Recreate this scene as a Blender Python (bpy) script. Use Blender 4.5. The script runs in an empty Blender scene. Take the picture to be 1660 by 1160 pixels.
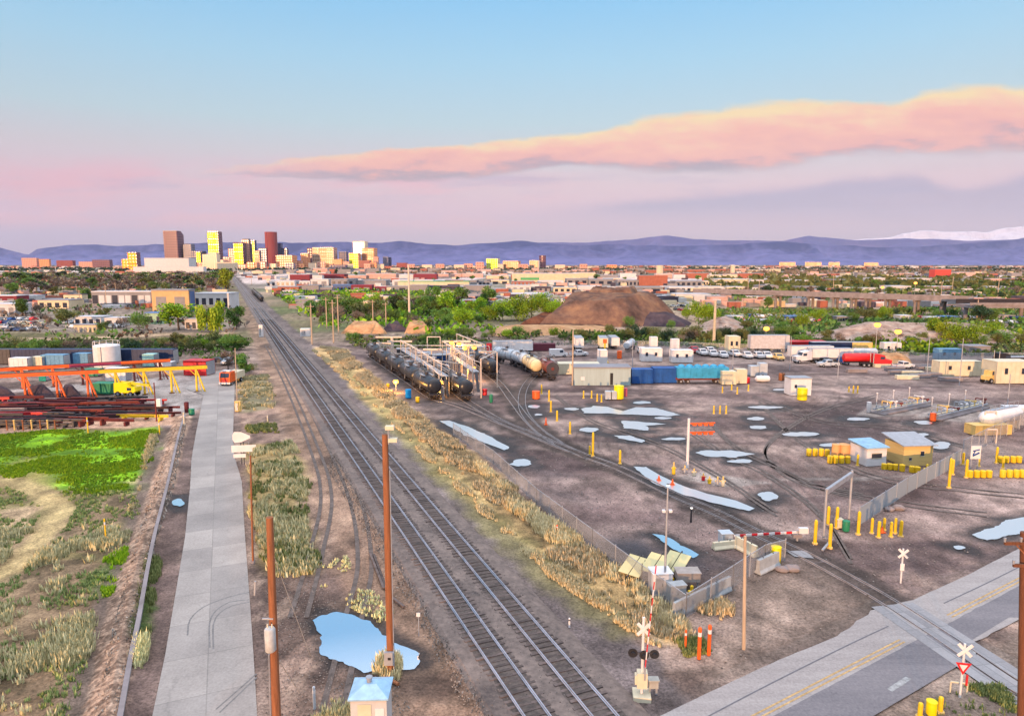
import bpy, math, random
import numpy as np
from mathutils import Vector, Matrix
R = math.radians
rnd = random.Random(7)
sc = bpy.context.scene
COL = sc.collection

# ---------------------------------------------------------------- camera model
F, CX, CY, HC = 1100.0, 830.0, 580.0, 27.0
TH = math.atan(152.0 / F)
CT, ST = math.cos(TH), math.sin(TH)

def ray(px, py):
    u, v = px - CX, py - CY
    return u, F * CT - v * ST, -(v * CT + F * ST)

def G(px, py, z=0.0):
    """survey point: where the sight line meets the height z"""
    x, y, d = ray(px, py)
    t = (HC - z) / -d
    return Vector((x * t, y * t, z))

def at(px, py, Y):
    x, y, d = ray(px, py)
    t = Y / y
    return Vector((x * t, Y, HC + d * t))

def hgt(pybase, pytop, px=830):
    """height of an upright thing whose foot and top are on these rows"""
    Y = G(px, pybase).y
    return at(px, pytop, Y).z

def wid(px0, px1, pybase):
    return G(px1, pybase).x - G(px0, pybase).x

def lin(c):
    c = c / 255.0
    return c / 12.92 if c <= 0.04045 else ((c + 0.055) / 1.055) ** 2.4

KLIT = 1.15
def C(r, g, b, k=1.0):
    return tuple(min(0.86, lin(v) * k / KLIT) for v in (r, g, b))

# ---------------------------------------------------------------- mesh builder
class MB:
    def __init__(s):
        s.v = []; s.f = []; s.m = []; s.mi = 0
    def add(s, vs, fs):
        o = len(s.v)
        s.v.extend(tuple(p) for p in vs)
        for f in fs:
            s.f.append(tuple(i + o for i in f)); s.m.append(s.mi)
        return s
    def box(s, x0, x1, y0, y1, z0, z1):
        return s.add([(x0,y0,z0),(x1,y0,z0),(x1,y1,z0),(x0,y1,z0),(x0,y0,z1),(x1,y0,z1),(x1,y1,z1),(x0,y1,z1)],
              [(0,3,2,1),(4,5,6,7),(0,1,5,4),(1,2,6,5),(2,3,7,6),(3,0,4,7)])
    def cbox(s, c, size, rz=0.0, tilt=None):
        M = Matrix.Rotation(rz, 4, 'Z')
        if tilt is not None: M = M @ Matrix.Rotation(tilt, 4, 'X')
        hx, hy, hz = (q / 2 for q in size)
        c = Vector(c)
        pts = [c + M @ Vector(p) for p in [(-hx,-hy,-hz),(hx,-hy,-hz),(hx,hy,-hz),(-hx,hy,-hz),(-hx,-hy,hz),(hx,-hy,hz),(hx,hy,hz),(-hx,hy,hz)]]
        return s.add(pts, [(0,3,2,1),(4,5,6,7),(0,1,5,4),(1,2,6,5),(2,3,7,6),(3,0,4,7)])
    def cyl(s, a, b, r0, r1=None, n=10, cap=True):
        a, b = Vector(a), Vector(b)
        r1 = r0 if r1 is None else r1
        d = (b - a).normalized()
        e = Vector((0,0,1)) if abs(d.z) < 0.9 else Vector((1,0,0))
        p = d.cross(e).normalized(); q = d.cross(p)
        vs = []
        for c, r in ((a, r0), (b, r1)):
            for k in range(n):
                t = 2 * math.pi * k / n
                vs.append(c + p * (r * math.cos(t)) + q * (r * math.sin(t)))
        fs = [(k, n + k, n + (k + 1) % n, (k + 1) % n) for k in range(n)]
        if cap:
            fs.append(tuple(range(n))); fs.append(tuple(range(2 * n - 1, n - 1, -1)))
        return s.add(vs, fs)
    def bar(s, a, b, w, h=None):
        """square bar from a to b"""
        a, b = Vector(a), Vector(b); h = w if h is None else h
        d = (b - a).normalized()
        e = Vector((0,0,1)) if abs(d.z) < 0.95 else Vector((0,1,0))
        p = d.cross(e).normalized() * (w / 2); q = p.cross(d).normalized() * (h / 2)
        vs = [c + i * p + j * q for c in (a, b) for i, j in ((-1,-1),(1,-1),(1,1),(-1,1))]
        return s.add(vs, [(0,1,2,3),(7,6,5,4),(0,4,5,1),(1,5,6,2),(2,6,7,3),(3,7,4,0)])
    def lathe(s, prof, n=20, o=(0,0,0), axis='Z'):
        """prof: list of (radius, along)"""
        o = Vector(o); vs = []
        for r, h in prof:
            for k in range(n):
                t = 2 * math.pi * k / n
                a, b = r * math.cos(t), r * math.sin(t)
                vs.append(o + Vector((a, b, h) if axis == 'Z' else ((h, a, b) if axis == 'X' else (b, h, a))))
        fs = []
        for j in range(len(prof) - 1):
            for k in range(n):
                k2 = (k + 1) % n
                fs.append((j*n+k, j*n+k2, (j+1)*n+k2, (j+1)*n+k))
        fs.append(tuple(range(n - 1, -1, -1))); fs.append(tuple(range((len(prof)-1)*n, len(prof)*n)))
        return s.add(vs, fs)
    def prism(s, outline, z0, z1):
        n = len(outline)
        vs = [(x, y, z0) for x, y in outline] + [(x, y, z1) for x, y in outline]
        return s.add(vs, [tuple(range(n-1,-1,-1)), tuple(range(n, 2*n))] + [(k, (k+1)%n, n+(k+1)%n, n+k) for k in range(n)])
    def profile(s, prof, y0, y1):
        """(x,z) outline extruded along y"""
        n = len(prof)
        vs = [(x, y0, z) for x, z in prof] + [(x, y1, z) for x, z in prof]
        return s.add(vs, [tuple(range(n)), tuple(range(2*n-1, n-1, -1))] + [(k, n+k, n+(k+1)%n, (k+1)%n) for k in range(n)])
    def sphere(s, c, r, n=10, m=6, sq=(1,1,1)):
        c = Vector(c); vs = []
        for j in range(1, m):
            t = math.pi * j / m
            for k in range(n):
                f = 2*math.pi*k/n
                vs.append(c + Vector((sq[0]*r*math.sin(t)*math.cos(f), sq[1]*r*math.sin(t)*math.sin(f), sq[2]*r*math.cos(t))))
        b = len(vs); vs += [c + Vector((0,0,r*sq[2])), c - Vector((0,0,r*sq[2]))]
        fs = [(j*n+k, (j+1)*n+k, (j+1)*n+(k+1)%n, j*n+(k+1)%n) for j in range(m-2) for k in range(n)]
        fs += [(b, k, (k+1)%n) for k in range(n)] + [(b+1, (m-2)*n+(k+1)%n, (m-2)*n+k) for k in range(n)]
        return s.add(vs, fs)
    def sweep(s, pts, prof):
        """prof: (side, up) cross-section dragged along pts"""
        pts = [Vector(p) for p in pts]; n = len(prof); vs = []
        for i, p in enumerate(pts):
            d = (pts[min(i+1, len(pts)-1)] - pts[max(i-1, 0)]); d.z = 0; d.normalize()
            q = Vector((d.y, -d.x, 0))
            for a, b in prof: vs.append(p + q * a + Vector((0,0,b)))
        fs = [(i*n+k, i*n+(k+1)%n, (i+1)*n+(k+1)%n, (i+1)*n+k) for i in range(len(pts)-1) for k in range(n)]
        fs.append(tuple(range(n-1,-1,-1))); fs.append(tuple(range((len(pts)-1)*n, len(pts)*n)))
        return s.add(vs, fs)
    def build(s, name, mats, parent=None, smooth=False, loc=None, rz=0.0):
        me = bpy.data.meshes.new(name)
        me.from_pydata(s.v, [], s.f)
        if not isinstance(mats, (list, tuple)): mats = [mats]
        for m in mats: me.materials.append(m)
        if len(mats) > 1: me.polygons.foreach_set('material_index', s.m)
        if smooth:
            me.polygons.foreach_set('use_smooth', [True] * len(me.polygons))
            try: me.set_sharp_from_angle(angle=R(40))
            except Exception: pass
        me.update()
        o = bpy.data.objects.new(name, me); COL.objects.link(o)
        if parent is not None: o.parent = parent
        if loc is not None: o.location = loc
        o.rotation_euler.z = rz
        return o

def tag(o, label=None, cat=None, group=None, kind=None):
    if label: o['label'] = label
    if cat: o['category'] = cat
    if group: o['group'] = group
    if kind: o['kind'] = kind
    return o

def thing(name, label, cat, loc, rz=0.0, group=None):
    o = bpy.data.objects.new(name, None); COL.objects.link(o)
    o.empty_display_size = 0.5
    o.location = loc; o.rotation_euler.z = rz
    return tag(o, label, cat, group)

def copy_tree(o, label, loc, rz=None, group=None, scale=None):
    def rec(src, par):
        c = src.copy(); COL.objects.link(c)
        if par is not None: c.parent = par
        for ch in src.children: rec(ch, c)
        return c
    c = rec(o, None)
    c.location = loc
    if rz is not None: c.rotation_euler.z = rz
    if scale is not None: c.scale = (scale,) * 3 if not isinstance(scale, tuple) else scale
    c['label'] = label
    if group: c['group'] = group
    return c

ORDW = ['first','second','third','fourth','fifth','sixth','seventh','eighth','ninth','tenth','eleventh','twelfth',
        'thirteenth','fourteenth','fifteenth','sixteenth','seventeenth','eighteenth','nineteenth','twentieth']
def ordl(i, n):
    if n == 1: return ''
    if i == 0: return 'leftmost'
    if i == n - 1: return 'rightmost'
    if n == 3: return 'middle'
    if i < (n + 1) // 2: return ORDW[min(i, 19)] + ' from left'
    return ORDW[min(n - 1 - i, 19)] + ' from right'

# ---------------------------------------------------------------- materials
MATS = {}
def mat(name, col, rough=0.75, metal=0.0, var=0.25, scale=1.5, bump=0.0, stretch=None, spec=0.4, obj=False, emit=None, es=0.0):
    if name in MATS: return MATS[name]
    m = bpy.data.materials.new(name); m.use_nodes = True
    N, L = m.node_tree.nodes, m.node_tree.links
    b = N['Principled BSDF']
    b.inputs['Roughness'].default_value = rough
    b.inputs['Metallic'].default_value = metal
    b.inputs['Specular IOR Level'].default_value = spec
    if emit:
        b.inputs['Emission Color'].default_value = (*emit, 1); b.inputs['Emission Strength'].default_value = es
    tc = N.new('ShaderNodeTexCoord')
    src = tc.outputs['Object']
    if stretch:
        mp = N.new('ShaderNodeMapping'); mp.inputs['Scale'].default_value = stretch
        L.new(src, mp.inputs['Vector']); src = mp.outputs['Vector']
    nz = N.new('ShaderNodeTexNoise'); nz.inputs['Scale'].default_value = scale; nz.inputs['Detail'].default_value = 6
    nz.inputs['Roughness'].default_value = 0.65
    L.new(src, nz.inputs['Vector'])
    rp = N.new('ShaderNodeValToRGB')
    lo, hi = 1 - var, 1 + var * 0.6
    rp.color_ramp.elements[0].position = 0.3; rp.color_ramp.elements[1].position = 0.72
    rp.color_ramp.elements[0].color = (col[0]*lo, col[1]*lo*0.98, col[2]*lo*0.95, 1)
    rp.color_ramp.elements[1].color = (min(.9,col[0]*hi), min(.9,col[1]*hi), min(.9,col[2]*hi), 1)
    L.new(nz.outputs['Fac'], rp.inputs['Fac'])
    out = rp.outputs['Color']
    if obj:
        oi = N.new('ShaderNodeObjectInfo')
        hs = N.new('ShaderNodeHueSaturation')
        mr = N.new('ShaderNodeMapRange'); mr.inputs['To Min'].default_value = 0.7; mr.inputs['To Max'].default_value = 1.3
        L.new(oi.outputs['Random'], mr.inputs['Value']); L.new(mr.outputs['Result'], hs.inputs['Value'])
        L.new(out, hs.inputs['Color']); out = hs.outputs['Color']
    L.new(out, b.inputs['Base Color'])
    if bump:
        bp = N.new('ShaderNodeBump'); bp.inputs['Strength'].default_value = bump; bp.inputs['Distance'].default_value = 0.05
        L.new(nz.outputs['Fac'], bp.inputs['Height']); L.new(bp.outputs['Normal'], b.inputs['Normal'])
    MATS[name] = m
    return m

def paint(name, r, g, b, rough=0.55, **k):
    return mat(name, C(r, g, b), rough, **k)

# ---------------------------------------------------------------- numpy noise
def vnoise(x, y, seed=0):
    xi = np.floor(x).astype(np.int64); yi = np.floor(y).astype(np.int64)
    fx = x - xi; fy = y - yi
    fx = fx*fx*(3-2*fx); fy = fy*fy*(3-2*fy)
    def h(a, b):
        n = (a * 374761393 + b * 668265263 + seed * 144665) & 0x7fffffff
        n = ((n ^ (n >> 13)) * 1274126177) & 0x7fffffff
        return ((n ^ (n >> 16)) & 0xffff) / 65535.0
    return (h(xi,yi)*(1-fx)+h(xi+1,yi)*fx)*(1-fy) + (h(xi,yi+1)*(1-fx)+h(xi+1,yi+1)*fx)*fy

def fbm(x, y, oct=4, seed=0, ridge=False):
    s = np.zeros_like(x); a = 0.5; t = 0
    for o in range(oct):
        n = vnoise(x * 2**o + 17.3*o, y * 2**o - 9.1*o, seed + o)
        if ridge: n = 1 - np.abs(2*n - 1)
        s += a * n; t += a; a *= 0.5
    return s / t

def sstep(a, b, x):
    t = np.clip((x - a) / (b - a), 0, 1)
    return t * t * (3 - 2 * t)

def poly_sd(px, py, poly):
    """signed distance (inside negative) of points to polygon"""
    P = np.array([(p[0], p[1]) for p in poly]); Q = np.roll(P, -1, 0)
    best = np.full(px.shape, 1e9); ins = np.zeros(px.shape, bool)
    for (ax, ay), (bx, by) in zip(P, Q):
        ex, ey = bx - ax, by - ay
        t = np.clip(((px-ax)*ex + (py-ay)*ey) / (ex*ex + ey*ey + 1e-9), 0, 1)
        best = np.minimum(best, (px-ax-t*ex)**2 + (py-ay-t*ey)**2)
        cond = ((ay > py) != (by > py))
        with np.errstate(divide='ignore', invalid='ignore'):
            xx = ex * (py - ay) / (ey if abs(ey) > 1e-9 else 1e-9) + ax
        ins ^= cond & (px < xx)
    d = np.sqrt(best)
    return np.where(ins, -d, d)

def line_d(px, py, pts):
    best = np.full(px.shape, 1e9)
    for a, b in zip(pts[:-1], pts[1:]):
        ex, ey = b[0]-a[0], b[1]-a[1]
        t = np.clip(((px-a[0])*ex + (py-a[1])*ey) / (ex*ex+ey*ey+1e-9), 0, 1)
        best = np.minimum(best, (px-a[0]-t*ex)**2 + (py-a[1]-t*ey)**2)
    return np.sqrt(best)

def spline(pts, step=1.0):
    """Catmull-Rom through world points"""
    pts = [Vector(p) for p in pts]
    P = [pts[0]*2 - pts[1]] + pts + [pts[-1]*2 - pts[-2]]
    out = []
    for i in range(1, len(P) - 2):
        n = max(2, int((P[i+1]-P[i]).length / step))
        for k in range(n):
            t = k / n
            out.append(0.5*((2*P[i]) + (P[i+1]-P[i-1])*t + (2*P[i-1]-5*P[i]+4*P[i+1]-P[i+2])*t*t + (3*P[i]-P[i-1]-3*P[i+1]+P[i+2])*t**3))
    out.append(P[-2])
    return out
# ---------------------------------------------------------------- camera
cam = bpy.data.cameras.new('camera'); cam.sensor_width = 36.0
cam.lens = 36.0 * F / 1660.0
cam.clip_start = 0.5; cam.clip_end = 300000
co = bpy.data.objects.new('camera', cam); COL.objects.link(co)
co.location = (0, 0, HC); co.rotation_euler = (math.pi / 2 - TH, 0, 0)
sc.camera = co
sc.view_settings.view_transform = 'Standard'; sc.view_settings.look = 'None'
sc.view_settings.exposure = 0.6; sc.view_settings.gamma = 1.0
sc.cycles.max_bounces = 6; sc.cycles.diffuse_bounces = 1; sc.cycles.glossy_bounces = 3
sc.cycles.transmission_bounces = 2; sc.cycles.transparent_max_bounces = 24; sc.cycles.volume_bounces = 0
sc.cycles.sample_clamp_indirect = 4.0
sc.cycles.use_denoising = True

SUN_EL, SUN_AZ = R(3.2), R(200)          # low sun behind the camera, a little to the left (azimuth clockwise from +Y)
sd = Vector((math.sin(SUN_AZ) * math.cos(SUN_EL), math.cos(SUN_AZ) * math.cos(SUN_EL), math.sin(SUN_EL)))
sun = bpy.data.lights.new('sun', 'SUN'); sun.energy = 3.0; sun.angle = R(0.5); sun.color = (1.0, 0.55, 0.27)
so = bpy.data.objects.new('sun', sun); COL.objects.link(so)
so.rotation_euler = (-sd).to_track_quat('-Z', 'Y').to_euler()
so.location = (-30, -60, 60)

# ---------------------------------------------------------------- sky
w = bpy.data.worlds.new('World'); sc.world = w; w.use_nodes = True
WN, WL = w.node_tree.nodes, w.node_tree.links
WN.clear()
def nd(t, **k):
    n = WN.new(t)
    for a, b in k.items(): setattr(n, a, b)
    return n
def M(op, a, b=None, c=None, clamp=False):
    n = nd('ShaderNodeMath', operation=op, use_clamp=clamp)
    for i, q in enumerate((a, b, c)):
        if q is None: continue
        if isinstance(q, (int, float)): n.inputs[i].default_value = q
        else: WL.new(q, n.inputs[i])
    return n.outputs[0]
def SS(x, a, b):
    n = nd('ShaderNodeMapRange', interpolation_type='SMOOTHSTEP')
    n.inputs['To Min'].default_value = 0.0; n.inputs['To Max'].default_value = 1.0
    for nm, q in (('Value', x), ('From Min', a), ('From Max', b)):
        if isinstance(q, (int, float)): n.inputs[nm].default_value = q
        else: WL.new(q, n.inputs[nm])
    return n.outputs['Result']
def MIX(f, a, b):
    n = nd('ShaderNodeMix', data_type='RGBA')
    if isinstance(f, (int, float)): n.inputs[0].default_value = f
    else: WL.new(f, n.inputs[0])
    for i, q in ((6, a), (7, b)):
        if isinstance(q, tuple): n.inputs[i].default_value = (*q, 1)
        else: WL.new(q, n.inputs[i])
    return n.outputs[2]
def ramp(f, stops):
    n = nd('ShaderNodeValToRGB'); cr = n.color_ramp
    while len(cr.elements) < len(stops): cr.elements.new(0.5)
    for e, (p, c) in zip(cr.elements, stops):
        e.position = p; e.color = (*c, 1)
    WL.new(f, n.inputs[0]); return n.outputs[0]
def curve(x, pts):
    n = nd('ShaderNodeFloatCurve'); cv = n.mapping.curves[0]
    while len(cv.points) < len(pts): cv.points.new(0.5, 0.5)
    for p, q in zip(cv.points, pts): p.location = q
    n.mapping.update(); WL.new(x, n.inputs['Value']); return n.outputs[0]
def NOISE(vec, scale, detail=5, rough=0.55):
    n = nd('ShaderNodeTexNoise'); n.inputs['Scale'].default_value = scale; n.inputs['Detail'].default_value = detail
    n.inputs['Roughness'].default_value = rough
    WL.new(vec, n.inputs['Vector']); return n.outputs['Fac']
def COMB(x, y, z):
    n = nd('ShaderNodeCombineXYZ')
    for i, q in enumerate((x, y, z)):
        if isinstance(q, (int, float)): n.inputs[i].default_value = q
        else: WL.new(q, n.inputs[i])
    return n.outputs[0]
def SC(r, g, b): return (lin(r), lin(g), lin(b))

tc = nd('ShaderNodeTexCoord')
nrm = nd('ShaderNodeVectorMath', operation='NORMALIZE'); WL.new(tc.outputs['Generated'], nrm.inputs[0])
sp = nd('ShaderNodeSeparateXYZ'); WL.new(nrm.outputs[0], sp.inputs[0])
dx, dy, dz = sp.outputs
sn = lambda deg: math.sin(R(deg))
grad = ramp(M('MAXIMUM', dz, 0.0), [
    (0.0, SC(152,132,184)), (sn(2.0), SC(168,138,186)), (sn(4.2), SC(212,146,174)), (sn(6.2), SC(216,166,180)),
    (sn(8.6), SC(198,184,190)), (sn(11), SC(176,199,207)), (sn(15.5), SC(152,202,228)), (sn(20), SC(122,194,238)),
    (sn(29), SC(105,180,235)), (sn(44), (2.1, 2.15, 2.35)), (1.0, (3.0, 3.0, 3.15))])  # sky above the view made unnaturally bright, added to light the ground
# cloud plane coordinates (direction only): side = dx/dy, up = dz/dy
dyc = M('MAXIMUM', dy, 0.05)
CXX = M('DIVIDE', dx, dyc); CZ = M('DIVIDE', dz, dyc)
front = SS(dy, 0.05, 0.25)
U01 = M('MULTIPLY_ADD', CXX, 0.5, 0.5, clamp=True)
def cpts(lst):
    out = []
    for px, py in lst:
        x, y, d = ray(px, py)
        out.append((x / y * 0.5 + 0.5, d / y))
    return out
def edge(lst):
    p = cpts(lst)
    p = [(0.0, p[0][1])] + p + [(1.0, p[-1][1])]
    return curve(U01, p)
# main long streamer of cloud, lit peach from the low sun
top = edge([(330,276),(520,252),(700,236),(900,217),(1000,202),(1060,186),(1140,174),(1280,159),(1400,166),(1450,163),(1510,141),(1580,131),(1660,139),(1850,148)])
bot = edge([(330,284),(600,292),(750,289),(850,275),(950,268),(1050,275),(1150,281),(1260,268),(1350,252),(1450,248),(1560,246),(1660,243),(1850,240)])
pv = COMB(CXX, M('MULTIPLY', CZ, 3.2), 0.0)
n1 = NOISE(pv, 9.0, 6, 0.55); n2 = NOISE(COMB(CXX, M('MULTIPLY', CZ, 5.5), 3.3), 4.0, 6, 0.6); n3 = NOISE(pv, 26.0, 4, 0.6)
wob = M('MULTIPLY', M('SUBTRACT', M('ADD', M('MULTIPLY', n1, 0.7), M('MULTIPLY', n3, 0.3)), 0.5), 0.034)
Zt = M('ADD', CZ, wob)
s = M('DIVIDE', M('SUBTRACT', Zt, bot), M('MAXIMUM', M('SUBTRACT', top, bot), 0.004))
mask = M('MULTIPLY', SS(s, -0.10, 0.10), M('SUBTRACT', 1.0, SS(s, 0.86, 1.02)))
mask = M('MULTIPLY', mask, SS(M('ADD', CXX, M('MULTIPLY', n2, 0.16)), -0.44, -0.12))
s2 = M('ADD', s, M('MULTIPLY', M('SUBTRACT', n2, 0.5), 1.0))
s2 = M('ADD', s2, M('MULTIPLY', M('SUBTRACT', n3, 0.5), 0.35))
s2 = M('ADD', s2, M('MULTIPLY', M('SUBTRACT', n1, 0.5), 0.45))
s2 = M('ADD', s2, M('MULTIPLY', CXX, 0.18))
ccol = ramp(s2, [(0.0, SC(140,98,126)), (0.18, SC(178,112,128)), (0.36, SC(238,138,122)), (0.58, SC(252,156,124)), (0.8, SC(255,186,132)), (1.0, SC(255,210,128))])
# grey-violet bank under it
top2 = edge([(880,338),(980,326),(1100,318),(1250,303),(1330,294),(1410,284),(1495,285),(1525,300),(1580,300),(1660,283),(1850,262)])
s3 = M('SUBTRACT', M('ADD', CZ, M('MULTIPLY', wob, 0.75)), top2)
n4 = NOISE(COMB(CXX, M('MULTIPLY', CZ, 9.0), 7.1), 3.0, 5, 0.55)
bank = M('MULTIPLY', M('SUBTRACT', 1.0, SS(s3, -0.014, 0.006)), SS(CZ, 0.045, 0.085))
bank = M('MULTIPLY', bank, SS(M('ADD', CXX, M('MULTIPLY', n4, 0.2)), 0.0, 0.34))
bank = M('MULTIPLY', bank, M('MULTIPLY_ADD', n4, 0.5, 0.62, clamp=True))
# rosy wisps low on the left
n5 = NOISE(COMB(CXX, M('MULTIPLY', CZ, 6.0), 1.7), 3.4, 5, 0.55)
wisp = M('MULTIPLY', SS(n5, 0.44, 0.60), M('MULTIPLY', SS(CZ, 0.04, 0.075), M('SUBTRACT', 1.0, SS(CZ, 0.115, 0.165))))
wisp = M('MULTIPLY', wisp, M('SUBTRACT', 1.0, SS(CXX, -0.25, 0.25)))
n6 = NOISE(COMB(CXX, M('MULTIPLY', CZ, 7.0), 11.7), 5.0, 5, 0.55)
wisp2 = M('MULTIPLY', SS(n6, 0.5, 0.72), M('MULTIPLY', SS(CZ, 0.05, 0.09), M('SUBTRACT', 1.0, SS(CZ, 0.11, 0.15))))
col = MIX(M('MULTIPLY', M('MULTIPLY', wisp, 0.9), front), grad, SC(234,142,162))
col = MIX(M('MULTIPLY', M('MULTIPLY', wisp2, 0.7), front), col, SC(158,122,168))
col = MIX(M('MULTIPLY', bank, front), col, SC(138,104,162))
col = MIX(M('MULTIPLY', mask, front), col, ccol)
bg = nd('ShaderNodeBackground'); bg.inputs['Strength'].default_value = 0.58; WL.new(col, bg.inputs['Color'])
sky = nd('ShaderNodeTexSky', sky_type='NISHITA', sun_disc=False)
sky.sun_elevation = SUN_EL; sky.sun_rotation = SUN_AZ; sky.altitude = 1600
bg2 = nd('ShaderNodeBackground'); bg2.inputs['Strength'].default_value = 0.05; WL.new(sky.outputs[0], bg2.inputs['Color'])
ad = nd('ShaderNodeAddShader'); WL.new(bg.outputs[0], ad.inputs[0]); WL.new(bg2.outputs[0], ad.inputs[1])
wo = nd('ShaderNodeOutputWorld'); WL.new(ad.outputs[0], wo.inputs['Surface'])

# ---------------------------------------------------------------- haze: one closed box of thin air
hz = MB(); hz.box(-60000, 60000, -400, 62000, -3.0, 4600)
hm = bpy.data.materials.new('haze_air'); hm.use_nodes = True
hn = hm.node_tree.nodes; hn.clear()
pvol = hn.new('ShaderNodeVolumePrincipled'); ho = hn.new('ShaderNodeOutputMaterial')
pvol.inputs['Color'].default_value = (0.72, 0.78, 1.0, 1); pvol.inputs['Density'].default_value = 1.2e-5
pvol.inputs['Anisotropy'].default_value = 0.0
hm.node_tree.links.new(pvol.outputs[0], ho.inputs['Volume'])
hz_o = hz.build('haze', hm); tag(hz_o, kind='stuff')

# ---------------------------------------------------------------- mountains
def mountains(name, sil, Y0, Y1, seed, m, ny=46, nx=420, rough=0.5, base=-2.0, spread=1.3):
    """heightfield range whose crest follows the surveyed skyline (px,py)"""
    xs = np.linspace(-spread, spread, nx)
    sx = np.array([ray(*p)[0] / ray(*p)[1] for p in sil]); sz = np.array([-ray(*p)[2] / ray(*p)[1] * -1 for p in sil])
    Yc = Y0 + (Y1 - Y0) * 0.62
    crest = np.interp(xs, sx, sz) * Yc + HC
    crest = crest * (1 + 0.05 * (fbm(xs * 40, xs * 0, 4, seed) - 0.5))
    ts = np.linspace(0, 1, ny)
    T, X = np.meshgrid(ts, xs, indexing='ij')
    Y = Y0 + (Y1 - Y0) * T
    WX = X * Y
    rise = np.where(T < 0.62, (T / 0.62) ** 0.9, 1 - 0.5 * (T - 0.62) / 0.38)
    nz = fbm(WX / (Yc * 0.045), Y / (Yc * 0.045), 5, seed + 5, ridge=True)
    k = 1 - rough * (1 - nz) * 2.0 * np.clip(1 - np.abs(T - 0.62) / 0.62, 0.0, 1) ** 0.0 * np.where(np.abs(T - 0.62) < 0.03, 0.12, 1.0)
    Z = np.maximum(base, crest[None, :] * rise * k)
    Z[0, :] = base
    V = np.stack([WX, Y, Z], -1).reshape(-1, 3)
    idx = np.arange(ny * nx).reshape(ny, nx)
    Fq = np.stack([idx[:-1, :-1], idx[:-1, 1:], idx[1:, 1:], idx[1:, :-1]], -1).reshape(-1, 4)
    me = bpy.data.meshes.new(name); me.from_pydata(V.tolist(), [], Fq.tolist()); me.materials.append(m)
    me.polygons.foreach_set('use_smooth', [True] * len(me.polygons)); me.update()
    o = bpy.data.objects.new(name, me); COL.objects.link(o); tag(o, kind='structure')
    return o

def mount_mat(name, a, b, scale, zmax=900):
    m = bpy.data.materials.new(name); m.use_nodes = True
    N, L = m.node_tree.nodes, m.node_tree.links
    bs = N['Principled BSDF']; bs.inputs['Roughness'].default_value = 0.95; bs.inputs['Specular IOR Level'].default_value = 0.1
    g = N.new('ShaderNodeNewGeometry'); nz = N.new('ShaderNodeTexNoise'); nz.inputs['Scale'].default_value = scale; nz.inputs['Detail'].default_value = 8
    L.new(g.outputs['Position'], nz.inputs['Vector'])
    rp = N.new('ShaderNodeValToRGB'); rp.color_ramp.elements[0].position = 0.35; rp.color_ramp.elements[1].position = 0.68
    rp.color_ramp.elements[0].color = (*a, 1); rp.color_ramp.elements[1].color = (*b, 1)
    nz2 = N.new('ShaderNodeTexNoise'); nz2.inputs['Scale'].default_value = scale*4; nz2.inputs['Detail'].default_value = 6; L.new(g.outputs['Position'], nz2.inputs['Vector'])
    sx = N.new('ShaderNodeSeparateXYZ'); L.new(g.outputs['Position'], sx.inputs[0])
    zz_ = N.new('ShaderNodeMapRange'); zz_.inputs['From Max'].default_value = zmax; L.new(sx.outputs[2], zz_.inputs['Value'])  # low-lying haze painted in by height: colour pales towards the foot
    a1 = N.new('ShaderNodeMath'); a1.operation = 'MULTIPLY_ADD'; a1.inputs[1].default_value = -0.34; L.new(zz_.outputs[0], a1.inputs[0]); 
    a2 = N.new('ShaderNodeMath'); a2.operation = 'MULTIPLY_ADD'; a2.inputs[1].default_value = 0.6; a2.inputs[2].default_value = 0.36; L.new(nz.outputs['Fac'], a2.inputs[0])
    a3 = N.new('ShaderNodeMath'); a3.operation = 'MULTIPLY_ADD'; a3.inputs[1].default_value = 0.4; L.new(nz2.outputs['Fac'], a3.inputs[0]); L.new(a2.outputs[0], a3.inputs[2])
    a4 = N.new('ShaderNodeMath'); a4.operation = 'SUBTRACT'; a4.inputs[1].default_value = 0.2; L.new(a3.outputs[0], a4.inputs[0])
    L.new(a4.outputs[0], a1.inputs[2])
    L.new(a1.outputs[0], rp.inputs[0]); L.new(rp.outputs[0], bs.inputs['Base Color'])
    return m
m_hill = mount_mat('hazed_forest_hill', (0.006, 0.022, 0.13), (0.115, 0.12, 0.30), 0.0009)  # forest tone with low haze put into the colour
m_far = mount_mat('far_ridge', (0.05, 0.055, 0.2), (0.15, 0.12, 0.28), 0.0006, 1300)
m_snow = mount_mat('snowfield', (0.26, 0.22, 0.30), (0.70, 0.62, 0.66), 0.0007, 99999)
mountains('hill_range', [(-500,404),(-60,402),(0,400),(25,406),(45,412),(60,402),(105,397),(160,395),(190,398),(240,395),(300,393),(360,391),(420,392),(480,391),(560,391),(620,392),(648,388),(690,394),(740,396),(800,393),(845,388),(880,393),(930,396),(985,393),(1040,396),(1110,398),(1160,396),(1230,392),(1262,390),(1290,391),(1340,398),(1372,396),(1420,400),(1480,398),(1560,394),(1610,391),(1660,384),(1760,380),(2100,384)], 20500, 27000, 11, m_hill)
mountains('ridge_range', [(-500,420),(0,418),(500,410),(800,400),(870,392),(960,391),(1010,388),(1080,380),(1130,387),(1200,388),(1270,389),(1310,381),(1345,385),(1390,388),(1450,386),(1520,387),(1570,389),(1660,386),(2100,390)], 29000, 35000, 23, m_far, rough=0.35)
mountains('snow_range', [(-500,425),(900,425),(1340,392),(1350,387),(1385,388),(1445,384),(1465,377),(1495,372),(1540,375),(1580,374),(1600,376),(1632,368),(1660,366),(1740,372),(2100,380)], 42000, 48000, 31, m_snow, rough=0.16)
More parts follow.
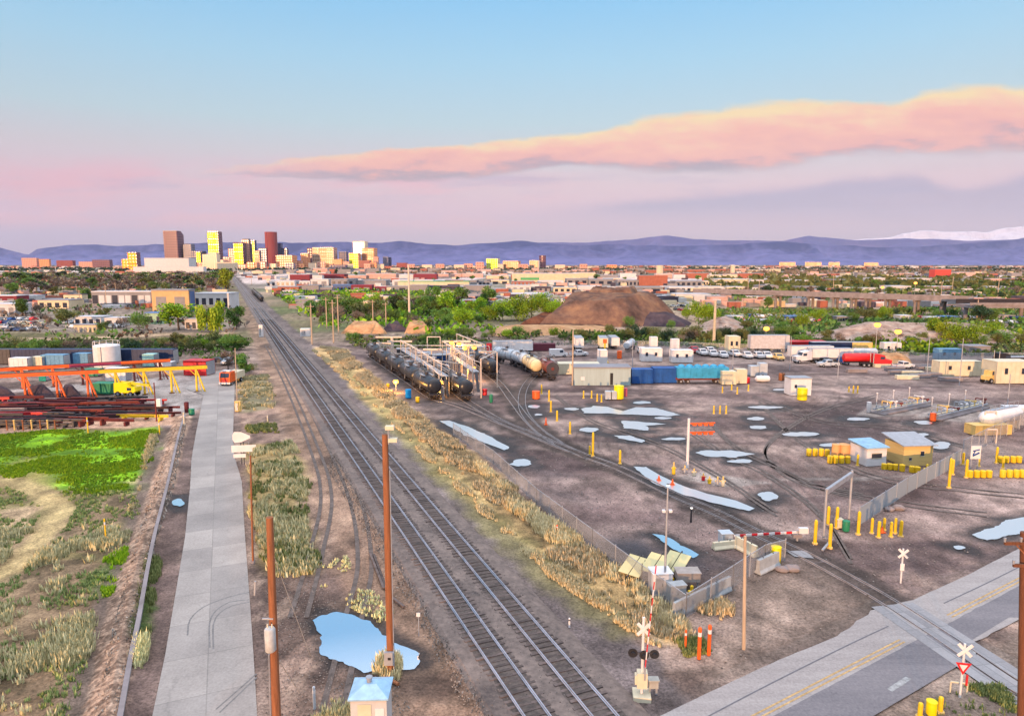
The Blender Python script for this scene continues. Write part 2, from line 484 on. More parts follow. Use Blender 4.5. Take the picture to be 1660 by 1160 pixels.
# ---------------------------------------------------------------- survey lines on the ground
SL = ray(362, 428)[0] / ray(362, 428)[1]           # main line bearing (dx/dy)
TD = Vector((SL, 1, 0)).normalized(); TN = Vector((TD.y, -TD.x, 0))
LT0, RT0 = G(799.5, 1063.5), G(793.5, 943.5)
def along(P, y): return Vector((P.x + SL * (y - P.y), y, 0))
LEAD = [(1760,1170),(1648,1113),(1540,1040),(1440,975),(1380,940),(1300,897),(1230,865),(1160,830),(1090,800),(1000,757),(930,732),(870,708),(800,680),(745,658),(700,644),(660,617),(600,577)]
LEAD_W = spline([G(*p) for p in LEAD], 1.0)
BR = [spline([G(*p) for p in q], 1.0) for q in (
    [(935,734),(870,706),(815,684),(785,667),(757,650),(735,634),(690,601)],
    [(1000,757),(930,731),(885,707),(855,680),(830,648),(806,618),(770,592)],
    [(905,718),(872,695),(850,668),(846,645),(852,625),(868,606)])]
ROAD = [(1380,1190),(1430,1124),(1480,1100),(1533,1069),(1590,1036),(1654,1003),(1760,955),(1900,893),(1900,800),(1760,846),(1654,888),(1560,936),(1480,972),(1413,990),(1356,1031),(1250,1075),(1160,1117),(1060,1165),(960,1215),(960,1300),(1240,1300)]
DRIVE = [(330,640),(318,700),(311,740),(308,790),(300,870),(285,960),(268,1060),(247,1160),(225,1260),(420,1260),(417,1160),(411,1060),(404,960),(396,850),(392,780),(379,735),(378,700),(380,640),(381,612),(366,598),(338,606),(318,612),(300,630)]
W2 = lambda pts: [G(*p) for p in pts]

PUDDLES = {
 'blue': [(508,1005),(520,996),(545,990),(575,996),(600,1005),(625,1030),(650,1045),(680,1058),(682,1070),(670,1083),(640,1086),(615,1080),(590,1090),(570,1080),(545,1068),(522,1060),(515,1040),(525,1030),(512,1020)],
 'a': [(712,682),(730,682),(760,692),(790,705),(826,724),(815,728),(780,715),(745,700)],
 'c': [(942,664),(960,657),(985,659),(1010,666),(1030,660),(1062,661),(1102,672),(1080,674),(1010,671),(950,669)],
 'd': [(1008,681),(1040,683),(1078,687),(1050,690),(1050,697),(1010,694)],
 'f': [(993,705),(1020,706),(1045,713),(1040,717),(1005,710)],
 'g': [(1122,733),(1150,729),(1190,730),(1222,735),(1190,741),(1140,739)],
 'h': [(1030,757),(1045,755),(1070,770),(1100,784),(1140,798),(1190,810),(1225,824),(1215,828),(1180,820),(1120,805),(1070,787),(1045,773)],
 'i': [(1058,865),(1075,867),(1137,900),(1125,905),(1090,888)],
 'j': [(1575,866),(1590,860),(1615,852),(1630,842),(1680,836),(1680,860),(1630,868),(1600,875)],
}
def ell(cx, cy, rx, ry, n=14): return [(cx + rx*math.cos(2*math.pi*k/n), cy + ry*math.sin(2*math.pi*k/n)) for k in range(n)]
for k, e in enumerate([(845,749,18,6),(955,696,16,3.5),(1092,711,18,2.6),(1075,677,12,2),(865,659,10,2.6),(870,672,8,2.2),(1200,747,22,2.8),(1244,804,13,7),(1240,660,30,2.4),(1225,678,14,2.4),(1232,692,12,2.8),
        (1300,703,30,3.4),(1352,721,25,3.2),(1390,679,18,2.6),(1487,704,16,2.6),(1497,685,14,2.6),(1526,722,17,6),(290,814,9,7),(1552,887,9,3.2),(930,662,11,2),(1040,652,14,1.8),(1570,654,16,1.8),(1270,632,16,1.4),(850,576,14,1.6)]):
    PUDDLES['e%d' % k] = ell(*e)
PUD_W = {k: W2(v) for k, v in PUDDLES.items()}

# ---------------------------------------------------------------- the ground sheet
def build_ground():
    rows = list(np.arange(1500, 436, -1.5)) + list(np.arange(435.5, 429.4, -0.5))
    Ys = np.array([G(830, r).y for r in rows] + [28000.0])
    xs = np.linspace(-1.3, 1.3, 1000)
    Yg, Xs = np.meshgrid(Ys, xs, indexing='ij')
    X = (Xs * Yg).ravel(); Y = Yg.ravel()
    n1 = fbm(X/9, Y/9, 5, 1); n2 = fbm(X/2.2, Y/2.2, 4, 2); n3 = fbm(X/40, Y/40, 4, 3); n4 = fbm(X/22 + n1*2, Y/5, 4, 4)
    col = np.zeros((X.size, 3)); rgh = np.full(X.size, 0.92)
    def lay(m, c, c2=None, f=None):
        c = np.array(c)
        if c2 is not None: c = c[None,:]*(1-f[:,None]) + np.array(c2)[None,:]*f[:,None]
        col[:] = col*(1-m[:,None]) + c*m[:,None]
    def region(poly, feather, amp=0.0, nz=None, px=True):
        W = W2(poly) if px else poly
        a = np.array([(p[0], p[1]) for p in W]); lo = a.min(0) - 12 - feather; hi = a.max(0) + 12 + feather
        sel = (X > lo[0]) & (X < hi[0]) & (Y > lo[1]) & (Y < hi[1])
        m = np.zeros(X.size)
        d = poly_sd(X[sel], Y[sel], W)
        if amp: d = d + ((n2 if nz is None else nz)[sel] - 0.5) * 2 * amp
        m[sel] = 1 - sstep(-feather, feather, d)
        return m
    def stroke(pts, half, feather, amp=0.0, px=True):
        W = W2(pts) if px else pts
        a = np.array([(p[0], p[1]) for p in W]); lo = a.min(0) - half - 6; hi = a.max(0) + half + 6
        sel = (X > lo[0]) & (X < hi[0]) & (Y > lo[1]) & (Y < hi[1]); m = np.zeros(X.size)
        d = line_d(X[sel], Y[sel], W) + (n2[sel] - 0.5) * 2 * amp
        m[sel] = 1 - sstep(half - feather, half + feather, d); return m
    one = np.ones(X.size)
    t = sstep(0.33, 0.68, n1*0.55 + n2*0.45)
    lay(one, C(104,90,88), C(158,140,134), t)
    lay(sstep(0.52, 0.66, n4) * 0.7, C(80,68,68))
    lay(sstep(0.56, 0.68, fbm(X/3.5, Y/3.5, 4, 61)) * 0.45, C(84,72,70))
    lay(sstep(0.58, 0.70, fbm(X/5, Y/4, 4, 62)) * 0.5, C(178,158,150))
    lay(sstep(0.58, 0.75, n3) * 0.5, C(168,150,140))
    # yard: mauve mud, darker damp tracks
    yard = [(640,560),(1700,560),(1900,700),(1900,800),(1400,980),(1150,900),(960,880),(800,740),(700,660),(560,570)]
    m = region(yard, 3, 3); lay(m, C(112,97,98), C(152,136,134), sstep(0.3, 0.7, n1*0.4 + n4*0.6))
    lay(m * sstep(0.54, 0.66, fbm(X/26, Y/10, 5, 9)) * 0.75, C(82,70,74))
    lay(m * sstep(0.60, 0.70, fbm(X/34, Y/7, 5, 19)) * 0.5, C(172,156,152))
    # worn wheel ruts curling over the yard
    rut = np.abs(np.sin((line_d(X, Y, W2([(1420,880),(1280,760),(1180,690),(1280,640)])) + n1*3) * 2.1))
    lay(m * sstep(0.86, 0.99, rut) * sstep(0.45, 0.6, n3) * 0.5, C(88,76,78))
    # far plain
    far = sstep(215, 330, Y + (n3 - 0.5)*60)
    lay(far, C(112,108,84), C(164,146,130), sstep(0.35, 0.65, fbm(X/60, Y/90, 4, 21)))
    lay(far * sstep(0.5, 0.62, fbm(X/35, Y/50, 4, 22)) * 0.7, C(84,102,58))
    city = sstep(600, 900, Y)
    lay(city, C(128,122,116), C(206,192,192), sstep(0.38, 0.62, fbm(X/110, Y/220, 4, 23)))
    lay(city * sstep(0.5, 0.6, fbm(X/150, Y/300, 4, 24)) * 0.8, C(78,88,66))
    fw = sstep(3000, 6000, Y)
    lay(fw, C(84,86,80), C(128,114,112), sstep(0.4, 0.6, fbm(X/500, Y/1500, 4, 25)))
    wood = region([(-600,520),(-600,446),(380,446),(392,470),(395,530),(395,552),(-300,555)], 12, 8, n1)
    lay(wood * 0.9, C(104,86,74), C(116,112,76), sstep(0.4, 0.6, fbm(X/25, Y/25, 4, 26)))
    lots = region([(-300,540),(-300,497),(110,492),(250,505),(390,520),(390,538)], 6, 4, n1)
    lay(lots*0.7, C(130,122,118), C(166,154,148), n1)
    # raised dirt road across the left
    lay(stroke([(-300,552),(120,549),(260,542),(360,540)], 5, 2, 1)*0.9, C(182,160,136))
    # concrete yard of the steel works
    lay(region([(-200,640),(0,632),(330,606),(385,596),(385,640),(300,668),(0,680),(-200,690)], 1.5, 1.2), C(150,146,148), C(168,163,165), n1)
    lay(region([(-200,690),(-200,642),(120,632),(268,655),(262,682),(60,694)], 1.5, 2.0), C(66,56,58), C(110,88,84), n2)
    # left field
    field = [(-700,712),(0,706),(120,694),(258,690),(268,700),(200,900),(150,1020),(90,1300),(-900,1300)]
    m = region(field, 1.0, 0.8)
    lay(m, C(122,104,86), C(170,150,124), sstep(0.35, 0.65, n1))
    g1 = fbm(X/5, Y/5, 4, 31); 
    lay(m * sstep(0.55, 0.68, g1) * 0.6, C(96,102,60), C(130,126,82), n2)
    lay(m * sstep(0.58, 0.68, fbm(X/3, Y/3, 4, 33)) * 0.7, C(84,74,58))
    grn = region([(-400,712),(0,706),(110,696),(246,698),(250,712),(244,740),(222,765),(204,795),(150,802),(95,782),(30,772),(-20,762),(-500,760)], 2.0, 4.0, g1)
    lay(grn, C(96,140,30), C(136,192,26), sstep(0.38, 0.6, fbm(X/6, Y/4, 4, 66)))
    lay(region([(30,735),(80,742),(95,760),(60,790),(20,800),(0,780)], 2.5, 3.0, g1)*0.8, C(150,138,92))
    lay(stroke([(-60,960),(20,920),(70,865),(100,825),(60,792),(0,775)], 1.3, 0.8, 0.7)*0.85, C(182,164,122))
    lay(region([(175,905),(205,890),(200,930),(180,960),(150,945)], 1.0, 1.6, g1)*0.8, C(76,120,26))
    # two dark lanes beside the bank
    lay(stroke([(255,700),(245,760),(215,860),(192,940),(165,1020),(120,1180),(90,1300)], 1.2, 0.7, 0.6)*0.9, C(98,88,86), C(126,112,104), n2)
    lay(region([(0,702),(0,692),(120,680),(268,674),(300,674),(296,688),(255,690),(120,694)], 0.6, 0.6)*0.95, C(178,146,130), C(196,168,148), n2)
    # stony bank
    bank_pts = [(297,676),(285,712),(265,790),(235,880),(213,960),(195,1060),(178,1160),(150,1300)]
    BW = W2(bank_pts); db = line_d(X, Y, BW)
    bankm = 1 - sstep(1.25, 1.75, db + (n2-0.5)*0.7)
    lay(bankm, C(118,100,90), C(176,154,140), sstep(0.3, 0.7, vnoise(X*4.5, Y*4.5, 41)*0.6 + n2*0.4))
    # verge between bank and drive
    lay(region([(305,690),(318,700),(308,790),(300,870),(285,960),(268,1060),(240,1200),(205,1200),(215,1060),(238,920),(262,850),(290,760)], 0.5, 0.8), C(92,80,80), C(136,118,114), n2)
    lay(region([(240,900),(258,905),(245,990),(235,1060),(222,1060),(228,980)], 0.5, 0.7)*sstep(0.4,0.55,g1), C(62,96,34), C(110,112,82), n2)
    # strip between drive and main line
    st = [(384,600),(440,585),(540,720),(620,860),(740,1040),(860,1240),(420,1240),(405,960),(394,780),(380,735)]
    m = region(st, 1.2, 0.6)
    lay(m, C(112,96,92), C(164,142,132), sstep(0.35, 0.65, n1*0.5+n2*0.5))
    lay(m*sstep(0.54, 0.66, fbm(X/4.5, Y/7, 4, 63)) * 0.7, C(84,72,70)); lay(m*sstep(0.6, 0.7, fbm(X/2, Y/5, 4, 64)) * 0.6, C(176,156,144))
    dlat = (X - LT0.x - SL*(Y - LT0.y)) * TD.y      # metres right of the left track
    brk = sstep(-9.5, -6.5, dlat + (n2-0.5)*2) * (1 - sstep(-2.6, -1.6, dlat)) * (Y < 420)
    lay(brk*0.85, C(118,96,84), C(160,136,120), n2)
    rutl = (np.exp(-((dlat + 12.4 + (n3-0.5)*3)/0.5)**2) + np.exp(-((dlat + 14.3 + (n3-0.5)*3)/0.5)**2)) * (Y < 300)
    lay(np.clip(rutl,0,1)*0.5*sstep(0.4,0.6,n1), C(92,78,74))
    blk = ((dlat > -2.4) & (dlat < 11.5) & (Y < 1500)) * 1.0
    blk = sstep(-3.0, -1.8, dlat + (n2-0.5)*1.2) * (1 - sstep(9.4 , 10.8, dlat + (n2-0.5)*2.4)) * (Y < 1600)
    lay(blk, C(98,90,94), C(128,119,121), n2)
    mid = np.exp(-((dlat-2.0)/1.2)**2) * (Y < 1600)
    lay(blk*sstep(150,260,Y), C(82,74,76), C(112,102,104), n2)
    lay(mid*0.8*(Y<200), C(118,110,116), C(140,132,136), n2)
    # wide siding ground near the far junction
    lay(region([(405,470),(440,500),(505,560),(560,575),(545,600),(470,560),(385,455)], 2, 2)*0.8, C(104,96,98), C(132,122,122), n1)
    for ex,ey,rx,ry in [(430,622,14,5),(405,600,10,4),(530,747,26,8),(500,865,22,5),(575,880,9,7),(470,935,60,5),(560,1095,60,10),(700,1110,60,14),(640,800,14,8),(440,560,20,4),(560,980,30,10),(820,1130,50,14),(760,985,20,8),(1120,1090,70,12),(1240,960,60,10),(1330,880,50,6),(1400,930,50,6)]:
        lay(region(ell(ex,ey,rx,ry), 1.0, 1.4, g1)*0.75, C(70,60,58))
    # sage & weeds
    lay(region([(392,720),(470,715),(490,740),(500,860),(515,930),(430,930),(408,800)], 1.0, 1.6, g1), C(120,108,76), C(172,154,112), n2)
    lay(region([(384,615),(430,610),(446,650),(440,664),(392,668)], 1.0, 1.6, g1)*0.9, C(116,120,94), C(164,152,126), n2)
    # dry grass belt
    belt = [(506,562),(560,566),(640,640),(720,702),(790,752),(870,830),(960,890),(1040,952),(1112,1000),(1120,1040),(1075,1048),(1006,1000),(910,936),(814,860),(714,770),(610,668),(546,602)]
    m = region(belt, 0.8, 1.6, g1); lay(m, C(124,108,80), C(206,178,130), sstep(0.36, 0.64, n2*0.7 + n1*0.3))
    lay(stroke([(560,600),(640,690),(740,790),(830,880),(930,955),(1010,1010)], 1.6, 1.2, 1.2)*0.6, C(150,144,96))
    # leads' ballast
    for q in [LEAD_W[::6]] + [b[::6] for b in BR]:
        m = stroke(q, 2.3, 0.8, 0.9, px=False); lay(m*0.95, C(60,53,53), C(98,88,86), n2)
    lay(region([(600,575),(640,570),(720,620),(790,650),(800,690),(860,720),(760,680),(700,660),(640,630)], 2, 2)*0.8, C(80,72,76), C(112,104,104), n2)
    # concrete pads in the yard
    for q in ([(1390,672),(1412,655),(1480,650),(1530,655),(1480,672),(1420,676)], [(1480,676),(1520,655),(1590,650),(1640,665),(1560,684)], [(1100,772),(1140,764),(1250,782),(1170,790)], [(1395,778),(1480,770),(1250,776)]):
        lay(region(q, 0.6, 0.8)*0.75, C(166,160,160))
    # gravel apron & dirt by the street
    lay(region([(1180,925),(1290,905),(1420,975),(1360,1020),(1150,1110),(1120,1060),(1180,1000)], 2, 2)*0.6, C(132,120,114), C(160,146,138), n2)
    lay(region([(1400,1180),(1440,1128),(1560,1065),(1700,1000),(1800,1100),(1700,1250)], 1.5, 1.2)*0.8, C(120,108,104), C(158,146,138), n2)
    # damp mud round the puddles
    for k, q in PUD_W.items():
        c = sum((Vector(p) for p in q), Vector()) / len(q)
        wd = 0.012 * c.y + 0.3
        a_ = np.array([(p.x, p.y) for p in q]); sel = (X > a_[:,0].min()-5*wd) & (X < a_[:,0].max()+5*wd) & (Y > a_[:,1].min()-9*wd) & (Y < a_[:,1].max()+9*wd)
        m = np.zeros(X.size); m[sel] = 1 - sstep(-wd*.4, wd*1.3, poly_sd(X[sel], Y[sel], q) - wd*0.7 + (n2[sel]-.5)*wd*2.6)
        lay(m * 0.9, C(44,38,38)); rgh[:] = rgh*(1-m) + 0.45*m
    m = region([(955,880),(1040,872),(1075,900),(1060,925),(985,915)], 2, 1.5, g1); lay(m*0.95, C(56,56,66)); rgh[:] = rgh*(1-m) + 0.4*m
    m = region([(1060,920),(1120,905),(1195,915),(1150,940)], 2, 1.5, g1); lay(m*0.7, C(80,76,86))
    for q in ([(860,780),(930,800),(945,812),(900,806)], [(830,735),(880,760),(930,770),(880,775)]):
        m = region(q, 2, 1.5, g1); lay(m*0.6, C(84,76,80)); rgh[:] = rgh*(1-m*.6) + 0.5*m*.6
    # grain
    gr = 0.86 + 0.28 * vnoise(X*1.7, Y*1.7, 51)
    mot = np.clip(0.42 + 1.16*fbm(X/1.6, Y/2.6, 5, 71), 0.55, 1.4) * np.clip(0.5 + fbm(X/14, Y/9, 5, 72), 0.68, 1.25)
    mot = np.where(Y < 420, mot, 1.0)
    col *= mot[:,None]
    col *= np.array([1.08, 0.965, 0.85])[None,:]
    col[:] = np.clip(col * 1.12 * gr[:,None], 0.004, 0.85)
    # low relief
    Z = (n2 - 0.5) * 0.10 * (Y < 260)
    Z += bankm * 0.55 * np.clip(1 - db/1.7, 0, 1)
    Z -= 0.06 * (Y < 260)
    ny, nx = Yg.shape
    V = np.stack([X, Y, Z], -1).astype(np.float32)
    me = bpy.data.meshes.new('ground')
    idx = np.arange(ny*nx, dtype=np.int32).reshape(ny, nx)
    Fq = np.stack([idx[:-1,:-1], idx[:-1,1:], idx[1:,1:], idx[1:,:-1]], -1).reshape(-1, 4)
    me.vertices.add(len(V)); me.vertices.foreach_set('co', V.ravel())
    me.loops.add(Fq.size); me.loops.foreach_set('vertex_index', Fq.ravel())
    me.polygons.add(len(Fq)); me.polygons.foreach_set('loop_start', np.arange(0, Fq.size, 4, dtype=np.int32))
    me.polygons.foreach_set('use_smooth', np.ones(len(Fq), bool))
    me.update(calc_edges=True)
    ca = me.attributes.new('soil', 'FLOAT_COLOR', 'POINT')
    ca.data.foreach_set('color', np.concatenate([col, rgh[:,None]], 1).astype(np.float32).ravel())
    o = bpy.data.objects.new('ground', me); COL.objects.link(o); tag(o, kind='structure')
    m = bpy.data.materials.new('soil'); m.use_nodes = True
    N, L = m.node_tree.nodes, m.node_tree.links; b = N['Principled BSDF']
    a = N.new('ShaderNodeAttribute'); a.attribute_name = 'soil'
    g = N.new('ShaderNodeNewGeometry')
    def nz(s, d): 
        n = N.new('ShaderNodeTexNoise'); n.inputs['Scale'].default_value = s; n.inputs['Detail'].default_value = d; n.inputs['Roughness'].default_value = 0.7
        L.new(g.outputs['Position'], n.inputs['Vector']); return n.outputs['Fac']
    f1, f2 = nz(5.0, 5), nz(0.35, 6)
    mr = N.new('ShaderNodeMapRange'); mr.inputs['From Min'].default_value = 0.3; mr.inputs['From Max'].default_value = 0.7; mr.inputs['To Min'].default_value = 0.42; mr.inputs['To Max'].default_value = 1.52
    L.new(f1, mr.inputs['Value'])
    mr2 = N.new('ShaderNodeMapRange'); mr2.inputs['From Min'].default_value = 0.3; mr2.inputs['From Max'].default_value = 0.7; mr2.inputs['To Min'].default_value = 0.8; mr2.inputs['To Max'].default_value = 1.2
    L.new(f2, mr2.inputs['Value'])
    mu = N.new('ShaderNodeMath'); mu.operation = 'MULTIPLY'; L.new(mr.outputs[0], mu.inputs[0]); L.new(mr2.outputs[0], mu.inputs[1])
    vm = N.new('ShaderNodeVectorMath'); vm.operation = 'SCALE'; L.new(a.outputs['Color'], vm.inputs[0]); L.new(mu.outputs[0], vm.inputs['Scale'])
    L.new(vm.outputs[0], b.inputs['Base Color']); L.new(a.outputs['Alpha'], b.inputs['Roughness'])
    b.inputs['Specular IOR Level'].default_value = 0.25
    bp = N.new('ShaderNodeBump'); bp.inputs['Strength'].default_value = 0.8; bp.inputs['Distance'].default_value = 0.16
    L.new(f1, bp.inputs['Height']); L.new(bp.outputs[0], b.inputs['Normal'])
    me.materials.append(m)
build_ground()
m_plain = mat('plain_soil', C(110,102,94), 0.95, var=0.3, scale=0.004)
pl = MB(); pl.add([(-58000,-380,-0.6),(58000,-380,-0.6),(58000,61000,-0.6),(-58000,61000,-0.6)], [(0,1,2,3)])
tag(pl.build('plain', m_plain), kind='structure')

# ---------------------------------------------------------------- puddles
def water_mat():
    m = bpy.data.materials.new('puddle_water'); m.use_nodes = True
    N, L = m.node_tree.nodes, m.node_tree.links; b = N['Principled BSDF']
    b.inputs['Base Color'].default_value = (0.95, 0.95, 0.95, 1); b.inputs['Metallic'].default_value = 0.95
    b.inputs['Roughness'].default_value = 0.04
    nz = N.new('ShaderNodeTexNoise'); nz.inputs['Scale'].default_value = 1.2; bp = N.new('ShaderNodeBump'); bp.inputs['Strength'].default_value = 0.03; bp.inputs['Distance'].default_value = 0.02
    g = N.new('ShaderNodeNewGeometry'); L.new(g.outputs['Position'], nz.inputs['Vector']); L.new(nz.outputs['Fac'], bp.inputs['Height']); L.new(bp.outputs[0], b.inputs['Normal'])
    return m
m_water = water_mat()
m_silt = m_water.copy(); m_silt.name = 'silty_water'; m_silt.node_tree.nodes['Principled BSDF'].inputs['Roughness'].default_value = 0.32; m_silt.node_tree.nodes['Principled BSDF'].inputs['Base Color'].default_value = (0.92, 0.85, 0.81, 1)
def rough_outline(P, step, amp, seed):
    P = [Vector(p) for p in P]; c = sum(P, Vector()) / len(P); out = []
    for a, b in zip(P, P[1:] + P[:1]):
        n = max(1, int((b - a).length / step))
        for k in range(n):
            out.append(a + (b - a) * (k / n))
    q = np.array([(p.x, p.y) for p in out])
    nz = (fbm(q[:,0]/ (amp*3.2), q[:,1]/(amp*3.2), 3, seed) - 0.5) * 2.6 * amp
    return [p + (p - c).normalized() * float(d) for p, d in zip(out, nz)]
from mathutils.geometry import tessellate_polygon
def flat_sheet(name, P, z, m, kind='structure', parent=None):
    mb = MB(); vs = [(p[0], p[1], z) for p in P]
    tris = tessellate_polygon([[Vector(v) for v in vs]])
    fs = []
    for t in tris:
        a, b, c = (Vector(vs[i]) for i in t)
        fs.append(t if (b-a).cross(c-a).z > 0 else t[::-1])
    mb.add(vs, fs); o = mb.build(name, m, parent)
    if kind: tag(o, kind=kind)
    return o
for i, (k, q) in enumerate(PUD_W.items()):
    d = sum(p.y for p in q) / len(q)
    flat_sheet('puddle', rough_outline(rough_outline(q, 0.006*d, 0.0045*d + 0.12, i), 0.0025*d, 0.0016*d + 0.07, i+50), 0.004 if k != 'e17' else 0.01, m_water if k in ('blue','e17','i') else m_silt)

# ---------------------------------------------------------------- paved surfaces
def pave_mat(name, a, b, joint=None, cracks=True, streak=None, fine=6.0):
    m = bpy.data.materials.new(name); m.use_nodes = True
    N, L = m.node_tree.nodes, m.node_tree.links; bs = N['Principled BSDF']; bs.inputs['Roughness'].default_value = 0.85
    g = N.new('ShaderNodeNewGeometry')
    def nz(s, d, st=None):
        n = N.new('ShaderNodeTexNoise'); n.inputs['Scale'].default_value = s; n.inputs['Detail'].default_value = d; n.inputs['Roughness'].default_value = 0.65
        src = g.outputs['Position']
        if st:
            mp = N.new('ShaderNodeMapping'); mp.inputs['Rotation'].default_value = (0, 0, st[0]); mp.inputs['Scale'].default_value = st[1]
            L.new(src, mp.inputs['Vector']); src = mp.outputs['Vector']
        L.new(src, n.inputs['Vector']); return n.outputs['Fac']
    rp = N.new('ShaderNodeValToRGB'); rp.color_ramp.elements[0].position = 0.33; rp.color_ramp.elements[1].position = 0.68
    rp.color_ramp.elements[0].color = (*a, 1); rp.color_ramp.elements[1].color = (*b, 1)
    mixn = N.new('ShaderNodeMath'); mixn.operation = 'MULTIPLY_ADD'; mixn.inputs[1].default_value = 0.55
    L.new(nz(0.22, 7, streak), mixn.inputs[0])
    sc2 = N.new('ShaderNodeMath'); sc2.operation = 'MULTIPLY'; sc2.inputs[1].default_value = 0.45; L.new(nz(fine, 4), sc2.inputs[0]); L.new(sc2.outputs[0], mixn.inputs[2])
    L.new(mixn.outputs[0], rp.inputs[0]); out = rp.outputs[0]
    if joint:
        bt = N.new('ShaderNodeTexBrick'); mp = N.new('ShaderNodeMapping'); mp.inputs['Rotation'].default_value = (0, 0, joint[0]); mp.inputs['Location'].default_value = joint[3]
        L.new(g.outputs['Position'], mp.inputs['Vector']); L.new(mp.outputs[0], bt.inputs['Vector'])
        bt.offset = 0; bt.inputs['Scale'].default_value = 1; bt.inputs['Brick Width'].default_value = joint[1]; bt.inputs['Row Height'].default_value = joint[2]
        bt.inputs['Mortar Size'].default_value = 0.045; bt.inputs['Mortar Smooth'].default_value = 0.3
        bt.inputs['Color1'].default_value = (0.80,0.80,0.81,1); bt.inputs['Color2'].default_value = (1.10,1.09,1.08,1); bt.inputs['Mortar'].default_value = (0.72,0.72,0.72,1)
        mx = N.new('ShaderNodeMix'); mx.data_type = 'RGBA'; mx.blend_type = 'MULTIPLY'; mx.inputs[0].default_value = 1
        L.new(out, mx.inputs[6]); L.new(bt.outputs['Color'], mx.inputs[7]); out = mx.outputs[2]
    if cracks:
        vo = N.new('ShaderNodeTexVoronoi'); vo.feature = 'DISTANCE_TO_EDGE'; vo.inputs['Scale'].default_value = 0.16
        wv = N.new('ShaderNodeTexNoise'); wv.inputs['Scale'].default_value = 0.5; wv.inputs['Detail'].default_value = 4
        L.new(g.outputs['Position'], wv.inputs['Vector'])
        am = N.new('ShaderNodeVectorMath'); am.operation = 'MULTIPLY_ADD'; am.inputs[1].default_value = (3,3,0); L.new(wv.outputs['Color'], am.inputs[0]); L.new(g.outputs['Position'], am.inputs[2])
        L.new(am.outputs[0], vo.inputs['Vector'])
        mr = N.new('ShaderNodeMapRange'); mr.inputs['From Max'].default_value = 0.006; mr.inputs['To Min'].default_value = 0.86; L.new(vo.outputs['Distance'], mr.inputs['Value'])
        sm = N.new('ShaderNodeVectorMath'); sm.operation = 'SCALE'; L.new(out, sm.inputs[0]); L.new(mr.outputs[0], sm.inputs['Scale']); out = sm.outputs[0]
    L.new(out, bs.inputs['Base Color'])
    return m
da = math.atan2(G(330,960).x - G(345,640).x, G(330,960).y - G(345,640).y)
m_drive = pave_mat('drive_concrete', C(146,136,130), C(190,178,170), joint=(-0.399, 6.2, 4.9, (2.41,0,0)))
flat_sheet('concrete_road', rough_outline(W2(DRIVE), 0.8, 0.12, 3), 0.035, m_drive)
SD = (G(1654,939) - G(1229,1160)); SA = math.atan2(SD.y, SD.x); SD.normalize(); SNRM = Vector((SD.y, -SD.x, 0))
m_street = pave_mat('street_asphalt', C(138,128,126), C(186,176,172), streak=(-SA, (0.25, 2.2, 1)))
flat_sheet('street', rough_outline(W2(ROAD), 0.8, 0.16, 5), 0.035, m_street)
# darker right-hand lane surface
m_lane = pave_mat('lane_asphalt', C(98,94,100), C(146,138,140), streak=(-SA, (0.25, 2.2, 1)))
c0 = G(1229,1160)
def st_pt(a, b): return c0 + SD * a + SNRM * b
flat_sheet('street', rough_outline([st_pt(-12,0.5), st_pt(60,0.5), st_pt(60,3.9), st_pt(28,3.8), st_pt(26,2.5), st_pt(20,2.6), st_pt(18,3.7), st_pt(-12,3.6)], 0.9, 0.14, 8), 0.0395, m_lane)
m_yline = mat('road_paint_yellow', C(206,168,116), 0.8, var=0.5, scale=3)
m_wline = mat('road_paint_white', C(172,170,170), 0.85, var=0.5, scale=3)
dr = (G(1648,1113) - G(1440,975)); dr.z = 0; dr.normalize(); drn = Vector((dr.y, -dr.x, 0))
crossc = G(1500,1016)
tcross = (crossc - c0).dot(SD)
for off in (-0.17, 0.17):
    for a0, a1 in ((-14, tcross - 3.4), (tcross + 3.2, 70)):
        flat_sheet('road_marking', [st_pt(a0, off-0.065), st_pt(a0, off+0.065), st_pt(a1, off+0.065), st_pt(a1, off-0.065)][::-1], 0.046, m_yline)
flat_sheet('road_marking', rough_outline([st_pt(9.2,2.6), st_pt(11.6,2.5), st_pt(11.6,2.85), st_pt(9.2,2.95)], .3, .06, 2), 0.046, m_wline)
flat_sheet('road_marking', rough_outline([st_pt(tcross-1.2,2.9), st_pt(tcross-.2,2.9), st_pt(tcross-.2,3.6), st_pt(tcross-1.2,3.6)], .3, .05, 4), 0.046, m_wline)
m_pan = pave_mat('crossing_concrete', C(138,134,136), C(172,168,170), joint=(-math.atan2(dr.y, dr.x), 2.4, 1.1, (0,0,0)), cracks=False)
for lo, hi, e0, e1 in ((-1.9,-0.86,-3.4,7.5), (-0.62,0.62,-3.4,13), (0.86,1.9,-3.4,13)):
    flat_sheet('crossing_panel', [crossc + dr*a + drn*b for a, b in ((e0,lo),(e1,lo),(e1,hi),(e0,hi))], 0.052, m_pan)
flat_sheet('crossing_panel', [G(1275,893), G(1288,902), G(1320,905), G(1305,892)], 0.03, m_pan)
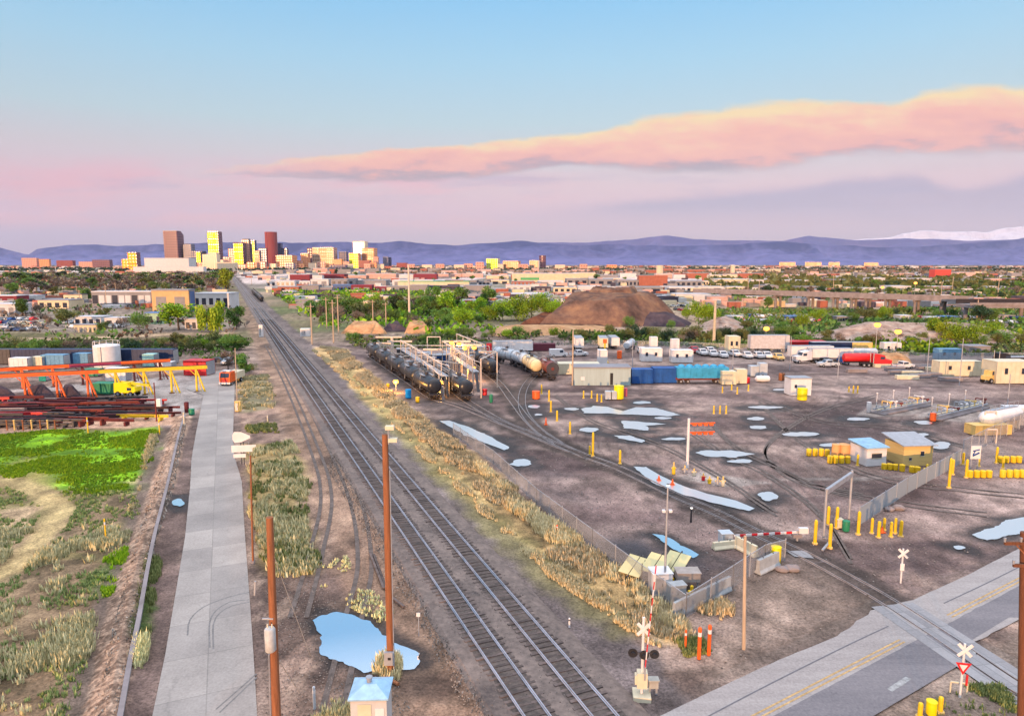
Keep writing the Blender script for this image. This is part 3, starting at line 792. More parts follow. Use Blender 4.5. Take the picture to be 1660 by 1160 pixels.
# tyre marks on the drive and a sealed seam on the street
m_tyre = mat('tyre_rubber_mark', C(136,130,128), 0.9, var=0.4, scale=4)
def ribbon(name, pts, hw, z, m, step=0.6):
    P = spline([G(*p) for p in pts], step); mb = MB(); vs = []
    for i, p in enumerate(P):
        d = (P[min(i+1,len(P)-1)] - P[max(i-1,0)]).normalized(); q = Vector((d.y,-d.x,0))
        vs += [(*(p - q*hw).xy, z), (*(p + q*hw).xy, z)]
    mb.add(vs, [(2*i, 2*i+1, 2*i+3, 2*i+2) for i in range(len(P)-1)])
    return tag(mb.build(name, m), kind='structure')
for q in ([(404,972),(372,976),(350,990),(340,1010),(340,1050)], [(404,976),(376,982),(356,994),(346,1012),(346,1052)], [(404,960),(370,968),(330,984),(308,1005),(304,1030)], [(416,1092),(390,1115),(350,1150)], [(416,1098),(395,1118),(356,1155)]):
    ribbon('tyre_mark', q, 0.06, 0.041, m_tyre)
ribbon('road_seam', [(1120,1176),(1240,1113),(1370,1048),(1440,1015)], 0.05, 0.044, mat('seam_tar', C(112,108,114), 0.8))
ribbon('road_seam', [(1530,978),(1600,945),(1680,905)], 0.05, 0.044, MATS['seam_tar'])

m_rut = mat('damp_rut', C(112,98,92), 0.85, var=0.55, scale=1.2)
for q in ([(1380,905),(1330,830),(1250,770),(1180,735),(1120,700)], [(1600,830),(1480,815),(1340,790),(1260,755),(1190,720),(1150,680)], [(1660,800),(1560,790),(1420,770),(1300,715),(1230,650)], [(1420,640),(1340,660),(1280,690),(1240,730),(1290,775),(1400,800)], [(900,640),(960,680),(1060,715),(1150,760),(1260,830)], [(1560,720),(1440,690),(1330,680),(1220,640)]):
    for dy_ in (0, 5.5): ribbon('wheel_rut', [(x, y + dy_*((y-428)/330.0)) for x, y in q], 0.2, -0.005, m_rut, 1.2)
for q in ([(470,1000),(500,900),(520,800),(500,720),(460,620),(430,560)], [(520,1160),(560,1000),(580,900),(560,790),(510,680),(470,600)]):
    for dx_ in (0, 26): ribbon('wheel_rut', [(x + dx_*(y-428)/560.0, y) for x, y in q], 0.2, -0.005, m_rut, 1.2)
# ---------------------------------------------------------------- railway
m_rail = mat('steel_rail', C(188,188,200), 0.35, metal=0.6, var=0.3, scale=0.8)
m_railw = mat('rusty_rail', C(176,166,166), 0.4, metal=0.5, var=0.3, scale=0.8)
m_tie = mat('weathered_tie', C(106,92,88), 0.9, var=0.6, scale=2.2, obj=True)
m_ballast = pave_mat('ballast_stone', C(74,64,62), C(152,132,122), cracks=False, fine=2.2)
RAILP = [(-0.07,0),(-0.02,0.03),(-0.037,0.15),(0.037,0.15),(0.02,0.03),(0.07,0)]
tie_me = None
def track(name, label, P, zb, gauge=1.435, ties=True, m_r=None, tie_len=2.6, spacing=0.62, nparts=100, tie_w=0.23):
    """P: world points of the centre line"""
    global tie_me
    t = thing(name, label, 'railway track', P[0])
    o = P[0]
    for s in (-1, 1):
        pts = []
        for i, p in enumerate(P):
            d = (P[min(i+1,len(P)-1)] - P[max(i-1,0)]); d.z = 0; d.normalize()
            pts.append(p + Vector((d.y,-d.x,0))*(s*gauge/2) - o + Vector((0,0,zb + 0.12)))
        mb = MB(); mb.sweep(pts, RAILP); mb.build('rail', m_r or m_rail, t)
    if not ties: return t
    if tie_me is None:
        mb = MB(); mb.box(-1.3,1.3,-0.115,0.115,0,0.13); tob = mb.build('railroad_tie', m_tie); tie_me = tob.data; bpy.data.objects.remove(tob)
    acc = 0.0; k = 0; mb = MB()
    cand = []
    for a, b in zip(P[:-1], P[1:]):
        L_ = (b - a).length
        while acc < L_:
            q = a + (b - a) * (acc / L_); cand.append((q, math.atan2(b.y-a.y, b.x-a.x))); acc += spacing
        acc -= L_
    cand = [c for c in cand if c[0].y < 330]
    order = sorted(range(len(cand)), key=lambda i: cand[i][0].y if cand[i][0].y > 29 else 1e6 + cand[i][0].y)
    first = set(order[:nparts])
    for i, (q, an) in enumerate(cand):
        an2 = an - math.pi/2 + rnd.uniform(-0.03, 0.03); sh = rnd.uniform(-0.12, 0.12)
        p = q - o + Vector((math.cos(an2)*sh, math.sin(an2)*sh, zb - 0.035 + rnd.uniform(-0.045, 0.03)))
        if i in first:
            ob = bpy.data.objects.new('railroad_tie', tie_me); COL.objects.link(ob); ob.parent = t
            ob.location = p; ob.rotation_euler.z = an2
        else:
            mb.cbox(p + Vector((0,0,0.065)), (tie_len, tie_w, 0.13), an2)
    if mb.v: tag(mb.build('railroad_tie', m_tie, t), kind='stuff')
    return t
PL = [along(LT0, y) for y in (18, 60, 120, 240, 480, 900, 1500)]
PR = [along(RT0, y) for y in (18, 60, 120, 240, 480, 900, 1500)]
bed = MB(); mid = [(a + b) / 2 for a, b in zip(PL, PR)]
hw = (PR[0] - PL[0]).dot(TN) / 2 + 2.3
bed.sweep(mid, [(-hw-0.5,-0.1),(-hw,0.16),(hw,0.16),(hw+0.6,-0.1)][::-1])
tag(bed.build('ballast_bed', m_ballast), kind='structure')
m_foul = pave_mat('fouled_ballast', C(40,35,34), C(124,108,100), cracks=False, fine=2.6)
for Q in (PL, PR):
    mb = MB(); vs = []; ys = np.arange(20, 420, 0.8)
    for k, y in enumerate(ys):
        p = along(Q[0], float(y)); a, b = (1.15 + rnd.uniform(-.18,.18) for _ in (0,1))
        vs += [p - TN*a + Vector((0,0,.166)), p + TN*b + Vector((0,0,.166))]
    mb.add(vs, [(2*i, 2*i+1, 2*i+3, 2*i+2) for i in range(len(ys)-1)]); tag(mb.build('track_bed', m_foul), kind='structure')
def dens(P): 
    out = []
    for a, b in zip(P[:-1], P[1:]):
        n = max(1, int((b-a).length/12)); out += [a + (b-a)*(k/n) for k in range(n)]
    return out + [P[-1]]
track('main_track', 'straight railway track on the left, nearest the dirt lane', dens(PL), 0.12)
track('main_track', 'straight railway track on the right, nearest the dry grass belt', dens(PR), 0.12)
lead = [p for p in LEAD_W]
track('yard_track', 'curving yard track running from the street crossing to the black tank cars', lead, -0.17, m_r=m_railw)
track('yard_track', 'yard track branching to the second row of tank cars', BR[0], -0.17, m_r=m_railw, nparts=40)
track('yard_track', 'yard track branching to the third row of tank cars', BR[1], -0.17, m_r=m_railw, nparts=40)
track('yard_track', 'yard track bending away to the cream and brown tank cars', BR[2], -0.17, m_r=m_railw, nparts=40)
# ---------------------------------------------------------------- vegetation
def on_track(x, y, lo=-11, hi=24):
    d = (x - LT0.x - SL*(y - LT0.y)) * TD.y
    return (d > lo) & (d < hi) & (y < 1600)
def in_water(x, y):
    r_ = np.zeros(x.shape, bool)
    for q in PUD_W.values(): r_ |= poly_sd(x, y, q) < 0.25
    return r_
def leaf_mat(name, a, b, trans=0.25):
    m = bpy.data.materials.new(name); m.use_nodes = True
    N, L = m.node_tree.nodes, m.node_tree.links; bs = N['Principled BSDF']; bs.inputs['Roughness'].default_value = 0.8
    bs.inputs['Specular IOR Level'].default_value = 0.15
    g = N.new('ShaderNodeNewGeometry'); oi = N.new('ShaderNodeObjectInfo')
    mx = N.new('ShaderNodeMix'); mx.data_type = 'RGBA'; mx.inputs[6].default_value = (*a, 1); mx.inputs[7].default_value = (*b, 1)
    L.new(g.outputs['Random Per Island'], mx.inputs[0])
    hs = N.new('ShaderNodeHueSaturation'); mr = N.new('ShaderNodeMapRange'); mr.inputs['To Min'].default_value = 0.72; mr.inputs['To Max'].default_value = 1.28
    L.new(oi.outputs['Random'], mr.inputs['Value']); L.new(mr.outputs[0], hs.inputs['Value'])
    mr2 = N.new('ShaderNodeMapRange'); mr2.inputs['To Min'].default_value = 0.485; mr2.inputs['To Max'].default_value = 0.515
    L.new(oi.outputs['Random'], mr2.inputs['Value']); L.new(mr2.outputs[0], hs.inputs['Hue'])
    L.new(mx.outputs[2], hs.inputs['Color']); L.new(hs.outputs[0], bs.inputs['Base Color'])
    return m
LEAF = {
 'bright': leaf_mat('bright_leaf', (0.09,0.19,0.012), (0.27,0.42,0.025)),
 'lime': leaf_mat('lime_leaf', (0.15,0.22,0.012), (0.33,0.38,0.03)),
 'mid': leaf_mat('green_leaf', (0.05,0.12,0.022), (0.15,0.25,0.05)),
 'olive': leaf_mat('olive_leaf', (0.06,0.085,0.025), (0.19,0.20,0.07)),
 'dark': leaf_mat('evergreen_leaf', (0.012,0.035,0.018), (0.045,0.085,0.04)),
 'bare': leaf_mat('bare_twig', (0.10,0.075,0.06), (0.25,0.19,0.155)),
 'sage': leaf_mat('sage_leaf', (0.12,0.15,0.10), (0.30,0.30,0.20)),
}
m_bark = mat('bark', (0.10,0.075,0.06), 0.95, var=0.4, scale=5, bump=0.4)
def crown_mesh(name, m, n, R0, H0, seed, quad, shape='round', base=0.25):
    """leaf clumps spread through a lumpy volume; unit tree of height 1"""
    r = random.Random(seed); vs = []; fs = []
    lobes = []
    for k in range(11):
        a = r.uniform(0, 6.28); 
        if shape == 'willow': h = r.uniform(0.45, 0.9); rad = r.uniform(0.1, 0.75)
        elif shape == 'cone': h = r.uniform(0.15, 0.9); rad = (1 - h) * r.uniform(0.2, 0.8)
        elif shape == 'bush': h = r.uniform(0.3, 0.8); rad = r.uniform(0.1, 0.8)
        else: h = r.uniform(base + 0.12, 0.88); rad = r.uniform(0.05, 0.72) * math.sin(math.pi * min(1, max(0.15, (h - base) / (1.12 - base)))) 
        lobes.append((Vector((math.cos(a)*rad*R0, math.sin(a)*rad*R0, h*H0)), r.uniform(0.24, 0.46) * R0 * (0.75 if shape == 'cone' else 1)))
    for k in range(n):
        c, lr = lobes[r.randrange(len(lobes))]
        d = Vector((r.gauss(0,1), r.gauss(0,1), r.gauss(0,1))).normalized() * (lr * r.random() ** 0.45)
        if shape == 'willow': d.z = d.z * 0.6 - r.random() ** 2 * 0.42 * H0
        p = c + d
        if p.z < 0.02: p.z = r.uniform(0.02, 0.1)
        s = quad * r.uniform(0.6, 1.5)
        u = Vector((r.gauss(0,1), r.gauss(0,1), r.gauss(0,0.6))).normalized(); v = u.cross(Vector((r.gauss(0,1), r.gauss(0,1), r.gauss(0,1)))).normalized()
        if shape == 'willow': v = Vector((r.gauss(0,.2), r.gauss(0,.2), -1)) * 2.2
        o = len(vs)
        vs += [p - u*s*0.5, p + v*s*0.5*r.uniform(.6,1), p + u*s*0.5, p - v*s*0.5*r.uniform(.6,1)]
        fs.append((o, o+1, o+2, o+3))
    me = bpy.data.meshes.new(name); me.from_pydata([tuple(q) for q in vs], [], fs); me.materials.append(m); me.update()
    return me
def trunk_mesh(name, R0, seed, top=0.72, r0=0.028, limbs=6):
    r = random.Random(seed); mb = MB()
    mb.cyl((0,0,0), (0.01,0,0.3), r0, r0*0.75, 7); mb.cyl((0.01,0,0.3), (0,0.02,top), r0*0.75, r0*0.3, 7)
    for k in range(limbs):
        h = r.uniform(0.22, 0.6); a = k * 6.28 / limbs + r.uniform(-.4,.4); L_ = r.uniform(0.5, 0.85) * R0
        e = Vector((math.cos(a)*L_, math.sin(a)*L_, min(0.95, h + r.uniform(0.15, 0.35))))
        mb.cyl((0.005,0.005,h), e, r0*0.45, r0*0.12, 5)
        e2 = e + Vector((math.cos(a+.8)*L_*.3, math.sin(a+.8)*L_*.3, .1)); mb.cyl(e*0.7 + Vector((0,0,h*.3)), e2, r0*0.25, r0*0.08, 4)
    o = mb.build(name, m_bark); me = o.data; bpy.data.objects.remove(o); return me
PROTO = {}
def proto(kind, shape, lod, var):
    k = (kind, shape, lod, var)
    if k in PROTO: return PROTO[k]
    n = {0: 2600, 1: 1000, 2: 320}[lod]; q = {0: 0.055, 1: 0.085, 2: 0.15}[lod]
    if kind == 'bare': n = int(n*0.75); q *= 0.8
    R0 = {'round': 0.56, 'willow': 0.55, 'cone': 0.24, 'bush': 0.8}[shape]
    sd = hash((shape, var)) % 1000 if False else (len(shape)*37 + var*101 + 5)
    cm = crown_mesh('crown', LEAF[kind], n, R0, 1.0, sd, q, shape, base=0.2)
    tm = trunk_mesh('trunk', R0, sd, top=0.3 if shape == 'bush' else 0.72, r0=0.02 if shape == 'bush' else 0.028)
    PROTO[k] = (cm, tm); return PROTO[k]
TREES = []     # (px, py, height_m, kind, shape, region)
ntree = 0
def plant(P, h, kind, shape, label, lod, group, wide=1.0, name=None):
    global ntree
    ntree += 1
    cm, tm = proto(kind, shape, lod, ntree % 3)
    nm = name or ('shrub' if shape == 'bush' else 'tree')
    t = thing(nm, label, 'shrub' if shape == 'bush' else 'tree', (P.x, P.y, -0.05), rnd.uniform(0, 6.28), group)
    t.scale = (h*wide, h*wide, h)
    for n_, me in (('crown', cm), ('trunk', tm)):
        o = bpy.data.objects.new(n_, me); COL.objects.link(o); o.parent = t
    return t
KW = {'bright': 'bright green', 'lime': 'yellow-green', 'mid': 'mid-green', 'olive': 'dull olive', 'dark': 'dark green', 'bare': 'leafless brown', 'sage': 'pale sage'}
def row(items, where, group, lod):
    """items: (px, py_base, py_top, kind, shape[, wide]); labelled left to right within each colour"""
    by = {}
    for it in items: by.setdefault((it[3], 'shrub' if it[4] == 'bush' else 'tree'), []).append(it)
    for (kind, noun), L_ in by.items():
        L_.sort(key=lambda i: i[0])
        for i, it in enumerate(L_):
            o = ordl(i, len(L_))
            lab = ('%s %s %s %s' % (o, KW[kind], noun, where)).strip() if o else '%s %s %s' % (KW[kind], noun, where)
            if on_track(G(it[0], it[1]).x, G(it[0], it[1]).y): continue
            plant(G(it[0], it[1]), max(1.2, hgt(it[1], it[2])), kind, it[4], lab, lod, group, it[5] if len(it) > 5 else 1.0)
def scatter(x0, x1, n, yb, ht, kinds, shapes, jit=6, seed=1, wide=(0.8, 1.3)):
    r = random.Random(seed); out = []
    for i in range(n):
        px = x0 + (x1 - x0) * (i + r.uniform(0.1, 0.9)) / n; py = yb(px) + r.uniform(-jit, jit) if callable(yb) else yb + r.uniform(-jit, jit)
        h = r.uniform(*ht); out.append((px, py, py - h, r.choice(kinds), r.choice(shapes), r.uniform(*wide)))
    return out
# left neighbourhood
row([(36,512,483,'mid','round',1.25),(110,530,500,'olive','round',1.2),(142,492,468,'mid','round',1.0),(60,474,455,'dark','round',1.2),(88,482,466,'olive','round'),(225,535,508,'mid','bush',0.95),(290,535,490,'bright','round',1.35),(345,538,486,'lime','willow',0.85),(366,474,438,'lime','round',1.0),(240,472,450,'olive','round',1.3),(252,474,456,'mid','round',1.2),(384,534,495,'mid','round',0.8),(170,520,498,'olive','round',0.8),(78,528,510,'bare','round',1.2),(65,510,492,'bare','round',1.3),(165,538,520,'mid','bush',0.8),(205,532,512,'bare','bush'),(396,545,510,'bright','bush',0.9),(20,478,458,'mid','round',1.2)],
    'among the houses left of the straight tracks', 'trees among the houses', 0)
row(scatter(-40, 385, 34, 471, (12,19), ['bare','bare','olive','mid','bare'], ['round'], 5, 2, (1.1,1.7)), 'in the front row of the left wood', 'trees of the wood left of the tracks', 1)
row(scatter(-40, 385, 30, 459, (9,14), ['bare','olive','dark','mid','bare'], ['round'], 4, 3, (1.2,1.9)), 'in the middle row of the left wood', 'trees of the wood left of the tracks', 2)
row(scatter(-40, 385, 36, 449, (6,9.5), ['olive','dark','mid','bare'], ['round'], 3, 4, (1.4,2.2)), 'in the back row of the left wood', 'trees of the wood left of the tracks', 2)
row(scatter(-40, 430, 24, lambda x: 571 - 0.012*x, (14,24), ['olive','mid','bare','olive','dark'], ['bush'], 4, 5, (0.8,1.3)), 'in the hedge behind the dark freight cars', 'shrubs behind the dark freight cars', 0)
row(scatter(250, 430, 8, 566, (18,28), ['mid','olive','bright'], ['bush','round'], 4, 6), 'in the thicket behind the red container', 'thicket beside the tracks', 0)
row([(370,600,568,'bare','round',1.0),(395,612,575,'mid','round',0.9),(404,605,588,'olive','bush',1.0)], 'beside the drive behind the orange truck', 'plants by the drive', 0)
# centre belt right of the main line
row(scatter(425, 700, 15, lambda x: 508 + (x-425)*0.02, (22,36), ['mid','bright','olive','mid','bare'], ['round','round','bush'], 6, 7), 'in the grove left of the tall mast', 'trees of the grove right of the tracks', 0)
row(scatter(430, 780, 18, 528, (16,30), ['mid','olive','bright','bare','mid'], ['bush','round'], 7, 8), 'in front of the grove by the tall mast', 'trees of the grove right of the tracks', 0)
row(scatter(690, 800, 7, 512, (26,46), ['mid','bright','mid'], ['round'], 6, 9), 'between the tall mast and the bright bushes', 'trees of the grove right of the tracks', 0)
row([(752,536,498,'bright','round',1.0),(703,500,462,'mid','round',0.8)], 'standing out between mast and bright bushes', 'trees of the grove right of the tracks', 0)
row([(795,520,494,'bright','bush',0.9),(815,520,486,'bright','bush',0.95),(838,519,480,'bright','bush',0.9),(862,518,476,'bright','bush',0.95),(885,517,474,'bright','bush',0.9),(900,519,486,'bright','bush',0.9)], 'in the clump left of the dirt mound', 'bright clump left of the dirt mound', 0)
# scrub in front of the mound and along the back of the yard
row(scatter(500, 720, 14, 556, (10,17), ['olive','mid','olive','bare'], ['bush'], 5, 10), 'in scrub behind the loading racks', 'scrub behind the yard', 0)
row(scatter(720, 1010, 16, 548, (10,18), ['mid','olive','olive','bright'], ['bush'], 6, 11), 'in scrub below the dirt mound', 'scrub behind the yard', 0)
row(scatter(1010, 1300, 18, lambda x: 551 + (x-1010)*0.008, (14,26), ['olive','olive','mid','bare','dark'], ['bush'], 6, 12), 'in scrub behind the white trailers', 'scrub behind the yard', 0)
row(scatter(1300, 1680, 20, 560, (14,26), ['olive','mid','bare','olive'], ['bush','round'], 6, 13), 'in scrub behind the red tank truck', 'scrub behind the yard', 0)
row([(1515,556,515,'bright','round',0.9),(1540,560,520,'lime','bush',0.8),(1565,562,522,'bright','bush',0.9),(1598,556,520,'bright','bush',0.9),(1490,552,524,'olive','bush',1.0),(1620,560,535,'mid','bush')], 'growing on the pale rubble bank', 'bushes on the rubble bank', 0)
row([(1020,530,512,'mid','bush',0.8),(1088,534,518,'mid','bush',0.7)], 'at the foot of the dirt mound', 'bushes at the mound foot', 0)
row([(1132,520,488,'bright','bush',0.9),(1150,520,492,'bright','bush',0.9),(1114,518,500,'bright','bush',0.8),(1245,500,482,'mid','round',1.2),(1302,532,506,'bright','bush',0.7),(1325,520,500,'bright','bush'),(1405,520,498,'olive','bush',1.1),(1428,520,496,'bright','bush',1.0),(1385,522,505,'mid','bush'),(1590,526,495,'dark','round',1.3),(1605,524,500,'mid','round',1.1),(1450,512,500,'dark','bush'),(1520,515,502,'mid','bush'),(1210,535,518,'olive','bush'),(1265,538,520,'mid','bush')], 'near the concrete viaduct', 'trees near the viaduct', 0)
row(scatter(1180, 1680, 22, 482, (10,18), ['olive','mid','dark','bare'], ['round'], 5, 14), 'just beyond the concrete viaduct', 'trees beyond the viaduct', 1)
row(scatter(1400, 1690, 14, 469, (9,16), ['olive','mid','dark','olive'], ['round'], 3, 15), 'farther beyond the viaduct on the right', 'trees beyond the viaduct', 1)
row(scatter(690, 1200, 16, 458, (5,9), ['dark','mid','olive'], ['round'], 5, 16, (1,1.6)), 'among the pale roofs behind the mound', 'trees among the pale roofs', 2)
row(scatter(430, 690, 8, 446, (5,8), ['dark','mid','olive'], ['round'], 3, 17, (1,1.6)), 'among the roofs in front of the skyline', 'trees among the pale roofs', 2)

# far woods that read as one mass
def far_wood(name, n, ylo, yhi, xlo, xhi, seed, m, hm):
    r = random.Random(seed); mb = MB()
    for i in range(n):
        p = G(r.uniform(xlo, xhi), r.uniform(ylo, yhi)); h = hm * r.uniform(0.6, 1.4)
        for k in range(5):
            c = p + Vector((r.uniform(-1,1)*h, r.uniform(-1,1)*h, h*r.uniform(0.2,0.7)))
            u = Vector((r.gauss(0,1), r.gauss(0,1), r.gauss(0,.4))).normalized()*h*.6; v = Vector((r.gauss(0,.4), r.gauss(0,.4), 1))*h*.5
            mb.add([c-u, c+v, c+u, c-v], [(0,1,2,3)])
    return tag(mb.build(name, m), kind='stuff')
far_wood('far_wood', 2600, 430.6, 440, -300, 1960, 5, LEAF['dark'], 9)
far_wood('far_wood', 1500, 431, 446, 620, 1960, 6, LEAF['bare'], 8)
far_wood('far_wood', 900, 440, 470, 1150, 1960, 7, LEAF['olive'], 6)

# ---------------------------------------------------------------- grass and weeds (nobody could count them)
def tufts(name, poly, n, h, m, seed, blades=9, spread=0.35, amp=0.0, dens=None, flop=0.45, avoid=None):
    r = random.Random(seed); W = W2(poly); a = np.array([(p.x, p.y) for p in W])
    lo, hi = a.min(0), a.max(0); rs = np.random.RandomState(seed)
    pts = []
    while len(pts) < n:
        q = rs.uniform(lo, hi, (n*3, 2)); d = poly_sd(q[:,0], q[:,1], W)
        nz = fbm(q[:,0]/4, q[:,1]/4, 3, seed)
        ok = (d < amp*(nz-0.5)*2) & (rs.uniform(0,1,len(q)) < (np.clip((nz-0.44)*7, 0.02, 1) if dens is None else dens))
        if avoid is not None: ok &= line_d(q[:,0], q[:,1], W2(avoid)) > 1.5
        pts += q[ok].tolist()
        if ok.sum() == 0: break
    vs = []; fs = []
    for x, y in pts[:n]:
        H_ = h * r.uniform(0.5, 1.4)
        for b in range(blades):
            an = r.uniform(0, 6.28); rr = r.random() * spread * H_ / h * 0.6
            bx, by = x + math.cos(an)*rr, y + math.sin(an)*rr
            L_ = H_ * r.uniform(0.5, 1.1); lean = r.uniform(0.1, flop) * L_; w_ = 0.035 * (1 + H_) * r.uniform(.7,1.5) * (1 + y/110)
            ta = an + 1.57 + r.uniform(-.6,.6); o = len(vs)
            vs += [(bx - math.cos(ta)*w_, by - math.sin(ta)*w_, -0.06), (bx + math.cos(ta)*w_, by + math.sin(ta)*w_, -0.06),
                   (bx + math.cos(an)*lean, by + math.sin(an)*lean, L_)]
            fs.append((o, o+1, o+2))
    me = bpy.data.meshes.new(name); me.from_pydata(vs, [], fs); me.materials.append(m); me.update()
    o = bpy.data.objects.new(name, me); COL.objects.link(o); return tag(o, kind='stuff')
g_dry = leaf_mat('dry_grass_blade', (0.46,0.33,0.16), (0.84,0.71,0.46))
g_pale = leaf_mat('pale_grass_blade', (0.42,0.38,0.18), (0.86,0.78,0.46))
g_straw = leaf_mat('straw_blade', (0.50,0.38,0.19), (0.90,0.76,0.47))
g_green = leaf_mat('lush_grass_blade', (0.15,0.27,0.012), (0.32,0.48,0.02))
g_dull = leaf_mat('dull_weed_blade', (0.13,0.18,0.055), (0.38,0.42,0.16))
PATH = [(-60,960),(20,920),(70,865),(100,825),(60,792),(0,775)]
belt_r = [(520,562),(556,566),(640,642),(720,704),(790,754),(870,832),(960,892),(1040,954),(1110,1000),(1118,1038),(1085,1040),(1010,990),(930,930),(840,850),(740,760),(640,672),(560,596)]
tufts('dry_grass', belt_r, 9000, 0.48, g_dry, 1, amp=1.0)
tufts('dry_grass', [(506,566),(560,604),(640,690),(740,790),(830,880),(930,956),(1040,1035),(1070,1046),(990,985),(900,915),(800,830),(700,740),(600,650)], 4500, 0.32, g_straw, 2, amp=0.8)
tufts('dry_grass', [(760,740),(860,822),(960,892),(1060,965),(1110,1002),(1110,1030),(1040,985),(930,905),(830,825)], 2400, 0.62, g_dry, 3, amp=0.5, spread=.5)
tufts('meadow_grass', [(-200,712),(0,706),(110,696),(246,698),(250,712),(244,740),(222,765),(204,795),(150,802),(95,782),(30,772),(-20,762),(-250,760)], 8000, 0.24, g_green, 4, blades=6, amp=3.2)
tufts('meadow_grass', [(-200,712),(0,706),(110,696),(246,698),(250,712),(244,740),(222,765),(204,795),(150,802),(95,782),(30,772),(-20,762),(-250,760)], 5000, 0.2, leaf_mat('young_grass_blade', (0.10,0.20,0.015), (0.25,0.40,0.03)), 24, blades=6, amp=3.2)
tufts('meadow_grass', [(172,905),(205,888),(202,930),(178,965),(150,945)], 350, 0.3, g_green, 5, blades=8, amp=0.5)
tufts('weeds', [(-120,860),(90,860),(180,850),(205,900),(150,1010),(100,1180),(-200,1200)], 2300, 0.55, g_pale, 6, amp=0.5, blades=20, spread=.75, avoid=PATH)
tufts('weeds', [(-120,780),(220,790),(225,830),(150,1010),(100,1180),(-200,1200)], 2300, 0.28, g_dull, 7, amp=0.5, avoid=PATH)
tufts('weeds', [(246,705),(254,705),(222,830),(205,880),(190,880),(222,780)], 500, 0.4, g_pale, 8, amp=0.5)
tufts('weeds', [(232,905),(258,900),(248,990),(238,1060),(222,1120),(212,1120),(222,1000)], 700, 0.4, g_dull, 9, amp=0.4)
tufts('weeds', [(222,1040),(240,1030),(228,1090),(214,1120)], 260, 0.6, g_pale, 10, amp=0.3)
tufts('weeds', [(405,730),(470,716),(488,745),(496,850),(512,925),(440,935),(412,830)], 1500, 0.55, g_pale, 11, amp=1.0, spread=.5)
tufts('weeds', [(405,730),(470,716),(488,745),(502,850),(520,925),(440,935),(412,830)], 700, 0.5, g_dull, 12, amp=1.4)
tufts('weeds', [(386,612),(430,608),(446,650),(440,662),(392,668)], 900, 0.5, g_pale, 13, amp=1.0, spread=.6)
tufts('weeds', [(400,690),(445,685),(452,700),(410,708)], 250, 0.4, g_dull, 14, amp=1.0)
tufts('weeds', [(1090,1035),(1140,1030),(1160,1060),(1110,1068)], 260, 0.3, g_dull, 15, amp=0.5)
tufts('weeds', [(1130,985),(1190,965),(1185,1000),(1140,1015)], 240, 0.45, g_dry, 16, amp=0.5)
tufts('weeds', [(1480,1160),(1520,1110),(1620,1110),(1680,1200)], 360, 0.25, g_dull, 17, amp=0.5)
tufts('weeds', [(520,1135),(570,1120),(570,1170),(500,1180)], 160, 0.4, g_pale, 18, amp=0.3)
tufts('weeds', [(612,1065),(640,1060),(650,1085),(640,1105),(610,1092)], 160, 0.5, g_dry, 19, amp=0.3)

# stones of the bank and the loose rubble
def stones(name, poly, n, s, m, seed, lift=0.0):
    r = random.Random(seed); W = W2(poly); a = np.array([(p.x, p.y) for p in W]); lo, hi = a.min(0), a.max(0)
    rs = np.random.RandomState(seed); q = rs.uniform(lo, hi, (n*4, 2)); q = q[(poly_sd(q[:,0], q[:,1], W) < 0)]; q = q[~in_water(q[:,0], q[:,1])][:n]
    mb = MB()
    for x, y in q:
        k = s * r.uniform(0.5, 1.6)
        vs = [Vector((x, y, lift*r.uniform(0,1))) + Vector((r.uniform(.6,1)*sx, r.uniform(.6,1)*sy, r.uniform(.5,.9)*sz)) * k for sx, sy, sz in ((1,0,0),(0,1,0),(-1,0,0),(0,-1,0),(0,0,1))]
        mb.add(vs, [(0,1,4),(1,2,4),(2,3,4),(3,0,4)])
    return tag(mb.build(name, m), kind='stuff')
m_stone = leaf_mat('bank_stone', (0.13,0.105,0.09), (0.46,0.39,0.34))
stones('bank_stones', [(286,690),(302,690),(280,800),(252,890),(228,980),(212,1070),(196,1180),(150,1180),(176,1060),(198,960),(224,870),(254,780)], 9000, 0.10, m_stone, 3, 0.5)
stones('track_stones', [(560,700),(640,760),(760,860),(900,1010),(1040,1160),(1040,1250),(800,1250),(720,1090),(670,990),(590,860),(530,760)], 20000, 0.055, leaf_mat('ballast_chip', (0.05,0.042,0.04), (0.36,0.31,0.28)), 14, 0.18)
stones('track_stones', [(520,700),(600,820),(700,960),(800,1100),(860,1200),(790,1200),(700,1060),(610,920),(540,780)], 3500, 0.05, m_stone, 4)

m_chip = leaf_mat('yard_stone', (0.07,0.06,0.055), (0.34,0.31,0.29))
stones('yard_stones', [(800,700),(1200,640),(1660,700),(1660,860),(1450,970),(1260,1060),(1120,1110),(1130,1000),(1000,880)], 4200, 0.075, m_chip, 21)
stones('lane_stones', [(430,940),(520,940),(640,1100),(720,1240),(430,1240)], 2600, 0.045, m_chip, 22)
stones('lane_stones', [(400,560),(460,590),(560,740),(640,900),(600,930),(500,760),(440,660)], 2200, 0.06, m_chip, 23)
tufts('weeds', [(500,930),(560,900),(640,1000),(620,1010),(520,960)], 120, 0.22, g_pale, 32)
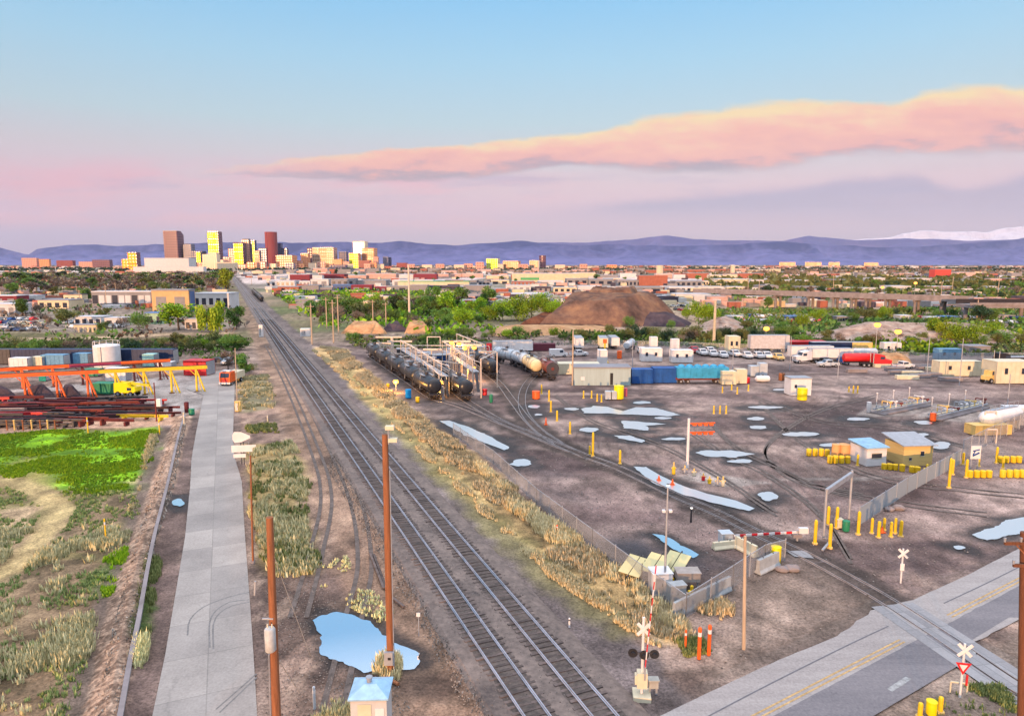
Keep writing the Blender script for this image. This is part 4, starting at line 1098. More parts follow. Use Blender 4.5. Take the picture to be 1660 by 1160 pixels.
# ---------------------------------------------------------------- landforms
def heap(name, poly, h, seed, mats, rough=0.25, n=46, kind='structure', flat=0.35):
    """heap whose foot follows poly (surveyed px) and whose ridge reaches h metres"""
    W = W2(poly); a = np.array([(p.x, p.y) for p in W]); lo, hi = a.min(0), a.max(0)
    n2 = max(10, int(n * (hi[1]-lo[1]) / (hi[0]-lo[0]))); n2 = min(max(n2, 14), 80)
    X, Y = np.meshgrid(np.linspace(lo[0], hi[0], n*2), np.linspace(lo[1], hi[1], n2*2), indexing='ij')
    x, y = X.ravel(), Y.ravel(); d = -poly_sd(x, y, W); dm = d.max()
    t = np.clip(d / dm, 0, 1); z = h * np.where(t < 1-flat, t/(1-flat), 1.0) ** 0.85
    sc_ = dm * 0.9
    z = z * (1 + rough * 2.2 * (fbm(x/sc_, y/sc_, 5, seed) - 0.5)) + rough * 0.7 * h * (fbm(x/sc_*2.6, y/sc_*2.6, 4, seed+3, ridge=True) - 0.55) * np.clip(t*4, 0, 1)
    z = np.where(d > 0, np.maximum(z, 0.02), -0.3)
    idx = np.arange(x.size).reshape(X.shape)
    Fq = np.stack([idx[:-1,:-1], idx[1:,:-1], idx[1:,1:], idx[:-1,1:]], -1).reshape(-1,4)
    zz = z[Fq]; Fq = Fq[zz.max(1) > -0.2]
    me = bpy.data.meshes.new(name); me.from_pydata(np.stack([x,y,z],-1).tolist(), [], Fq.tolist())
    me.materials.append(mats); me.polygons.foreach_set('use_smooth', [True]*len(me.polygons)); me.update()
    o = bpy.data.objects.new(name, me); COL.objects.link(o); return tag(o, kind=kind)
def soil_mat(name, a, b, c, scale):
    m = bpy.data.materials.new(name); m.use_nodes = True
    N, L = m.node_tree.nodes, m.node_tree.links; bs = N['Principled BSDF']; bs.inputs['Roughness'].default_value = 0.95; bs.inputs['Specular IOR Level'].default_value = 0.1
    g = N.new('ShaderNodeNewGeometry'); nz = N.new('ShaderNodeTexNoise'); nz.inputs['Scale'].default_value = scale; nz.inputs['Detail'].default_value = 9; nz.inputs['Roughness'].default_value = 0.7
    L.new(g.outputs['Position'], nz.inputs['Vector']); rp = N.new('ShaderNodeValToRGB'); cr = rp.color_ramp; cr.elements.new(0.5)
    for e, (p, q) in zip(cr.elements, ((0.34,a),(0.52,b),(0.68,c))): e.position = p; e.color = (*q, 1)
    L.new(nz.outputs['Fac'], rp.inputs[0]); L.new(rp.outputs[0], bs.inputs['Base Color'])
    bp = N.new('ShaderNodeBump'); bp.inputs['Strength'].default_value = 0.7; bp.inputs['Distance'].default_value = 1.0; L.new(nz.outputs['Fac'], bp.inputs['Height']); L.new(bp.outputs[0], bs.inputs['Normal'])
    return m
m_mound = soil_mat('mound_soil', C(80,60,54), C(122,92,78), C(158,120,92), 0.09)
m_dark = soil_mat('dark_spoil', C(58,48,54), C(84,70,76), C(104,88,90), 0.15)
m_pale = soil_mat('pale_rubble', C(120,98,88), C(176,150,136), C(206,184,168), 0.25)
m_tan = soil_mat('tan_spoil', C(150,110,78), C(198,152,112), C(214,176,136), 0.2)
heap('dirt_mound', [(872,529),(1030,530),(1104,523),(1092,512),(1040,504),(960,502),(900,508)], 11.2, 3, m_mound, 0.34, flat=0.62)
heap('dirt_mound', [(930,510),(1040,510),(1050,502),(950,500)], 12.2, 5, m_mound, 0.34, flat=0.6)
heap('dirt_mound', [(840,528),(925,529),(915,518),(865,517)], 3.8, 6, soil_mat('red_spoil', C(78,48,40), C(108,68,52), C(128,88,66), .2), 0.25)
heap('spoil_ridge', [(985,528),(1115,530),(1122,524),(1085,516),(1000,518)], 5.2, 7, m_dark, 0.2)
heap('spoil_bank', [(795,545),(1005,541),(990,530),(800,531)], 2.0, 8, m_tan, 0.25)
heap('tan_heap', [(552,541),(628,541),(622,532),(565,532)], 3.4, 9, m_tan, 0.35, flat=.6)
heap('tan_heap', [(655,541),(700,541),(692,532),(660,532)], 3.2, 10, m_tan, 0.35, flat=.6)
heap('dark_heap', [(618,538),(662,538),(656,530),(624,530)], 3.0, 11, m_dark, 0.2)
heap('rubble_heap', [(1120,545),(1225,546),(1210,528),(1165,522),(1130,530)], 4.2, 12, m_pale, 0.35, flat=.2)
heap('rubble_heap', [(1292,556),(1420,562),(1560,566),(1670,562),(1680,545),(1540,535),(1400,534),(1320,540)], 4.6, 13, m_pale, 0.55, n=80)
heap('brush_heap', [(1400,592),(1480,592),(1475,582),(1410,580)], 2.4, 14, m_tan, 0.3)

# ---------------------------------------------------------------- viaduct
m_conc = mat('aged_concrete', C(150,140,142), 0.9, var=0.3, scale=0.4, bump=0.1)
def viaduct():
    y0 = G(1355, 514).y
    L0, R0_ = at(1130, 473, y0+120), at(1575, 478, y0+4)
    t = thing('viaduct', 'long grey concrete viaduct on round piers crossing the right middle distance', 'viaduct', (R0_.x, R0_.y, 0))
    o = Vector((R0_.x, R0_.y, 0))
    ztop = at(1400, 478, y0+40).z
    A = Vector((L0.x, L0.y, ztop)) - o; B = Vector((R0_.x, R0_.y, ztop)) - o
    mb = MB(); mb.bar(A - Vector((0,0,1.0)), B - Vector((0,0,1.0)), 11, 1.7); mb.build('deck', m_conc, t)
    d = (B - A).normalized(); q = Vector((d.y, -d.x, 0))
    for s in (-5.3, 5.3):
        mb = MB(); mb.bar(A + q*s + Vector((0,0,0.35)), B + q*s + Vector((0,0,0.35)), 0.3, 1.0); mb.build('parapet', m_conc, t)
    for px in (1262,1315,1355,1385,1408,1440,1487,1530,1565):
        k = (px - 1130) / (1575 - 1130.0)
        # depth changes along the deck, so solve for the station seen at px
        lo, hi = 0.0, 1.0
        for _ in range(30):
            m_ = (lo+hi)/2; P = A + (B-A)*m_ + o
            if CX + F * P.x / (P.y*CT - (P.z-HC)*ST) < px: lo = m_
            else: hi = m_
        P = A + (B-A)*lo
        for s in (-3.2, 3.2):
            mb = MB(); mb.cyl((P.x+q.x*s, P.y+q.y*s, 0), (P.x+q.x*s, P.y+q.y*s, P.z-2.6), 0.75, n=12); mb.build('pier', m_conc, t, smooth=True)
        mb = MB(); mb.bar(P + q*5 - Vector((0,0,2.3)), P - q*5 - Vector((0,0,2.3)), 1.3, 1.0); mb.build('pier_cap', m_conc, t)
    # second, nearer ramp on the right
    o2 = G(1655, 520); t2 = thing('viaduct', 'lower concrete ramp at the right edge with a dark guard rail', 'viaduct', o2)
    zt = at(1610, 492, o2.y).z; xl = at(1560, 500, o2.y).x - o2.x
    mb = MB(); mb.box(xl, 70, -5, 5, zt-1.8, zt-0.2); mb.build('deck', m_conc, t2)
    mb = MB(); mb.box(xl, 70, -5.3, -5.0, zt-0.4, zt+0.7); mb.build('parapet', m_conc, t2)
    mb = MB(); mb.box(xl, 70, 5.0, 5.3, zt-0.4, zt+2.0); mb.build('guard_rail', mat('dark_rail', C(52,46,50)), t2)
    for px in (1565, 1655):
        x = at(px, 510, o2.y).x - o2.x
        mb = MB(); mb.cyl((x,0,0), (x,0,zt-1.8), 0.9, n=12); mb.build('pier', m_conc, t2, smooth=True)
    # slanting approach left of the piers
    o3 = at(1200, 476, y0+150); 
viaduct()

# ---------------------------------------------------------------- buildings
def win_mat(name, wall, glass, sx, sz, frac=0.55, gl_rough=0.2):
    """wall with a regular grid of windows (one material per facade)"""
    if name in MATS: return MATS[name]
    m = bpy.data.materials.new(name); m.use_nodes = True
    N, L = m.node_tree.nodes, m.node_tree.links; bs = N['Principled BSDF']
    tc_ = N.new('ShaderNodeTexCoord'); sp_ = N.new('ShaderNodeSeparateXYZ'); L.new(tc_.outputs['Object'], sp_.inputs[0])
    def mt(op, a, b):
        n = N.new('ShaderNodeMath'); n.operation = op
        for i, q in enumerate((a, b)):
            if isinstance(q, (int, float)): n.inputs[i].default_value = q
            else: L.new(q, n.inputs[i])
        return n.outputs[0]
    u = mt('ADD', sp_.outputs[0], sp_.outputs[1])
    fu = mt('LESS_THAN', mt('FRACT', mt('DIVIDE', u, sx), 0), frac); fz = mt('LESS_THAN', mt('FRACT', mt('DIVIDE', sp_.outputs[2], sz), 0), frac)
    f = mt('MULTIPLY', fu, fz)
    mx = N.new('ShaderNodeMix'); mx.data_type = 'RGBA'; mx.inputs[6].default_value = (*wall,1); mx.inputs[7].default_value = (*glass,1); L.new(f, mx.inputs[0])
    L.new(mx.outputs[2], bs.inputs['Base Color'])
    mr = N.new('ShaderNodeMapRange'); mr.inputs['To Min'].default_value = 0.8; mr.inputs['To Max'].default_value = gl_rough; L.new(f, mr.inputs[0]); L.new(mr.outputs[0], bs.inputs['Roughness'])
    MATS[name] = m; return m
def mirror_mat(name, col, rough=0.3):
    if name in MATS: return MATS[name]
    m = bpy.data.materials.new(name); m.use_nodes = True; b = m.node_tree.nodes['Principled BSDF']
    b.inputs['Base Color'].default_value = (*col,1); b.inputs['Metallic'].default_value = 1.0; b.inputs['Roughness'].default_value = rough
    MATS[name] = m; return m
m_roof_w = mat('white_roof', C(206,204,210), 0.8, var=0.15, scale=0.1)
m_roof_g = mat('grey_roof', C(150,148,156), 0.8, var=0.2, scale=0.1)
m_dglass = mat('dark_glass', C(52,58,76), 0.15, var=0.2, scale=0.2)
half = lambda P: (sd + (Vector((0,0,HC)) - P).normalized()).normalized()
def tower(px0, px1, ytop, depth, label, m, cap=None, glint=None, ybase=None, name='skyscraper', cat='skyscraper', round_=False, slant=False, dk=1.0, steps=None):
    P = at((px0+px1)/2, ybase or 431, depth); P.z = 0
    wd_ = (px1-px0)/F*depth*1.0; H_ = at((px0+px1)/2, ytop, depth).z; dp = max(14, wd_*dk)
    t = thing(name, label, cat, P); 
    if glint is not None:
        hv = half(P); t.rotation_euler.z = math.atan2(hv.x, -hv.y) * 1.0
    x = wd_/2
    mb = MB()
    if round_: mb.lathe([(x,0),(x,H_)], 20)
    elif slant: mb.profile([(-x,0),(x,0),(x,H_),(-x,H_)], 0, dp*0.6); mb.add([(-x,dp*.6,0),(x,dp*.6,0),(x,dp*.6,H_),(-x,dp*.6,H_),(-x,dp,0),(x,dp,0),(x,dp,H_*.9),(-x,dp,H_*.9)], [(2,3,7,6),(4,5,6,7),(1,5,6,2),(0,3,7,4)])
    else: mb.box(-x, x, 0, dp, 0, H_)
    mb.build('wall', m, t)
    if cap:
        mb = MB(); mb.box(-x*0.86, x*0.86, dp*.1, dp*.9, H_, H_+H_*0.05); mb.build('roof', cap, t)
    if glint is not None:
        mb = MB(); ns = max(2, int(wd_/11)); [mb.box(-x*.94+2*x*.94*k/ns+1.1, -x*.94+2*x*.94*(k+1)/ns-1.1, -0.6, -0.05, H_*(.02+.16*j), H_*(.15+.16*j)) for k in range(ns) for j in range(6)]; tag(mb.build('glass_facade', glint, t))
    if steps:
        for a, b, hh, mm in steps:
            mb = MB(); mb.box(-x+2*x*a, -x+2*x*b, -0.5, dp*0.7, H_ if hh > 1 else 0.1, H_*hh); mb.build('wing', mm, t)
    return t
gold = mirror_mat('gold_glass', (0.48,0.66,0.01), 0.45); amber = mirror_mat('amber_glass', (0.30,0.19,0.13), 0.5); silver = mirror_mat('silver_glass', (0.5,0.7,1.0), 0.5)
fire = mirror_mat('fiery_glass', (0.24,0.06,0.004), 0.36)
wm = win_mat
brown = wm('brown_tower', C(128,84,92), C(88,54,72), 14, 16); navy = wm('navy_tower', C(88,84,116), C(52,56,92), 14, 14)
pink = wm('pink_tower', C(224,166,142), C(170,104,106), 13, 14, 0.5); grey = wm('grey_tower', C(128,124,142), C(84,86,112), 13, 14)
orange = wm('orange_tower', C(238,166,112), C(204,98,80), 13, 14, 0.5); red = wm('red_tower', C(158,70,62), C(118,44,54), 7, 900, 0.5); cream = wm('cream_tower', C(234,208,178), C(214,178,150), 9, 5, 0.35)
DT = 4300
tower(268,290,374,DT,'tall brown tower with slanted dark top, leftmost of the skyline',brown,slant=True)
tower(289,300,397,DT+60,'narrow dark brown tower right of the slant-topped tower',brown)
tower(299,312,397,DT+40,'grey tower with pale rounded crown behind the white arena',grey,cap=m_roof_g)
tower(311,328,407,DT-50,'dark blue block with a gold window right of grey tower',navy,glint=None).location.y += 0
tower(319,326,408,DT-120,'small glowing gold block in front of the dark blue block',navy,glint=gold)
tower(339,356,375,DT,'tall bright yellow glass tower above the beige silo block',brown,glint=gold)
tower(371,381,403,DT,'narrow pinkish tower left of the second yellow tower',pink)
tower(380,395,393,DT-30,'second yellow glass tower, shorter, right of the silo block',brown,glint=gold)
tower(394,405,389,DT+30,'pinkish tower touching the second yellow tower',pink,cap=m_roof_g)
tower(404,414,389,DT+50,'dark slim tower with one shining yellow edge',navy,glint=None)
tower(410.5,414,390,DT+10,'thin shining yellow slab on the slim dark tower',navy,glint=gold)
tower(413,421,406,DT-60,'small pink tower right of the shining yellow slab',pink,glint=amber)
tower(421,433,402,DT-40,'blue-grey block left of the red tower',grey)
tower(432,451,376,DT,'tall red tower with rounded front and light stripe',red,round_=True)
tower(449,457,394,DT+60,'dark blue tower behind the red tower',navy)
tower(456,466,404,DT+60,'stepped dark blue block right of the red tower',navy,cap=m_dglass)
tower(448,474,414,DT-300,'wide low orange block at foot of the red tower',orange,cap=m_roof_g)
tower(477,488,422,DT-200,'low pink block between orange block and twin towers',pink)
tower(488,500,411,DT-150,'orange tower with cream top left of the twin towers',orange,cap=m_roof_w)
tower(499,508,402,DT,'dark left half of the twin towers',brown)
tower(507,519,401,DT-40,'pale gold right half of the twin towers',cream,glint=amber)
tower(519,541,401,DT-40,'broad pink-orange tower right of the twin towers',pink,glint=amber)
tower(540,554,420,DT-260,'low orange block at foot of the broad pink tower',orange)
tower(550,562,408,DT,'dark violet tower right of the broad pink tower',navy)
tower(534,561,429,DT-900,'long low dark glass block before the skyline',navy,dk=.4)
tower(566,581,410,DT-150,'golden yellow block left of the white tower',orange,glint=gold)
tower(573,592,391,DT,'white shining tower near right end of skyline',cream,glint=silver)
tower(587,607,402,DT-60,'orange tower right of the white shining tower',orange,glint=amber)
tower(582,599,422,DT-260,'low crimson block at foot of the white tower',red)
tower(605,613,416,DT-100,'small pink tower right of the orange tower',pink)
tower(621,629,416,DT,'small grey tower alone right of the skyline',grey)
tower(628,634,417,DT+40,'slim dark tower beside the small grey tower',navy)
tower(643,659,426,DT-300,'low red-orange block right of the skyline',red)
tower(771,784,425,3600,'small stepped pink block left of the yellow cube building',pink,cap=m_roof_w)
tower(788,807,419,3700,'yellow glass cube building alone on the plain',cream,glint=gold)
tower(815,840,423,3700,'orange block right of the yellow cube building',orange,glint=amber)
tower(858,873,422,3600,'pale yellow block on the plain below the hills',cream,glint=amber)
tower(874,885,414,3800,'rounded brown tower alone on the plain',brown,round_=True)
tower(1064,1075,430,1700,'pale column tower right of the dirt mound',cream,ybase=440,name='silo_tower',cat='tower',round_=True)
tower(1184,1191,430,1500,'slim pale concrete tower with wide cap',cream,ybase=445,cap=m_roof_w,name='silo_tower',cat='tower',round_=True)
for i,(a,b,c) in enumerate([(198,212,420),(208,222,409)]):
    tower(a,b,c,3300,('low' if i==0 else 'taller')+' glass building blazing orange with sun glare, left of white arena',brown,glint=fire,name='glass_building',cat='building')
# beige silo block
t = tower(329,352,412,2900,'beige grain silo block with stepped roof under the yellow tower',cream,ybase=436,name='grain_silo',cat='silo',dk=.6,steps=[(0.42,1.0,1.12,cream)])
tower(351,381,425,2880,'lower beige wing building right of the grain silo',cream,ybase=436,name='warehouse',cat='warehouse',dk=.4)
def block(px0, px1, ybase, ytop, label, wall, roof, dk=0.6, group=None, name='warehouse', cat='warehouse', parts=True, rz=0.0, para=True):
    P = G((px0+px1)/2, ybase); wd_ = wid(px0, px1, ybase); H_ = max(2.0, hgt(ybase, ytop)); dp = max(5.0, wd_*dk)
    # the roof is seen too: take the visible roof depth off the front height
    t = thing(name, label, cat, (P.x, P.y, -0.05), rz, group); x = wd_/2
    H_ *= 1.25; Hw = H_*0.82
    mb = MB(); mb.box(-x, x, 0, dp, 0, Hw); mb.build('wall', wall, t)
    mb = MB(); mb.box(-x-.15, x+.15, -.15, dp+.15, Hw+0.003, Hw+max(0.25, H_*0.06)); mb.build('roof', roof, t)
    return t, x, dp, Hw
W_ = {'white': (mat('white_wall', C(216,212,214), .8, var=.15, scale=.2), m_roof_w), 'grey': (mat('grey_wall', C(150,146,150), .8, var=.2, scale=.2), m_roof_g),
      'cream': (mat('cream_wall', C(226,208,176), .8, var=.15, scale=.2), m_roof_w), 'pink': (mat('pink_wall', C(214,170,158), .8, var=.2, scale=.2), m_roof_w),
      'brick': (mat('brick_wall', C(176,104,84), .85, var=.25, scale=.3), m_roof_g), 'maroon': (mat('maroon_wall', C(132,52,64), .8, var=.2, scale=.3), mat('maroon_roof', C(150,40,80), .7)),
      'blue': (mat('blue_wall', C(90,112,160), .8, var=.2, scale=.3), mat('blue_roof', C(84,130,190), .6)), 'green': (mat('green_wall', C(170,200,170), .8), mat('green_roof', C(88,176,116), .7)),
      'dark': (mat('dark_wall', C(78,70,84), .8, var=.2, scale=.3), mat('dark_roof', C(94,84,96), .8))}
def dress(t, x, dp, Hw, n, r):
    """dock doors / windows so that a shed reads as a shed"""
    for k in range(n):
        a = -x + 2*x*(k+0.5)/n; w2 = 2*x/n*0.28
        mb = MB(); mb.box(a-w2, a+w2, -0.08, -0.004, Hw*0.12 if r else 0.05, Hw*0.72); mb.build('window' if r else 'door', m_dglass if r else W_['grey'][0], t)
B1 = block(235,307,440,420,'big plain white arena hall before the skyline',W_['white'][0],m_roof_w,0.35,name='arena',cat='hall')
block(216,330,441.5,433,'long low white annex along the front of the arena hall',W_['white'][0],m_roof_w,0.1,name='annex')
B = block(247,308,505,472,'tan windowless brick-like warehouse left of the tracks',mat('tan_wall', C(218,178,128), .85, var=.12, scale=.3),m_roof_g,0.35,rz=-0.03); 
mb = MB(); mb.box(B[1]+.02, B[1]+.5, B[2]*.1, B[2]*.8, 0, B[3]*.98); mb.build('side_cladding', W_['blue'][0], B[0]); dress(*B, 2, 0)
B = block(150,246,498,474,'long open-fronted grey depot joined to the tan warehouse',W_['grey'][0],m_roof_w,0.3)
for k in range(9):
    a = -B[1] + 2*B[1]*(k+.5)/9; mb = MB(); mb.box(a-B[1]/11, a+B[1]/11, -.1, -.01, B[3]*.25, B[3]*.8); mb.build('bay_door', W_['white'][0] if k % 3 else m_dglass, B[0])
B = block(314,372,500,477,'white block building half hidden behind yellow-green trees',W_['white'][0],m_roof_w,.7); dress(*B, 5, 1)
B = block(236,266,525,508,'small pale green cottage with a bright blue roof',W_['green'][0],W_['blue'][1],.8,name='house',cat='house'); dress(*B, 2, 1)
B = block(104,134,494,478,'ochre cabin-like building with two dark gables',W_['cream'][0],W_['dark'][1],.5,name='house',cat='house'); dress(*B, 3, 1)
B = block(-30,28,495,480,'white shed with purple front at the left edge',W_['maroon'][0],m_roof_w,.5); dress(*B, 3, 0)
B = block(25,60,492,480,'white-roofed shed behind the round green tree',W_['white'][0],m_roof_w,.6); dress(*B, 2, 0)
B = block(-30,26,512,494,'large white shed in front at the left edge',W_['white'][0],m_roof_w,.7); dress(*B, 4, 0)
B = block(62,112,500,487,'low tan house with wide grey roof left of the depot',W_['cream'][0],m_roof_g,.8,name='house',cat='house'); dress(*B, 4, 1)
B = block(120,165,525,514,'white low building behind the parked cars',W_['white'][0],m_roof_w,.7); dress(*B, 4, 1)
B = block(120,158,538,527,'ochre timber shed by the dirt road',W_['cream'][0],m_roof_g,.3,name='shed',cat='shed'); dress(*B, 5, 0)
B = block(170,200,528,516,'white gabled house behind the trees by the dirt road',W_['white'][0],m_roof_w,.9,name='house',cat='house'); dress(*B, 2, 1)
B = block(300,330,534,518,'white trailer house between green and yellow-green trees',W_['white'][0],m_roof_w,.4,name='house',cat='house'); dress(*B, 3, 1)
# the pale industrial belt, row by row
def belt_rows(x0, x1, y, n, colours, hpx, where, seed, wpx=(14,46), gap=0.1):
    r = random.Random(seed); its = []; x = x0
    while x < x1:
        w_ = r.uniform(*wpx); c = r.choice(colours); its.append((x, min(x+w_, x1+8), y + r.uniform(-1.2,1.2), r.uniform(*hpx), c)); x += w_*(1+r.uniform(0,gap*2))
    by = {}
    for it in its: by.setdefault(it[4], []).append(it)
    for c, L_ in by.items():
        for i, (a, b, yy, h, _) in enumerate(L_):
            if on_track(G((a+b)/2, yy).x, G((a+b)/2, yy).y, -14-wid(a,b,yy)/2, 18+wid(a,b,yy)/2): continue
            o = ordl(i, len(L_)); big = 'wide' if b-a > 34 else 'small' if b-a < 20 else 'flat'
            B = block(a, b, yy, yy-h, ('%s %s warehouse %s' % (o + ' ' + c if o else c, '', where)).replace('  ', ' ').strip(), W_[c][0], W_[c][1] if c != 'brick' else m_roof_g, r.uniform(.5,1.1), 'warehouses of the pale industrial belt')
            if y > 452: dress(*B, r.randint(2,6), r.random() < .4)
wt = ['white','white','grey','cream','pink','white','brick']
belt_rows(425, 690, 474, 9, ['white','grey','brick','white','blue','maroon'], (7,12), 'in the row nearest the grove by the mast', 41, (16,36))
belt_rows(432, 700, 463, 9, ['white','white','cream','grey'], (7,11), 'in the second row behind the grove', 42, (20,60))
belt_rows(418, 700, 452, 9, ['white','pink','cream','maroon','white'], (5,8), 'in the third row behind the grove', 43, (20,50))
belt_rows(410, 640, 443, 9, ['cream','pink','grey','brick','cream'], (4,8), 'in the row at the foot of the skyline', 44, (10,24))
belt_rows(700, 1160, 486, 9, ['white','white','grey'], (5,9), 'in the row just behind the dirt mound', 45, (22,60))
belt_rows(690, 1200, 473, 9, ['white','grey','white','dark','cream'], (5,10), 'in the second row behind the mound', 46, (22,56))
belt_rows(690, 1230, 462, 9, ['white','cream','grey','pink','brick'], (5,9), 'in the third row behind the mound', 47, (18,50))
belt_rows(640, 1230, 451, 9, ['cream','pink','white','grey','brick'], (4,8), 'in the fourth row behind the mound', 48, (14,44))
belt_rows(640, 1260, 442, 9, ['pink','cream','pink','grey','brick'], (3,7), 'in the far row below the hills', 49, (10,30))
belt_rows(1230, 1670, 472, 9, ['white','cream','grey','pink'], (5,9), 'behind the viaduct, nearest row', 50, (16,44), .8)
belt_rows(1230, 1670, 459, 9, ['pink','cream','white','grey','brick'], (4,8), 'behind the viaduct, second row', 51, (14,44), .5)
belt_rows(1200, 1670, 448, 9, ['pink','pink','cream','brick','grey'], (3,7), 'behind the viaduct, third row', 52, (12,36), .6)
belt_rows(1180, 1670, 521, 9, ['white','white','grey','blue'], (6,9), 'in the lots before the viaduct', 53, (14,30), 1.6)
B = block(830,940,457,444,'long cream exhibition hall with a green stripe',W_['cream'][0],m_roof_w,.3); mb = MB(); mb.box(-B[1]*.75, -B[1]*.2, -.3, -.05, B[3]*.25, B[3]*.55); mb.build('sign_panel', W_['green'][1], B[0])
B = block(645,760,466,457,'long low warehouse with a green roof',W_['cream'][0],W_['green'][1],.3)
block(470,502,455,446,'low hall with a crimson roof in front of the skyline',W_['maroon'][0],W_['maroon'][1],.5)
block(1515,1541,451,437,'bright red cube building far right behind the viaduct',mat('red_wall', C(226,84,74), .8),m_roof_g,.6,name='building',cat='building')
block(1036,1082,463,448,'orange brick hall behind the right end of the mound',W_['brick'][0],W_['brick'][0],.4)
fill=[(300,310,423,grey),(316,330,425,pink),(352,362,421,cream),(362,372,417,pink),(384,398,428,pink),(400,412,425,orange),(416,430,424,pink),(436,447,427,cream),(462,476,426,grey),(470,480,428,pink),(484,492,427,orange),(500,512,426,cream),(514,526,425,pink),(528,540,427,orange),(556,566,424,pink),(562,572,428,cream),(590,600,427,pink),(600,610,425,orange),(612,622,428,cream),(660,672,428,pink),(684,700,429,cream),(706,720,428,pink),(736,752,429,cream),(752,766,427,pink),(806,816,428,cream),(840,856,428,pink),(900,916,429,cream),(940,952,428,pink),(984,1000,429,orange)]
cn_={id(grey):'grey',id(pink):'pink',id(cream):'cream',id(orange):'orange'}
for i,(a,b,c,m_) in enumerate(fill):
    same=[f for f in fill if f[3] is m_]; k=same.index(fill[i])
    tower(a,b,c,3500+40*(i%5),ordl(k,len(same))+' small '+cn_[id(m_)]+' block in the low front of the skyline',m_,name='office_block',cat='building',dk=.5,cap=m_roof_g if i%3==0 else None)
for i,(a,b,y) in enumerate([(1264,1288,431),(1306,1330,431),(1344,1360,431),(1402,1422,431.5)]):
    tower(a,b,y-6,7500,ordl(i,4)+' of four sunlit orange blocks under the right-hand hills',orange,name='far_building',cat='building',dk=.3,glint=amber)
for i,(a,b,c) in enumerate([(36,60,413),(64,80,415),(92,118,417),(128,150,419),(150,178,416)]):
    tower(a,b,c+5,5200,ordl(i,5)+' of five reddish hospital-like blocks on the far left horizon',[pink,orange,red,pink,brown][i],name='far_building',cat='building',dk=.3)
# small far buildings nobody could count
def far_specks(n, ylo, yhi, seed, mats, s):
    r = random.Random(seed); mb = MB()
    for i in range(n):
        P = G(r.uniform(-200,1860), r.uniform(ylo,yhi))
        if on_track(P.x, P.y, -16, 24): continue
        w_, d_, h_ = r.uniform(.6,2.2)*s, r.uniform(.5,1)*s, r.uniform(.25,.7)*s
        mb.mi = r.randrange(len(mats)); mb.cbox((P.x, P.y, h_/2), (w_, d_, h_), r.uniform(-.3,.3))
    tag(mb.build('far_suburb', mats), kind='stuff')
sp_m = [W_[k][0] for k in ('white','cream','pink','grey','brick')]
far_specks(700, 431.5, 436, 5, sp_m, 22); far_specks(420, 436, 446, 6, sp_m, 11)

far_specks(1500, 446, 500, 8, sp_m + [W_['dark'][0]], 6.5)
def undergrowth(name, poly, n, h, m, seed):
    r = random.Random(seed); W = W2(poly); a = np.array([(p.x, p.y) for p in W]); lo, hi = a.min(0), a.max(0)
    rs = np.random.RandomState(seed); q = rs.uniform(lo, hi, (n*5, 2)); nz = fbm(q[:,0]/14, q[:,1]/22, 4, seed)
    q = q[(poly_sd(q[:,0], q[:,1], W) < 0) & (nz > 0.46) & ~on_track(q[:,0], q[:,1])][:n]; mb = MB()
    for x, y in q:
        hh = h * r.uniform(.5, 1.5)
        for k in range(7):
            c = Vector((x + r.gauss(0,.7)*hh, y + r.gauss(0,.7)*hh, hh*r.uniform(.1,.8))); s_ = hh*.32
            u = Vector((r.gauss(0,1), r.gauss(0,1), r.gauss(0,.5))).normalized()*s_; v = Vector((r.gauss(0,.6), r.gauss(0,.6), 1)).normalized()*s_
            mb.add([c-u, c+v, c+u, c-v], [(0,1,2,3)])
    return tag(mb.build(name, m), kind='stuff')
grove = [(440,478),(470,475),(700,470),(800,500),(800,538),(700,545),(640,530),(520,532)]
undergrowth('undergrowth', grove, 700, 2.4, LEAF['mid'], 1); undergrowth('undergrowth', grove, 900, 3.0, LEAF['bright'], 2); undergrowth('undergrowth', grove, 350, 2.0, LEAF['olive'], 3)
scrub = [(520,552),(720,548),(1000,540),(1300,548),(1690,556),(1690,580),(1300,570),(1000,558),(720,565),(520,566)]
undergrowth('undergrowth', scrub, 1500, 1.5, LEAF['olive'], 4); undergrowth('undergrowth', scrub, 900, 1.5, LEAF['mid'], 5); undergrowth('undergrowth', scrub, 500, 1.2, LEAF['bare'], 15)
wood_p = [(-300,480),(-300,443),(380,443),(385,478),(300,480)]
undergrowth('undergrowth', wood_p, 1400, 5, LEAF['bare'], 6); undergrowth('undergrowth', wood_p, 900, 5, LEAF['olive'], 7); undergrowth('undergrowth', wood_p, 500, 5, LEAF['mid'], 16)
lots_p = [(-300,552),(-300,480),(385,480),(400,552)]
undergrowth('undergrowth', lots_p, 500, 2.2, LEAF['mid'], 8); undergrowth('undergrowth', lots_p, 500, 2.6, LEAF['bare'], 9)
hedge_p = [(-300,588),(-300,556),(300,552),(400,550),(396,590),(300,580)]
undergrowth('undergrowth', hedge_p, 800, 1.6, LEAF['olive'], 10); undergrowth('undergrowth', hedge_p, 500, 1.6, LEAF['mid'], 17)
via_p = [(1130,505),(1690,500),(1690,545),(1300,550),(1130,545)]
undergrowth('undergrowth', via_p, 900, 2.0, LEAF['olive'], 11); undergrowth('undergrowth', via_p, 700, 2.2, LEAF['mid'], 12); undergrowth('undergrowth', [(1390,575),(1400,540),(1560,536),(1680,545),(1680,572)], 450, 2.2, LEAF['bright'], 13)
undergrowth('undergrowth', [(1150,490),(1200,462),(1690,455),(1690,490)], 1200, 4, LEAF['olive'], 14); undergrowth('undergrowth', [(1150,490),(1200,462),(1690,455),(1690,490)], 700, 4, LEAF['mid'], 18)
